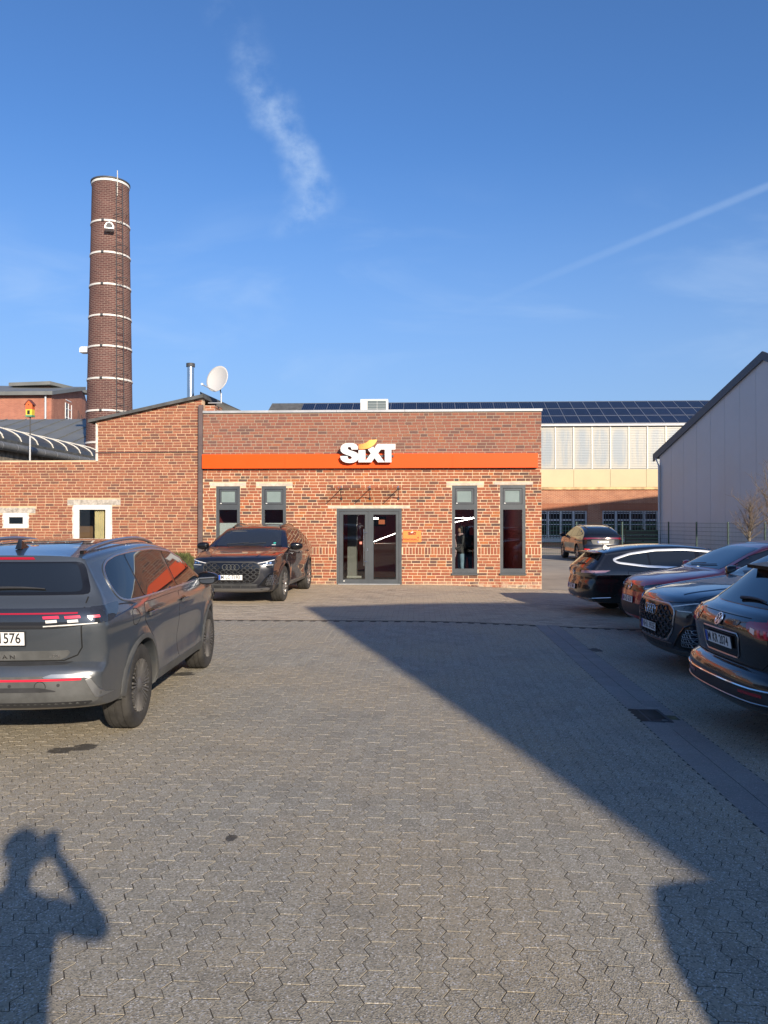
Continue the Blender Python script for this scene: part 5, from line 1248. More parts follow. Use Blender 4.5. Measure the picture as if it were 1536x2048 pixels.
    me.polygons.foreach_set('use_smooth', [True] * len(me.polygons)); me.set_sharp_from_angle(angle=R(38)); me.update()
    return me
class Body:
    def __init__(s, S):
        s.S = S; s.me = body_mesh(S); s.bvh = BVHTree.FromPolygons([v.co.copy() for v in s.me.vertices], [tuple(p.vertices) for p in s.me.polygons])
    def hit(s, a, b, axis):
        o, d = {'L': (Vector((a, 3, b)), Vector((0, -1, 0))), 'R': (Vector((a, -3, b)), Vector((0, 1, 0))), 'rear': (Vector((-6, a, b)), Vector((1, 0, 0))), 'front': (Vector((6, a, b)), Vector((-1, 0, 0))), 'top': (Vector((a, b, 5)), Vector((0, 0, -1)))}[axis]
        h = s.bvh.ray_cast(o, d)
        if h[0] is None:
            tgt = {'L': Vector((a, .9, b)), 'R': Vector((a, -.9, b)), 'rear': Vector((-2.2, a, b)), 'front': Vector((2.2, a, b)), 'top': Vector((a, b, 1.2))}[axis]; h = s.bvh.find_nearest(tgt)
        nrm = h[1]
        if nrm.dot(d) > 0: nrm = -nrm
        return h[0], nrm
def chaikin(pts, it):
    for _ in range(it):
        out = []; n = len(pts)
        for i in range(n):
            a, b = pts[i], pts[(i + 1) % n]; l = math.hypot(b[0] - a[0], b[1] - a[1]); k = min(.25, .03 / max(l, 1e-6))
            out += [(a[0] + (b[0] - a[0]) * k, a[1] + (b[1] - a[1]) * k), (b[0] + (a[0] - b[0]) * k, b[1] + (a[1] - b[1]) * k)]
        pts = out
    return pts
def densify(pts, res, closed=True):
    out = []; n = len(pts)
    for i in range(n if closed else n - 1):
        a, b = pts[i], pts[(i + 1) % n]; k = max(1, int(math.hypot(b[0] - a[0], b[1] - a[1]) / res + .5))
        out += [(a[0] + (b[0] - a[0]) * j / k, a[1] + (b[1] - a[1]) * j / k) for j in range(k)]
    if not closed: out.append(pts[-1])
    return out
def inside(pt, poly):
    x, y = pt; c = False; n = len(poly); j = n - 1
    for i in range(n):
        xi, yi = poly[i]; xj, yj = poly[j]
        if (yi > y) != (yj > y) and x < (xj - xi) * (y - yi) / (yj - yi) + xi: c = not c
        j = i
    return c
def patch(B, name, poly, axis, mat, parent, off=.004, th=.006, res=.05, rnd=1, flip=False, dz=0.0):
    if dz: poly = [(p[0], p[1] + dz) for p in poly]
    if flip: poly = [(-p[0], p[1]) for p in poly]
    if rnd: poly = chaikin(poly, rnd)
    ol = densify(poly, res); xs = [p[0] for p in ol]; ys = [p[1] for p in ol]; grid = []
    y = min(ys) + res / 2
    while y < max(ys):
        x = min(xs) + res / 2
        while x < max(xs):
            if inside((x, y), ol) and min((x - p[0]) ** 2 + (y - p[1]) ** 2 for p in ol) > (res * .45) ** 2: grid.append((x, y))
            x += res
        y += res
    n = len(ol)
    res_ = delaunay_2d_cdt([Vector(p) for p in ol + grid], [], [list(range(n))], 1, 1e-6, True)
    V, N = [], []
    for p in res_[0]:
        h, nr = B.hit(p.x, p.y, axis); V.append(h + nr * off); N.append(nr)
    F_ = [tuple(f) for f in res_[2] if inside((sum(res_[0][k].x for k in f) / len(f), sum(res_[0][k].y for k in f) / len(f)), ol)]
    # orientation
    if F_:
        f = F_[0]; fn = (V[f[1]] - V[f[0]]).cross(V[f[2]] - V[f[0]])
        if fn.dot(N[f[0]]) < 0: F_ = [f[::-1] for f in F_]
    cnt = {}
    for f in F_:
        for i in range(len(f)): e = (f[i], f[(i + 1) % len(f)]); cnt[e] = 1
    edge = [e for e in cnt if (e[1], e[0]) not in cnt]; mp = {}
    for e in edge:
        for k in e:
            if k not in mp: mp[k] = len(V); V.append(V[k] - N[k] * th); N.append(N[k])
    skirt = [(e[1], e[0], mp[e[0]], mp[e[1]]) for e in edge]
    me = bpy.data.meshes.new(name); me.from_pydata([tuple(v) for v in V], [], F_ + skirt); me.update()
    me.polygons.foreach_set('use_smooth', [i < len(F_) for i in range(len(me.polygons))]); me.set_sharp_from_angle(angle=R(50))
    return link(name, me, mat, parent)
def ribbon(B, name, line, axis, mat, parent, w=.006, off=.002, h=.0, closed=False, res=.04, flip=False):
    if flip: line = [(-p[0], p[1]) for p in line]
    pts = densify(line, res, closed); H = [B.hit(p[0], p[1], axis) for p in pts]; n = len(H); V = []; F_ = []
    for i in range(n):
        a, b = (H[i - 1], H[(i + 1) % n]) if closed else (H[max(i - 1, 0)], H[min(i + 1, n - 1)])
        t = (b[0] - a[0]).normalized(); s = t.cross(H[i][1]).normalized(); c, nr = H[i]
        V += [c + s * w / 2 + nr * (off - .004), c + s * w / 2 + nr * off, c + nr * (off + h), c - s * w / 2 + nr * off, c - s * w / 2 + nr * (off - .004)]
    for i in range(n if closed else n - 1):
        j = (i + 1) % n
        for k in range(4): F_.append((i * 5 + k, j * 5 + k, j * 5 + k + 1, i * 5 + k + 1))
    me = bpy.data.meshes.new(name); me.from_pydata([tuple(v) for v in V], [], F_); me.update()
    bm = bmesh.new(); bm.from_mesh(me); bmesh.ops.recalc_face_normals(bm, faces=bm.faces); bm.to_mesh(me); bm.free()
    me.polygons.foreach_set('use_smooth', [True] * len(me.polygons)); me.set_sharp_from_angle(angle=R(50))
    return link(name, me, mat, parent)
def clipx(poly, a, b):
    def cl(ps, f, inter):
        out = []
        for i in range(len(ps)):
            p, q = ps[i], ps[(i + 1) % len(ps)]
            if f(p): out.append(p)
            if f(p) != f(q): out.append(inter(p, q))
        return out
    def at(x): return lambda p, q: (x, p[1] + (q[1] - p[1]) * (x - p[0]) / (q[0] - p[0]))
    return cl(cl(poly, lambda p: p[0] >= a, at(a)), lambda p: p[0] <= b, at(b))
_wheel = {}
def wheel_meshes(r, w, style):
    key = (r, w, style)
    if key in _wheel: return _wheel[key]
    rr = r * .66; t = MB(); h = w / 2
    prof = [(rr - .02, -h * .80), (rr + .005, -h * .92), (rr + (r - rr) * .45, -h), (r - .03, -h * .97), (r - .012, -h * .88), (r - .001, -h * .74), (r, -h * .3)]
    g1 = [(r, -h * .52), (r - .007, -h * .51), (r - .007, -h * .46), (r, -h * .45), (r, -h * .06), (r - .007, -h * .05), (r - .007, h * .05), (r, h * .06), (r, h * .45), (r - .007, h * .46), (r - .007, h * .51), (r, h * .52)]
    prof = prof[:-1] + g1 + [(a, -b) for a, b in prof[::-1][1:]]
    t.lathe(prof, 64, 'y'); tm = t.mesh('wheel', 35); tm.materials.append(M['tyre'])
    q = MB(); q.lathe([(rr - .005, -h * .84), (rr - .018, -h * .70), (rr - .03, -h * .2), (rr - .03, h * .2), (rr - .018, h * .70), (rr - .005, h * .84), (rr + .004, h * .9), (rr + .004, h * .8)], 48, 'y')
    ys = h * .95                                        # outer face at +y
    if style == 'multi':
        for k in range(17):
            for s in (-1, 1):
                a = 2 * math.pi * k / 17 + s * .035; a2 = 2 * math.pi * k / 17 + s * .11
                p0, p1 = Vector((math.cos(a) * .05, 0, math.sin(a) * .05)), Vector((math.cos(a2) * (rr - .012), 0, math.sin(a2) * (rr - .012))); tt = Vector((-math.sin(a), 0, math.cos(a)))
                q.prism([tuple(p0 + tt * .006 + Vector((0, ys - .012, 0))), tuple(p0 - tt * .006 + Vector((0, ys - .012, 0))), tuple(p1 - tt * .008 + Vector((0, ys + .004, 0))), tuple(p1 + tt * .008 + Vector((0, ys + .004, 0)))], (0, -.022, 0))
    else:
        for k in range(5):
            for s in (-1, 1):
                a = 2 * math.pi * k / 5 + s * .10; a2 = 2 * math.pi * k / 5 + s * .26; tt = Vector((-math.sin(a), 0, math.cos(a)))
                p0, p1 = Vector((math.cos(a) * .05, 0, math.sin(a) * .05)), Vector((math.cos(a2) * (rr - .01), 0, math.sin(a2) * (rr - .01)))
                q.prism([tuple(p0 + tt * .014 + Vector((0, ys - .004, 0))), tuple(p0 - tt * .014 + Vector((0, ys - .004, 0))), tuple(p1 - tt * .024 + Vector((0, ys + .004, 0))), tuple(p1 + tt * .024 + Vector((0, ys + .004, 0)))], (0, -.035, 0))
    q.lathe([(0, ys + .004), (.03, ys + .004), (.045, ys - .004), (.075, ys - .012), (.075, ys - .03)], 24, 'y')
    rm = q.mesh('rim', 35); bm = bmesh.new(); bm.from_mesh(rm); bmesh.ops.recalc_face_normals(bm, faces=bm.faces); bm.to_mesh(rm); bm.free(); rm.set_sharp_from_angle(angle=R(35))
    d = MB(); d.lathe([(0, 0), (rr * .82, 0), (rr * .82, .02), (0, .02)], 32, 'y'); dm = d.mesh('brake_disc'); dm.materials.append(M['rotor'])
    _wheel[key] = (tm, rm, dm); return _wheel[key]
def add_wheels(car, S, width, style, rimmat, yo, steer=0.0):
    tm, rm, dm = wheel_meshes(S['r'], width, style)
    rm = rm.copy(); rm.materials.clear(); rm.materials.append(rimmat)
    for i, a in enumerate(S['ax']):
        for s in (1, -1):
            o = link('wheel', tm, None, car, (a, s * (yo - width / 2), S['r']), (0, 0, (steer if i == 0 else 0) + (0 if s > 0 else math.pi)))
            k = link('rim', rm, None, o); k2 = link('brake_disc', dm, None, o)
def add_plate(car, B, z, axis, txt, y=0.0, push=.012, band=True, w=.52, tilt=None):
    h, n = B.hit(y, z, axis); s = -1 if axis == 'rear' else 1
    rz = R(-90) if axis == 'rear' else R(90)              # local -Y faces outwards
    nz = math.asin(max(-1, min(1, n.z)))
    o = MB().box(-w / 2, w / 2, -.004, .006, -.055, .055).build('license_plate', M['plate_black'], car)
    o.location = h + Vector((s * push, 0, 0)); o.rotation_euler = (-nz * .9 if tilt is None else tilt, 0, rz)
    MB().box(-w / 2 + .005, w / 2 - .005, -.0065, -.0042, -.050, .050).build('plate_face', M['plate_white'], o)
    if band: MB().box(-w / 2 + .006, -w / 2 + .048, -.0078, -.0066, -.049, .049).build('blue_band', M['plate_blue'], o)
    words = [q for q in txt.split('  ') if q.strip()]
    for k, q in enumerate(words):                 # town letter, then the rest
        t = link('lettering', text_mesh(q.strip(), .112, .0006, .0016, sx=.80), M['plate_black'], o); t.rotation_euler = (R(90), 0, 0)
        t.location = ((-w * .335 if len(words) > 1 and k == 0 else (.05 if len(words) > 1 else w * .27)), -.0075, 0)
    return o
def add_text(car, B, txt, y, z, axis, size, mat, bold=.001, sx=1.0, push=.004):
    h, n = B.hit(y, z, axis); s = -1 if axis == 'rear' else 1
    t = link('lettering', text_mesh(txt, size, .0015, bold, sx=sx), mat, car); t.location = h + n * push
    t.rotation_euler = (R(90) - math.asin(max(-1, min(1, n.z))) * .95, 0, R(-90) if axis == 'rear' else R(90)); return t
def add_mirrors(car, x, y, z, mat, sc=1.0):
    for s in (1, -1):
        mb = MB(); n, m = 24, 12; ex = .62                    # rounded-box shell, flat on the glass side
        def se(v, e): return math.copysign(abs(v) ** e, v)
        for i in range(m + 1):
            ph = -math.pi / 2 + math.pi * i / m
            for k in range(n):
                th = 2 * math.pi * k / n; q = Vector((se(math.cos(ph), ex) * se(math.cos(th), ex) * .085, se(math.cos(ph), ex) * se(math.sin(th), ex) * .125, se(math.sin(ph), ex) * .078))
                if q.x < -.03: q.x = -.03
                q.z *= 1 - .25 * max(0, s * q.y / .125); mb.v.append(tuple(q * sc))
        for i in range(m):
            for k in range(n): mb.f.append((i * n + k, i * n + (k + 1) % n, (i + 1) * n + (k + 1) % n, (i + 1) * n + k))
        o = mb.build('mirror', mat, car, smooth=50, loc=(x, s * (y + .115), z)); o.rotation_euler = (0, 0, s * .30)
        gl = MB(); pl = [(-.034 * sc, .105 * sc * se(math.cos(t), .6), .058 * sc * se(math.sin(t), .6)) for t in np.linspace(0, 2 * math.pi, 25)[:-1]]
        gl.prism(pl, (.006, 0, 0)); gl.build('mirror_glass', M['mirror_glass'], o)
        MB().prism([(-.03, -s * .17, -.07), (.05, -s * .17, -.07), (.03, -s * .05, -.055), (-.02, -s * .05, -.055)], (0, 0, .035)).build('mirror_arm', M['trim_black'], o)
def greenhouse(B, car, S, trim, trim_w=.02, glassmat=None):
    gm = glassmat or M['car_glass']; a, b = S['splits']
    for ax_ in ('L', 'R'):
        patch(B, 'window_surround', S['dlo'], ax_, M['trim_black'], car, .002, .004, .06, 2)
        for (x0, x1) in ((a + .04, 2), (b + .012, a - .04), (-3, b - .012)):
            cl = clipx(S['dlo'], x0, x1); cx = sum(p[0] for p in cl) / len(cl); cz = sum(p[1] for p in cl) / len(cl)
            patch(B, 'side_window', [(cx + (p[0] - cx) * .985, cz + (p[1] - cz) * .965) for p in cl], ax_, gm, car, .005, .004, .05, 1)
        if trim: ribbon(B, 'window_trim', chaikin(S['dlo'], 2), ax_, trim, car, trim_w, .006, .004, True)
def doors(B, car, S, mat, handle_z, flush=False):
    a, b = S['splits']; bz = S['belt'] - .03; z0 = S['zs'] + .12; rx = S['ax'][1]; ar = S['arch'] + .06; fx = S['ax'][0] - S['arch'] - .10
    fd = [(a - .012, bz), (a - .012, z0), (fx - .02, z0), (fx + .02, z0 + .25), (fx + .06, bz - .02)]
    arc = [(rx + ar * math.cos(t), S['r'] + ar * math.sin(t)) for t in np.linspace(R(5), R(62), 8)]
    arc = [p for p in arc if p[1] > z0]
    rd = [(a - .022, bz), (a - .022, z0), (arc[0][0] + .01, z0)] + arc + [(b - .10, bz - .12), (b - .06, bz)]
    for ax_ in ('L', 'R'):
        for poly, hx in ((fd, a + .12), (rd, b + .06)):
            ribbon(B, 'door_gap', chaikin(poly, 1), ax_, M['gap'], car, .012, .0005, 0, True)
            d = patch(B, 'door', [(sum(q[0] for q in poly) / len(poly) + (p[0] - sum(q[0] for q in poly) / len(poly)) * .995, p[1]) for p in poly], ax_, mat, car, .002, .003, .05, 1)
            h, n = B.hit(hx, handle_z, ax_); s = 1 if ax_ == 'L' else -1
            patch(B, 'handle_recess', [(hx + .11 * math.cos(t), handle_z + .035 * math.sin(t)) for t in np.linspace(0, 6.28, 15)[:-1]], ax_, M['trim_black'], d, .003, .003, .03, 0)
            MB().box(-.11, .11, -.012, .012, -.014, .014).build('door_handle', mat, d, loc=h + Vector((0, s * .028, 0)))
def emblem_rings(car, B, y0, z0, axis, rad, mat):
    o = None
    for k in range(4):
        y = y0 + (k - 1.5) * rad * 1.45; h, n = B.hit(y, z0, axis); mb = MB(); pr = [(rad + .007 * math.cos(t), .007 * math.sin(t)) for t in np.linspace(0, 2 * math.pi, 7)[:-1]]
        mb.lathe(pr, 28, 'x', closed=True); r_ = mb.build('emblem_ring', mat, car, smooth=60); r_.location = h + Vector(((1 if axis == 'front' else -1) * (.016 + .002 * (k % 2)), 0, 0))
def emblem_disc(car, B, y, z, axis, rad):
    h, n = B.hit(y, z, axis); s = -1 if axis == 'rear' else 1; o = empty('emblem', h + Vector((s * .008, 0, 0)), 0, car); o.rotation_euler = (-math.asin(max(-1, min(1, n.z))) * .9, 0, R(-90) if s < 0 else R(90))
    MB().lathe([(rad - .008, .0), (rad - .006, -.007), (rad, -.007), (rad + .002, .0)], 32, 'y').build('emblem_rim', M['chrome'], o, smooth=50)
    MB().lathe([(0, .001), (rad - .007, .001)], 32, 'y').build('emblem_back', M['trim_black'], o)
    def stroke(pts, w=.010):
        mb = MB()
        for i in range(len(pts) - 1):
            a, b = Vector((pts[i][0] * rad, 0, pts[i][1] * rad)), Vector((pts[i + 1][0] * rad, 0, pts[i + 1][1] * rad)); t = (b - a).normalized(); n_ = Vector((-t.z, 0, t.x)) * w / 2; e = t * w * .3
            mb.prism([tuple(a - e + n_), tuple(a - e - n_), tuple(b + e - n_), tuple(b + e + n_)], (0, -.005 - .0003 * i, 0))
        mb.build('emblem_stroke', M['chrome'], o)
    stroke([(-.42, .72), (0, .10), (.42, .72)]); stroke([(-.78, .38), (-.36, -.72), (0, -.06), (.36, -.72), (.78, .38)])
def arches(B, car, S, mat, w=.055):
    for a in S['ax']:
        for ax_ in ('L', 'R'):
            line = [(a + (S['arch'] + w / 2) * math.cos(t), S['r'] + (S['arch'] + w / 2) * math.sin(t)) for t in np.linspace(R(-8), R(188), 34)]
            ribbon(B, 'arch_trim', line, ax_, mat, car, w, .006, .004)
def underside(car, S):
    ax, r = S['ax'], S['r']; mb = MB(); mb.box(ax[1] + S['arch'] - .02, ax[0] - S['arch'] + .02, -.70, .70, S['zs'] - .04, S['zs'] + .3); mb.box(S['xr'] + .15, ax[1] - S['arch'] + .05, -.6, .6, .36, .6); mb.build('underbody', M['underbody'], car)
    mb = MB(); mb.box(ax[1] - S['arch'] - .05, ax[1] + S['arch'] + .05, -.52, .52, r - .05, 2 * r + .1); mb.box(ax[0] - S['arch'] - .05, ax[0] + S['arch'] + .05, -.52, .52, r - .05, 2 * r + .05); mb.build('wheel_housing', M['underbody'], car)
def roof_rails(B, car, S, x0, x1, y, mat):
    for s in (1, -1):
        pth = []
        for t in np.linspace(0, 1, 16):
            x = x0 + (x1 - x0) * t; h, n = B.hit(x, s * y(x), 'top'); pth.append(h + Vector((0, 0, .008 + .028 * math.sin(math.pi * t) ** .5)))
        mb = MB(); mb.tube(pth, .017, 8); o = mb.build('roof_rail', mat, car, smooth=60)
        for t in (0, 15): MB().box(-.06, .06, -.016, .016, -.04, .012).build('rail_foot', M['trim_black'], o, loc=pth[t])
def place(car, loc, heading):      # heading: direction of the car's nose in the ground plane
    car.location = (loc[0], loc[1], g(loc[0], loc[1])); car.rotation_euler = (0, 0, math.atan2(heading[1], heading[0]))
def shark_fin(B, car, x, mat):
    h, n = B.hit(x, 0, 'top'); mb = MB(); prof = [(.10, 0, .035), (.04, .03, .03), (-.03, .07, .018), (-.085, .085, .006), (-.10, .0, .035)]
    L_ = []; pts = [(.11, .0), (.02, .035), (-.05, .075), (-.085, .08), (-.10, .0)]
    mb.v = []; 
    for (px_, pz_), wd in zip(pts, (.018, .024, .012, .006, .026)): mb.v += [(px_, -wd * (1 if pz_ < .01 else .7), pz_ - .006), (px_, wd * (1 if pz_ < .01 else .7), pz_ - .006)]
    mb.f = [(0, 2, 3, 1), (2, 4, 5, 3), (4, 6, 7, 5), (6, 8, 9, 7), (0, 8, 6, 4, 2), (1, 3, 5, 7, 9)]
    o = mb.build('antenna_fin', mat, car); o.location = h; md = o.modifiers.new('b', 'BEVEL'); md.width = .006; md.segments = 3
def front_windscreen(B, car, S, z0, z1, w0, w1):
    patch(B, 'windscreen', [(-w0, z0), (w0, z0), (w1, z1), (-w1, z1)], 'front', M['windscreen'], car, .004, .004, .06, 2)
    for k, y in ((0, -.1), (1, -.5)):
        pth = []
        for t in np.linspace(0, 1, 8): h, n = B.hit(y + .5 * t, z0 + .02 + .035 * t, 'front'); pth.append(h + n * .018)
        MB().tube(pth, .008, 6).build('wiper', M['plastic'], car)

# ------------------------------------------------------------------ grey SUV, near left
def bsuv(): return Body(SUV)
B_SUV, B_SUV2, B_COUPE, B_BRAKE = Body(SUV), Body(SUV2), Body(COUPE), Body(BRAKE)
def base_car(name, label, B, mat):
    c = empty(name); tag(c, label, 'car', 'cars parked in the yard'); me = B.me.copy(); me.materials.clear(); link('body', me, mat, c); underside(c, B.S); return c
def suv_front(B, car, mat, plate):
    patch(B, 'grille', [(-.62, .86), (.62, .86), (.55, .76), (-.55, .76)], 'front', M['trim_black'], car, .004)
    for f in (False, True): patch(B, 'headlight', [(.50, .87), (.84, .93), (.86, .86), (.80, .78), (.55, .78)], 'front', M['lamp_dark'], car, .006, flip=f); patch(B, 'light_strip', [(.56, .83), (.80, .87), (.80, .85), (.56, .81)], 'front', M['clear_lamp'], car, .009, flip=f, rnd=0)
    patch(B, 'lower_intake', [(-.6, .56), (.6, .56), (.7, .36), (-.7, .36)], 'front', M['plastic'], car, .004)
    emblem_disc(car, B, 0, .83, 'front', .06)
    if plate: add_plate(car, B, .62, 'front', plate)
    front_windscreen(B, car, B.S, 1.15, 1.56, .72, .60)
def suv_rear_new(B, car, mat):
    # rear window, light band, reflector line and lower cladding
    rg = [(-.66, 1.235), (.66, 1.235), (.585, 1.455), (-.585, 1.455)]
    patch(B, 'rear_surround', [(-.72, 1.215), (.72, 1.215), (.625, 1.468), (-.625, 1.468)], 'rear', M['trim_black'], car, .003, .004, .06, 2)
    patch(B, 'rear_window', rg, 'rear', M['car_glass'], car, .006, .004, .06, 2)
    patch(B, 'brake_light', [(-.26, 1.484), (.26, 1.484), (.24, 1.502), (-.24, 1.502)], 'rear', M['red_lamp'], car, .006, .004, .03, 0)
    band = patch(B, 'light_band', [(-.50, 1.0), (.50, 1.0), (.62, 1.012), (.86, 1.04), (.90, 1.10), (.86, 1.15), (-.86, 1.15), (-.90, 1.10), (-.86, 1.04), (-.62, 1.012)], 'rear', M['lamp_dark'], car, .006, .005, .05, 1, dz=-.03)
    for f in (False, True):
        ax_ = 'L' if f else 'R'
        patch(B, 'side_lamp', [(-2.12, 1.155), (-1.90, 1.165), (-1.78, 1.17), (-1.80, 1.13), (-1.88, 1.08), (-1.96, 1.045), (-2.11, 1.035)], ax_, M['lamp_dark'], car, .007, .005, .03, 1, dz=-.03)
    patch(B, 'red_line', [(-.66, 1.118), (.66, 1.118), (.66, 1.106), (-.66, 1.106)], 'rear', M['red_lamp'], band, .009, .003, .06, 0, dz=-.03)
    for f in (False, True):
        for (a, b) in ((.42, .535), (.575, .685), (.735, .815)):
            patch(B, 'tail_lamp', [(a, 1.072), (b, 1.076), (b - .008, 1.094), (a - .008, 1.090)], 'rear', M['red_bright'], band, .012, .005, .03, 0, flip=not f, dz=-.03)
            if a < .7: patch(B, 'indicator', [(a + .02, 1.042), (b - .015, 1.046), (b - .02, 1.066), (a + .015, 1.062)], 'rear', M['clear_lamp'], band, .010, .003, .03, 0, flip=not f, dz=-.03)
        patch(B, 'light_blade', [(.42, 1.014), (.80, 1.030), (.80, 1.039), (.42, 1.023)], 'rear', M['clear_lamp'], band, .010, .003, .04, 0, flip=not f, dz=-.03)
    tg = [(-.70, 1.20), (-.69, 1.0), (-.69, .82), (-.655, .76), (-.56, .722), (.56, .722), (.655, .76), (.69, .82), (.69, 1.0), (.70, 1.20)]
    ribbon(B, 'tailgate_gap', tg, 'rear', M['gap'], car, .010, .0012)
    patch(B, 'tailgate_sill', [(-.62, .80), (.62, .80), (.56, .728), (-.56, .728)], 'rear', M['plastic_grey'], car, .003, .004, .05, 1)
    patch(B, 'bumper_step', [(-.62, .712), (.62, .712), (.58, .694), (-.58, .694)], 'rear', M['plastic'], car, .003, .003, .05, 0)
    patch(B, 'bumper_cladding', [(-.84, .50), (-.74, .605), (-.60, .632), (.60, .632), (.74, .605), (.84, .50), (.80, .415), (-.80, .415)], 'rear', M['plastic_grey'], car, .005, .006, .05, 1, dz=-.015)
    patch(B, 'diffuser', [(-.56, .50), (.56, .50), (.42, .535), (-.42, .535)][::-1], 'rear', M['plastic'], car, .007, .004, .05, 1)
    patch(B, 'lower_valance', [(-.80, .42), (.80, .42), (.70, .375), (-.70, .375)], 'rear', M['plastic'], car, .006, .006, .05, 1)
    patch(B, 'reflector_line', [(-.71, .612), (.71, .612), (.71, .598), (-.71, .598)], 'rear', M['red_bright'], car, .011, .004, .05, 0, dz=-.015)
    for f in (False, True):
        patch(B, 'bumper_blade', [(.44, .628), (.50, .645), (.72, .643), (.78, .615), (.76, .60), (.73, .617), (.45, .618)], 'rear', M['satin'], car, .010, .005, .03, 0, flip=not f, dz=-.015)
        patch(B, 'bumper_wing', [(.735, .60), (.775, .60), (.86, .46), (.80, .46)], 'rear', M['satin'], car, .010, .005, .03, 0, flip=not f, dz=-.015)
    for y in (-.55, -.2, .2, .55): patch(B, 'parking_sensor', [(y + .012 * math.cos(t), .565 + .012 * math.sin(t)) for t in np.linspace(0, 6.28, 13)[:-1]], 'rear', M['plastic'], car, .008, .003, .02, 0, dz=-.015)
    ribbon(B, 'tow_cover', [(-.42 + .04 * math.cos(t), .54 + .04 * math.sin(t)) for t in np.linspace(0, 6.28, 21)[:-1]], 'rear', M['gap'], car, .004, .0065, 0, True, .02)
    pth = []
    for t in np.linspace(0, 1, 10): h, n = B.hit(.10 - .48 * t, 1.235 + .02 + .012 * math.sin(t * 3.1), 'rear'); pth.append(h + n * .02)
    MB().tube(pth, [.014 - .008 * t for t in np.linspace(0, 1, 10)], 6).build('rear_wiper', M['plastic'], car, smooth=50)
M['paint_grey'] = paint('dolphin_grey_paint', (0.062, 0.072, 0.084), .4, .30, .55)
c1 = base_car('grey_suv', 'grey SUV seen from behind at the left picture edge', B_SUV, M['paint_grey'])
greenhouse(B_SUV, c1, SUV, M['satin'], .022); doors(B_SUV, c1, SUV, M['paint_grey'], .975)
suv_rear_new(B_SUV, c1, M['paint_grey']); suv_front(B_SUV, c1, M['paint_grey'], None)
emblem_disc(c1, B_SUV, 0, 1.075, 'rear', .062)
add_plate(c1, B_SUV, .90, 'rear', '          1576', y=-.035); add_text(c1, B_SUV, 'T I G U A N', -.06, .755, 'rear', .042, M['chrome'], .0006, 1.35, .006); add_text(c1, B_SUV, 'eTSI', -.49, .755, 'rear', .036, M['chrome'], .0006, 1.3, .006); add_text(c1, B_SUV, 'evidence', -.29, 1.092, 'rear', .018, M['satin'], .0003, 1.1, .010) if False else None
add_wheels(c1, SUV, .235, 'multi', M['rim_dark'], .905); arches(B_SUV, c1, SUV, M['plastic_grey'], .045); add_mirrors(c1, .86, .885, 1.125, M['trim_black'], .95)
for ax_ in ('L', 'R'):
    patch(B_SUV, 'sill_cladding', [(-.90, .305), (.90, .305), (.88, .40), (-.88, .40)], ax_, M['plastic_grey'], c1, .006, .006, .05, 0)
roof_rails(B_SUV, c1, SUV, -1.72, .20, lambda x: .575 - .03 * abs(x + .75) ** 2, M['satin']); shark_fin(B_SUV, c1, -1.62, M['trim_black'])
patch(B_SUV, 'glass_roof', [(.0, -.42), (-1.3, -.42), (-1.3, .42), (.0, .42)], 'top', M['car_glass'], c1, .004, .004, .08, 2)
ribbon(B_SUV, 'fuel_flap_gap', [(-1.52 + .085 * math.cos(t), .98 + .07 * math.sin(t)) for t in np.linspace(0, 6.28, 25)[:-1]], 'R', M['gap'], c1, .006, .001, 0, True, .03)
ft, rt = G(413, 1336), G(281, 1450); hd = (ft - rt); hd.z = 0; hd.normalize(); sd_ = Vector((-hd.y, hd.x, 0))
mid = (ft + rt) / 2 + sd_ * .885; place(c1, (mid.x, mid.y), hd)

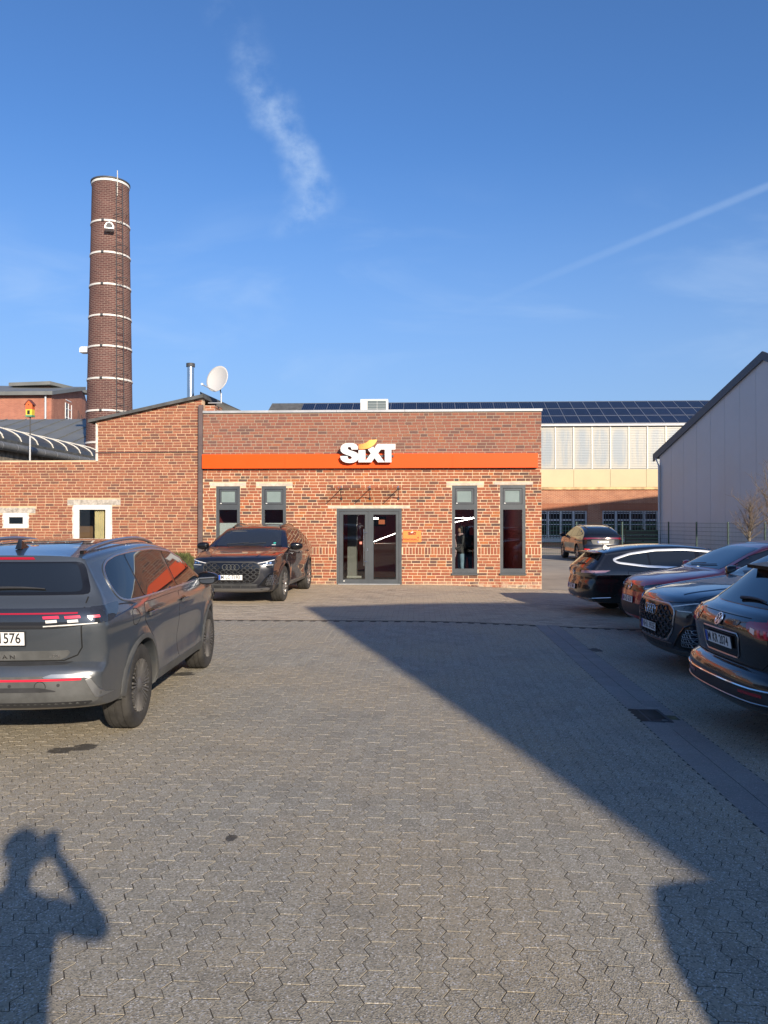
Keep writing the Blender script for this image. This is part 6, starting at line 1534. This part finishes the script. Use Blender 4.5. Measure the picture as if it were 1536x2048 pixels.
# ------------------------------------------------------------------ coupe SUVs
def coupe_front(B, car, mat, plate, ringmat, chrome_grille=False):
    oct_ = [(-.50, .905), (-.62, .83), (-.585, .58), (-.46, .455), (.46, .455), (.585, .58), (.62, .83), (.50, .905)]
    ribbon(B, 'grille_frame', chaikin(oct_, 1), 'front', M['satin'] if chrome_grille else M['plastic'], car, .030, .008, .006, True)
    gr = patch(B, 'grille', oct_, 'front', M['trim_black'], car, .004, .004, .05, 1)
    mb = MB(); row = 0; z = .50
    while z < .885:
        y = -.56 + (.065 if row % 2 else 0)
        while y < .57:
            if inside((y, z), [(p[0] * .93, .68 + (p[1] - .68) * .88) for p in oct_]) and not (abs(y) < .28 and .52 < z < .66) and not (abs(y) < .26 and .72 < z < .87):
                lp = []
                for k in range(6): t = math.pi / 3 * k; h, n = B.hit(y + .056 * math.cos(t), z + .040 * math.sin(t), 'front'); lp.append(h + n * .010)
                for k in range(6): mb.tube([lp[k], lp[(k + 1) % 6]], .0085, 5)
            y += .13
        z += .048; row += 1
    mb.build('grille_mesh', M['plastic'], gr, smooth=60)
    emblem_rings(car, B, 0, .80, 'front', .058, ringmat)
    for f in (False, True):
        hl = patch(B, 'headlight', [(.50, .885), (.70, .925), (.885, .965), (.915, .90), (.86, .835), (.66, .83)], 'front', M['lamp_dark'], car, .006, .005, .04, 1, flip=f)
        patch(B, 'light_strip', [(.54, .882), (.70, .912), (.875, .950), (.878, .938), (.70, .897), (.57, .874)], 'front', M['clear_lamp'], hl, .010, .004, .03, 0, flip=f)
        patch(B, 'light_strip', [(.66, .842), (.86, .848), (.86, .839), (.67, .834)], 'front', M['clear_lamp'], hl, .010, .004, .03, 0, flip=f)
        for y in (.74, .81): patch(B, 'lens', [(y + .022 * math.cos(t), .885 + .018 * math.sin(t)) for t in np.linspace(0, 6.28, 13)[:-1]], 'front', M['chrome'] if not chrome_grille else M['lamp_dark'], hl, .009, .003, .02, 0, flip=f)
        patch(B, 'lower_lamp', [(.70, .826), (.88, .834), (.86, .775), (.78, .765)], 'front', M['lamp_dark'], car, .006, .004, .03, 1, flip=f)
        it = patch(B, 'side_intake', [(.60, .40), (.655, .47), (.80, .655), (.905, .70), (.925, .62), (.90, .42), (.80, .375)], 'front', M['trim_black'], car, .005, .005, .04, 1, flip=f)
        mbm = MB()
        for i in range(6):
            for j in range(4):
                y, z = .74 + i * .03 + (.015 if j % 2 else 0), .44 + j * .055
                if y > .64 + (z - .40) * .8 and y < .895:
                    lp = []
                    for k in range(6): t = math.pi / 3 * k; h, n = B.hit((-1 if f else 1) * (y + .017 * math.cos(t)), z + .024 * math.sin(t), 'front'); lp.append(h + n * .009)
                    for k in range(6): mbm.tube([lp[k], lp[(k + 1) % 6]], .004, 4)
        mbm.build('intake_mesh', M['satin'], it)
        ribbon(B, 'intake_blade', [(.575, .395), (.64, .47), (.79, .655), (.90, .705)], 'front', M['trim_black'], car, .022, .009, .006, flip=f)
    patch(B, 'lower_intake', [(-.52, .42), (.52, .42), (.56, .355), (-.56, .355)], 'front', M['plastic'], car, .004, .005, .05, 1)
    for y in (-.4, -.2, 0, .2, .4): ribbon(B, 'intake_slat', [(y, .362), (y, .413)], 'front', M['plastic_grey'], car, .012, .010, .004)
    ribbon(B, 'intake_bar', [(-.55, .425), (.55, .425)], 'front', M['plastic_grey'], car, .016, .008, .004)
    patch(B, 'chin_spoiler', [(-.62, .35), (.62, .35), (.80, .365), (.78, .31), (.6, .285), (-.6, .285), (-.78, .31), (-.80, .365)], 'front', M['satin'] if not chrome_grille else M['plastic_grey'], car, .006, .006, .05, 1)
    ribbon(B, 'hood_gap', [(-.90, .985), (-.70, .945), (-.50, .92), (.50, .92), (.70, .945), (.90, .985)], 'front', M['gap'], car, .009, .001)
    for s in (1, -1):
        ribbon(B, 'hood_crease', [(2.18, s * .50), (1.7, s * .60), (1.15, s * .66)], 'top', mat, car, .05, .002, .008)
        ribbon(B, 'hood_side_gap', [(2.15, s * .80), (1.7, s * .865), (1.1, s * .875)], 'top', M['gap'], car, .008, .001)
    add_plate(car, B, .585, 'front', plate, push=.03, tilt=0)
    front_windscreen(B, car, B.S, 1.21, 1.61, .76, .625)
    patch(B, 'cowl', [(-.80, 1.185), (.80, 1.185), (.78, 1.215), (-.78, 1.215)], 'front', M['trim_black'], car, .003, .004, .06, 0)
def coupe_rear(B, car, mat, plate):
    patch(B, 'rear_window', [(-.66, 1.30), (.66, 1.30), (.54, 1.56), (-.54, 1.56)], 'rear', M['car_glass'], car, .004, .004, .07, 2)
    patch(B, 'light_band', [(-.93, 1.03), (-.6, 1.06), (.6, 1.06), (.93, 1.03), (.95, 1.12), (.6, 1.125), (-.6, 1.125), (-.95, 1.12)], 'rear', M['dim_red'], car, .006, .004, .06, 1)
    patch(B, 'plate_recess', [(-.55, 1.02), (.55, 1.02), (.48, .82), (-.48, .82)], 'rear', M['plastic_grey'], car, .004, .004, .06, 1)
    for f in (False, True): patch(B, 'reflector', [(.62, .60), (.86, .61), (.86, .57), (.62, .56)], 'rear', M['red_bright'], car, .006, .004, .04, 0, flip=f); patch(B, 'exhaust_trim', [(.5, .42), (.80, .43), (.78, .37), (.5, .36)], 'rear', M['chrome'], car, .008, .004, .04, 0, flip=f)
    patch(B, 'rear_valance', [(-.86, .50), (.86, .50), (.78, .36), (-.78, .36)], 'rear', M['plastic'], car, .004, .004, .06, 1)
    add_plate(car, B, .92, 'rear', plate); emblem_rings(car, B, 0, 1.09, 'rear', .045, M['chrome'])
def coupe_car(name, label, mat, rim, ring):
    c = base_car(name, label, B_COUPE, mat); greenhouse(B_COUPE, c, COUPE, M['trim_black'], .018); doors(B_COUPE, c, COUPE, mat, 1.02)
    add_wheels(c, COUPE, .275, 'five', rim, .975); arches(B_COUPE, c, COUPE, mat, .05); add_mirrors(c, .86, .985, 1.20, M['trim_black'], 1.15)
    roof_rails(B_COUPE, c, COUPE, -1.7, .1, lambda x: .60 - .05 * abs(x + .6) ** 2, M['trim_black'])
    for ax_ in ('L', 'R'): patch(B_COUPE, 'sill_trim', [(-.98, .325), (.98, .325), (.95, .39), (-.95, .39)], ax_, M['plastic_grey'], c, .006, .006, .06, 0)
    return c
M['paint_navy'] = paint('navy_black_paint', (0.010, 0.012, 0.020), .3, .28, .12)
M['paint_black'] = paint('black_paint', (0.006, 0.006, 0.007), .2, .25, .08)
M['paint_blue'] = paint('dark_blue_paint', (0.014, 0.020, 0.034), .5, .28, .05)
M['paint_red'] = paint('dark_red_paint', (0.40, 0.012, 0.024), .0, .35, .05); M['paint_red'].node_tree.nodes['Principled BSDF'].inputs['Coat Weight'].default_value = .5
c2 = coupe_car('dark_coupe_suv', 'dark coupe SUV facing the camera beside the office door', M['paint_navy'], M['rim_silver'], M['trim_black'])
coupe_front(B_COUPE, c2, M['paint_navy'], 'M  LC 7193', M['plastic_grey'])
patch(B_COUPE, 'badge_sticker', [(.60 + .03 * math.cos(t), 1.265 + .018 * math.sin(t)) for t in np.linspace(0, 6.28, 17)[:-1]], 'front', pm('green_sticker', (0.05, 0.42, 0.33), .5), c2, .007, .002, .02, 0)
patch(B_COUPE, 'white_sticker', [(.55, 1.222), (.64, 1.222), (.64, 1.232), (.55, 1.232)], 'front', M['plate_white'], c2, .007, .002, .03, 0)
ft, rt = G(567, 1203), G(619, 1177); hd = (ft - rt); hd.z = 0; hd.normalize(); sd_ = Vector((-hd.y, hd.x, 0))     # points to the car's left = picture right
mid = (ft + rt) / 2 - sd_ * .96; place(c2, (mid.x, mid.y), hd)
c3 = coupe_car('black_coupe_suv', 'black coupe SUV parked far behind the office corner', M['paint_black'], M['rim_silver'], M['chrome'])
coupe_rear(B_COUPE, c3, M['paint_black'], 'M  QX 418'); front_windscreen(B_COUPE, c3, COUPE, 1.21, 1.61, .76, .625)
p3 = AT(1178, 1100, 38.2); place(c3, (p3.x, p3.y), (math.sin(R(0.0)) - SY, CY))
c4 = coupe_car('dark_blue_suv', 'dark blue SUV with a big grille, nose towards the yard', M['paint_blue'], M['rim_dark'], M['chrome'])
coupe_front(B_COUPE, c4, M['paint_blue'], 'N  HU 3935E', M['chrome'], True)
def cf(x, z): return Vector((x * CY - z * SY, x * SY + z * CY))                 # camera-axis metres -> world
p4 = cf(3.48 + 2.42, 10.05); place(c4, p4, -cf(1, 0))
# ------------------------------------------------------------------ red car behind it
c5 = base_car('red_suv', 'dark red car half hidden between two dark cars', B_SUV, M['paint_red']); greenhouse(B_SUV, c5, SUV, M['trim_black'], .018); doors(B_SUV, c5, SUV, M['paint_red'], .975)
suv_front(B_SUV, c5, M['paint_red'], 'M  HD 6210'); add_wheels(c5, SUV, .235, 'five', M['rim_silver'], .905); arches(B_SUV, c5, SUV, M['plastic'], .045); add_mirrors(c5, .82, .935, 1.135, M['paint_red'])
p5 = cf(4.15 + 2.24, 13.1); place(c5, p5, -cf(1, 0))
# ------------------------------------------------------------------ shooting brake
c6 = base_car('dark_estate', 'dark low estate with bright window trim, tail to the yard', B_BRAKE, M['paint_black']); greenhouse(B_BRAKE, c6, BRAKE, M['bright_trim'], .046); doors(B_BRAKE, c6, BRAKE, M['paint_black'], .83)
add_wheels(c6, BRAKE, .245, 'five', M['rim_dark'], .915)
B = B_BRAKE
patch(B, 'rear_window', [(-.62, 1.02), (.62, 1.02), (.55, 1.25), (-.55, 1.25)], 'rear', M['car_glass'], c6, .004, .004, .06, 2)
for f in (False, True):
    ax_ = 'L' if f else 'R'
    tl = patch(B, 'tail_lamp', [(.40, .855), (.43, .935), (.84, .945), (.84, .85), (.60, .825)], 'rear', M['lamp_dark'], c6, .006, .004, .04, 1, flip=not f)
    patch(B, 'lamp_strip', [(.44, .872), (.46, .922), (.83, .932), (.83, .885)], 'rear', pm('rose_lamp', (0.80, 0.42, 0.42), .15, coat=1.0) if not f else bpy.data.materials['rose_lamp'], tl, .010, .004, .03, 0, flip=not f)
    sl_ = patch(B, 'side_lamp', [(-2.27, .94), (-1.90, .95), (-2.02, .87), (-2.26, .84)], ax_, M['lamp_dark'], c6, .006, .004, .03, 1); patch(B, 'lamp_strip', [(-2.26, .928), (-1.95, .938), (-2.06, .89), (-2.25, .88)], ax_, bpy.data.materials['rose_lamp'], sl_, .010, .004, .03, 0)
    ribbon(B, 'bumper_trim', [(.0, .36), (.5, .365), (.78, .38)], 'rear', M['chrome'], c6, .014, .006, .004, flip=not f); ribbon(B, 'bumper_trim', [(-2.3, .385), (-1.95, .40)], ax_, M['chrome'], c6, .014, .006, .004)
    ribbon(B, 'exhaust_trim', chaikin([(.42, .345), (.72, .355), (.70, .305), (.46, .30)], 1), 'rear', M['chrome'], c6, .012, .008, .003, True, flip=not f)
ribbon(B, 'fuel_flap_gap', chaikin([(-1.62, .93), (-1.30, .92), (-1.30, .80), (-1.58, .80)], 1), 'R', M['gap'], c6, .007, .001, 0, True)
add_plate(c6, B, .58, 'rear', 'M  QT 865'); emblem_disc(c6, B, 0, .86, 'rear', .055); shark_fin(B, c6, -1.75, M['trim_black'])
mb = MB(); h, n = B.hit(0, 1.262, 'rear'); mb.box(-.10, .10, -.56, .56, -.012, .012); mb.build('roof_spoiler', M['trim_black'], c6, loc=h + Vector((-.02, 0, .012)))
pth = []
for t in np.linspace(0, 1, 8): h, n = B.hit(.0 - .4 * t, 1.04 + .02 * t, 'rear'); pth.append(h + n * .02)
MB().tube(pth, .011, 6).build('rear_wiper', M['plastic'], c6); add_mirrors(c6, .80, .93, 1.0, M['paint_black'], .95); front_windscreen(B, c6, BRAKE, 1.0, 1.37, .72, .60)
p6 = cf(3.95 + 2.48, 16.25); place(c6, p6, cf(1, .03))
# ------------------------------------------------------------------ black SUV, near right, and its neighbour outside the picture
c7 = base_car('black_suv', 'black SUV with chrome rear trim at the right picture edge', B_SUV2, M['paint_black']); B = B_SUV2
greenhouse(B, c7, SUV2, M['chrome'], .018); doors(B, c7, SUV2, M['paint_black'], .975); add_wheels(c7, SUV2, .235, 'five', M['rim_silver'], .905); arches(B, c7, SUV2, M['plastic'], .05); add_mirrors(c7, .82, .935, 1.135, M['paint_black'])
suv_front(B, c7, M['paint_black'], None)
patch(B, 'rear_window', [(-.70, 1.215), (-.45, 1.195), (.45, 1.195), (.70, 1.215), (.56, 1.475), (-.56, 1.475)], 'rear', M['car_glass'], c7, .004, .004, .06, 2)
sp = MB(); h, n = B.hit(0, 1.50, 'rear'); sp.prism([(.06, -.50, .045), (-.10, -.47, .022), (-.10, -.47, -.01), (.03, -.47, -.02)], (0, .96, 0)); sp.build('roof_spoiler', M['trim_black'], c7, loc=h)
for f in (False, True):
    ax_ = 'L' if f else 'R'
    tl = patch(B, 'tail_lamp', [(.46, 1.045), (.44, 1.095), (.84, 1.12), (.86, .99), (.62, .965), (.52, 1.0)], 'rear', M['red_lamp'], c7, .006, .005, .04, 1, flip=not f)
    for k in range(3): patch(B, 'lamp_bar', [(.62 + k * .075, .985), (.645 + k * .075, .985), (.63 + k * .075, 1.045), (.60 + k * .075, 1.045)], 'rear', M['red_bright'], tl, .010, .004, .03, 0, flip=not f)
    patch(B, 'reverse_lamp', [(.52, 1.02), (.575, 1.0), (.575, 1.045), (.52, 1.055)], 'rear', M['clear_lamp'], tl, .010, .004, .03, 0, flip=not f)
    patch(B, 'side_lamp', [(-2.13, 1.125), (-1.86, 1.15), (-1.84, 1.11), (-1.95, 1.0), (-2.12, .985)], ax_, M['red_lamp'], c7, .007, .005, .03, 1)
tg = [(-.72, 1.10), (-.72, .80), (-.62, .72), (.62, .72), (.72, .80), (.72, 1.10)]; ribbon(B, 'tailgate_gap', tg, 'rear', M['gap'], c7, .009, .0012); ribbon(B, 'tailgate_gap', [(-.46, 1.12), (.46, 1.12)], 'rear', M['gap'], c7, .007, .0012)
rc = patch(B, 'plate_recess', [(-.36, .975), (.36, .975), (.32, .765), (-.32, .765)], 'rear', M['trim_black'], c7, .003, .003, .05, 1); ribbon(B, 'recess_edge', chaikin([(-.36, .975), (.36, .975), (.32, .765), (-.32, .765)], 1), 'rear', M['satin'], c7, .014, .008, .004, True)
add_plate(c7, B, .885, 'rear', 'M  KR 2074', push=.014); emblem_disc(c7, B, 0, 1.065, 'rear', .060); add_text(c7, B, 'T I G U A N', 0, .995, 'rear', .030, M['chrome'], .0005, 1.1, .005)
patch(B, 'camera_trim', [(-.13, 1.03), (-.34, 1.045), (-.36, 1.09), (-.13, 1.085)], 'rear', M['trim_black'], c7, .006, .004, .04, 1)
ribbon(B, 'bumper_chrome', [(-.80, .575), (-.6, .565), (.6, .565), (.80, .575)], 'rear', M['chrome'], c7, .016, .008, .005)
patch(B, 'bumper_cladding', [(-.84, .55), (.84, .55), (.80, .44), (-.80, .44)], 'rear', M['plastic'], c7, .004, .005, .05, 1)
for f in (False, True): patch(B, 'reflector', [(.44, .535), (.72, .54), (.72, .515), (.44, .51)], 'rear', M['red_lamp'], c7, .009, .004, .04, 0, flip=f)
ribbon(B, 'bumper_chrome', [(-.80, .465), (-.6, .455), (.6, .455), (.80, .465)], 'rear', M['satin'], c7, .010, .009, .004)
pth = []
for t in np.linspace(0, 1, 10): h, n = B.hit(.06 - .42 * t, 1.23 + .012 * math.sin(t * 3.1), 'rear'); pth.append(h + n * .02)
MB().tube(pth, [.018 - .012 * t for t in np.linspace(0, 1, 10)], 6).build('rear_wiper', M['plastic'], c7, smooth=50); shark_fin(B, c7, -1.62, M['trim_black'])
p7 = cf(2.95 + 2.27, 6.90); place(c7, p7, cf(1, 0))
c8 = base_car('parked_suv', 'SUV standing right of the camera, seen only by its shadow', B_SUV, M['paint_grey']); greenhouse(B_SUV, c8, SUV, M['trim_black'], .018); add_wheels(c8, SUV, .235, 'five', M['rim_silver'], .905); front_windscreen(B_SUV, c8, SUV, 1.15, 1.56, .72, .60)
place(c8, (3.43, -1.42), (.02, -1))

# ================================================================== PEOPLE
M['skin'] = pm('skin', (0.42, 0.24, 0.165), .55, var=.06); M['skin_dark'] = pm('skin_brown', (0.23, 0.115, 0.07), .5, var=.06)
M['hair'] = pm('dark_hair', (0.018, 0.013, 0.010), .6); M['denim_light'] = pm('light_denim', (0.24, 0.36, 0.47), .9, var=.2, vscale=6); M['denim_dark'] = pm('dark_denim', (0.035, 0.055, 0.10), .9, var=.2)
M['jacket'] = pm('black_jacket', (0.018, 0.018, 0.020), .6, var=.2); M['shoe'] = pm('dark_shoe', (0.03, 0.028, 0.026), .6); M['scarf'] = pm('pale_pink_scarf', (0.60, 0.42, 0.44), .9, var=.12); M['grey_trouser'] = pm('pale_grey_trouser', (0.42, 0.47, 0.46), .9, var=.25, vscale=9)
def skin_body(nodes, edges, root, region):
    names = list(nodes); me = bpy.data.meshes.new('tmp'); me.from_pydata([nodes[k][0] for k in names], [(names.index(a), names.index(b)) for a, b in edges], [])
    o = bpy.data.objects.new('tmp', me); col.objects.link(o)
    bm = bmesh.new(); bm.from_mesh(me); bm.verts.ensure_lookup_table(); ly = bm.verts.layers.skin.verify()
    for i, k in enumerate(names):
        r = nodes[k][1]; bm.verts[i][ly].radius = (r, r) if not isinstance(r, tuple) else r; bm.verts[i][ly].use_root = (k == root)
    bm.to_mesh(me); bm.free()
    sk = o.modifiers.new('s', 'SKIN'); sk.use_smooth_shade = True; sb = o.modifiers.new('u', 'SUBSURF'); sb.levels = 2; sb.render_levels = 2
    dg = bpy.context.evaluated_depsgraph_get(); out = bpy.data.meshes.new_from_object(o.evaluated_get(dg)); bpy.data.objects.remove(o)
    mats = []; out.materials.clear()
    for p in out.polygons:
        m = region(p.center)
        if m not in mats: mats.append(m); out.materials.append(m)
        p.material_index = mats.index(m); p.use_smooth = True
    out.name = 'body'; return out
def hand(nodes, edges, wrist, palm_dir, side, curl, tag_, thumb):
    w = Vector(nodes[wrist][0]); d = Vector(palm_dir).normalized(); s = Vector(side).normalized(); c = Vector(curl).normalized()
    nodes[tag_ + 'p'] = (tuple(w + d * .055), (.026, .030)); edges.append((wrist, tag_ + 'p'))
    for i, (off, ln) in enumerate(((-.03, .062), (-.010, .072), (.010, .068), (.028, .052))):
        a = w + d * .095 + s * off; b = a + d * ln * .45 + c * .008; e = b + (d * .4 + c * .9).normalized() * ln * .6
        for k, q, r in (('a', a, .0105), ('b', b, .009), ('c', e, .0075)): nodes[tag_ + str(i) + k] = (tuple(q), r)
        edges += [(tag_ + 'p', tag_ + str(i) + 'a'), (tag_ + str(i) + 'a', tag_ + str(i) + 'b'), (tag_ + str(i) + 'b', tag_ + str(i) + 'c')]
    t0 = w + d * .035 + s * thumb * .036; t1 = t0 + (s * thumb * .7 + d * .7).normalized() * .035; t2 = t1 + (d * .8 + c * .5).normalized() * .032
    for k, q, r in (('ta', t0, .0125), ('tb', t1, .011), ('tc', t2, .009)): nodes[tag_ + k] = (tuple(q), r)
    edges += [(tag_ + 'p', tag_ + 'ta'), (tag_ + 'ta', tag_ + 'tb'), (tag_ + 'tb', tag_ + 'tc')]
def person(label, loc, rz, H, arms, region, hairlen=.0, group=None, lean=0.0, hairmat=None, headturn=0.0):
    """faces +Y before rotation; arms: {'R': (elbow, wrist), 'L': ...} in units of body height"""
    k = H; t = empty('person', loc, rz); tag(t, label, 'person', group)
    N, E = {}, []
    def n(nm, x, y, z, r): N[nm] = ((x * k, (y + lean * max(0, z - .5)) * k, z * k), r if isinstance(r, tuple) else r * k)
    n('pelvis', 0, 0, .52, (.092 * k, .070 * k)); n('waist', 0, .004, .60, (.080 * k, .060 * k)); n('chest', 0, .004, .72, (.098 * k, .068 * k)); n('upper', 0, 0, .79, (.088 * k, .058 * k)); n('neck', 0, -.002, .845, .033); n('nk2', 0, .008, .872, .033)
    n('head', 0, .012, .915, (.043 * k, .052 * k)); n('crown', 0, .004, .962, (.040 * k, .048 * k)); n('nose', 0, .066, .912, .008)
    E += [('pelvis', 'waist'), ('waist', 'chest'), ('chest', 'upper'), ('upper', 'neck'), ('neck', 'nk2'), ('nk2', 'head'), ('head', 'crown'), ('head', 'nose')]
    for s, q in ((1, 'R'), (-1, 'L')):
        n('hip' + q, s * .052, 0, .49, .052); n('knee' + q, s * .060, .010, .275, .034); n('calf' + q, s * .062, -.006, .19, .033); n('ank' + q, s * .064, -.012, .05, .022); n('heel' + q, s * .065, -.018, .022, .020); n('toe' + q, s * .075, .075, .016, .018)
        E += [('pelvis', 'hip' + q), ('hip' + q, 'knee' + q), ('knee' + q, 'calf' + q), ('calf' + q, 'ank' + q), ('ank' + q, 'heel' + q), ('heel' + q, 'toe' + q)]
        n('sh' + q, s * .098, 0, .805, .036); el, wr = arms[q]; n('el' + q, *el, .026); n('wr' + q, *wr, .016)
        E += [('upper', 'sh' + q), ('sh' + q, 'el' + q), ('el' + q, 'wr' + q)]
        fd = (Vector(N['wr' + q][0]) - Vector(N['el' + q][0])).normalized(); cu_ = Vector((-s * .8, .5, 0)); sd__ = fd.cross(cu_)
        hand(N, E, 'wr' + q, fd, sd__, cu_, 'h' + q, 1 if s > 0 else -1)
    link('body', skin_body(N, E, 'pelvis', lambda c: region(c.x / k, c.y / k, c.z / k)), None, t)
    hc = Vector(N['crown'][0]); mb = MB(); nn, mm = 24, 14
    for i in range(mm + 1):
        th = math.pi * .5 - (math.pi * (.56 + hairlen)) * i / mm
        for j in range(nn):
            ph = 2 * math.pi * j / nn; fr = max(0, math.sin(ph)); zc_ = max(math.sin(th), -.15 if hairlen == 0 else -2)
            if fr > .45 and th < .25: zc_ = max(zc_, .30)
            rr = math.cos(min(th, 1.57)) if th > -.3 else .95
            mb.v.append((hc.x + .0475 * k * rr * math.cos(ph), hc.y - .004 * k + .056 * k * rr * math.sin(ph), hc.z - .012 * k + .052 * k * zc_ - (max(0, -.3 - th) * .09 * k if fr < .3 else 0)))
    for i in range(mm):
        for j in range(nn): mb.f.append((i * nn + j, (i + 1) * nn + j, (i + 1) * nn + (j + 1) % nn, i * nn + (j + 1) % nn))
    mb.build('hair', hairmat or M['hair'], t, smooth=70)
    hd_ = Vector(N['head'][0])
    for s in (1, -1):
        MB().lathe([(0, -.006), (.007, -.004), (.008, .002), (0, .005)], 10, 'y', c=hd_ + Vector((s * .020 * k, .050 * k, .008 * k))).build('eye', M['black'], t, smooth=60)
        mb = MB(); mb.lathe([(0, -.010), (.014, -.008), (.018, 0), (.012, .006), (0, .007)], 10, 'x', c=hd_ + Vector((s * .047 * k, -.004 * k, .0))); mb.build('ear', M['skin'] if hairlen == 0 else (hairmat or M['hair']), t, smooth=60)
    MB().box(hd_.x - .014 * k, hd_.x + .014 * k, hd_.y + .046 * k, hd_.y + .052 * k, hd_.z - .027 * k, hd_.z - .022 * k).build('mouth', pm('lips', (0.25, 0.09, 0.08), .5) if 'lips' not in bpy.data.materials else bpy.data.materials['lips'], t)
    return t
def reg(top, legs, skin=None):
    sk = skin or M['skin']
    def f(x, y, z):
        if z > .845: return sk
        if abs(x) > .16 and False: return sk
        if z < .035: return M['shoe']
        if z < .50 and abs(x) < .13: return legs
        return top
    return f
# the photographer, just behind the lens
HP = 1.93
def P_(x, y, z): return (x / HP, (y + .27) / HP, z / HP)
ph_ = person('person in dark clothes holding up a phone, seen only as a shadow', (-.045, -.31, g(0)), 0, HP, {'R': (P_(.345, -.12, 1.43), P_(.125, -.085, 1.70)), 'L': (P_(-.22, -.12, 1.43), P_(-.02, -.085, 1.68))}, reg(M['jacket'], M['denim_dark']))
pho = empty('smartphone', (0, -.03, 1.735)); tag(pho, 'black smartphone held upright in front of the photographer', 'phone')
MB().box(-.037, .037, -.004, .004, -.075, .078).build('case', M['black'], pho); MB().box(-.034, .034, -.0055, -.0042, -.071, .074).build('screen', M['car_glass'], pho)
# three people waiting inside the right-hand window with a lit strip
WIN_Y = D + .66
pa = ATY(921, 1100, WIN_Y); pA = person('person in a pale pink scarf and light jeans behind the office window', (pa.x + .02, WIN_Y, .008), R(108), 1.64, {'R': ((.13, .03, .64), (.06, .14, .60)), 'L': ((-.13, .03, .64), (-.05, .15, .59))}, reg(M['jacket'], M['denim_light']), .25)
for dx, ln, yy in ((.035, .60, .115), (-.03, .42, .125)):
    pth = []; mb = MB(); k = 1.64
    for i in range(13):
        z = .84 * k - ln * k * .8 * i / 12; pth.append((dx * k * .5 + .012 * math.sin(i * 1.3), (yy + .015 * math.sin(i * .7)) * k, z))
    for i in range(12):
        for (o0, o1, y0_, y1_) in ((-.075, 0, .0, .03), (0, .075, .03, .0)):
            mb.quad((pth[i][0] + o0, pth[i][1] + y0_, pth[i][2]), (pth[i][0] + o1, pth[i][1] + y1_, pth[i][2]), (pth[i + 1][0] + o1, pth[i + 1][1] + y1_, pth[i + 1][2]), (pth[i + 1][0] + o0, pth[i + 1][1] + y0_, pth[i + 1][2]))
    sc_o = mb.build('scarf', M['scarf'], pA, smooth=80); sm_ = sc_o.modifiers.new('s', 'SOLIDIFY'); sm_.thickness = .012
mb = MB(); mb.lathe([(.055 * 1.64, .815 * 1.64), (.062 * 1.64, .835 * 1.64), (.050 * 1.64, .862 * 1.64), (.040 * 1.64, .845 * 1.64)], 20, closed=True); mb.build('scarf_loop', M['scarf'], pA, smooth=60)
pb = ATY(934, 1100, WIN_Y + .40); person('person in a black jacket and dark jeans turned away behind the office window', (pb.x, WIN_Y + .40, .008), R(10), 1.62, {'R': ((.15, .02, .64), (.10, .10, .58)), 'L': ((-.15, .02, .64), (-.09, .10, .58))}, reg(M['jacket'], M['denim_dark']), .3)
pc_ = ATY(950, 1100, WIN_Y + .1); person('person in pale grey trousers half hidden by the window frame', (pc_.x + .06, WIN_Y + .15, .008), R(100), 1.66, {'R': ((.14, .0, .64), (.10, .11, .62)), 'L': ((-.14, .0, .64), (-.08, .12, .62))}, reg(M['jacket'], M['grey_trouser']), .15)
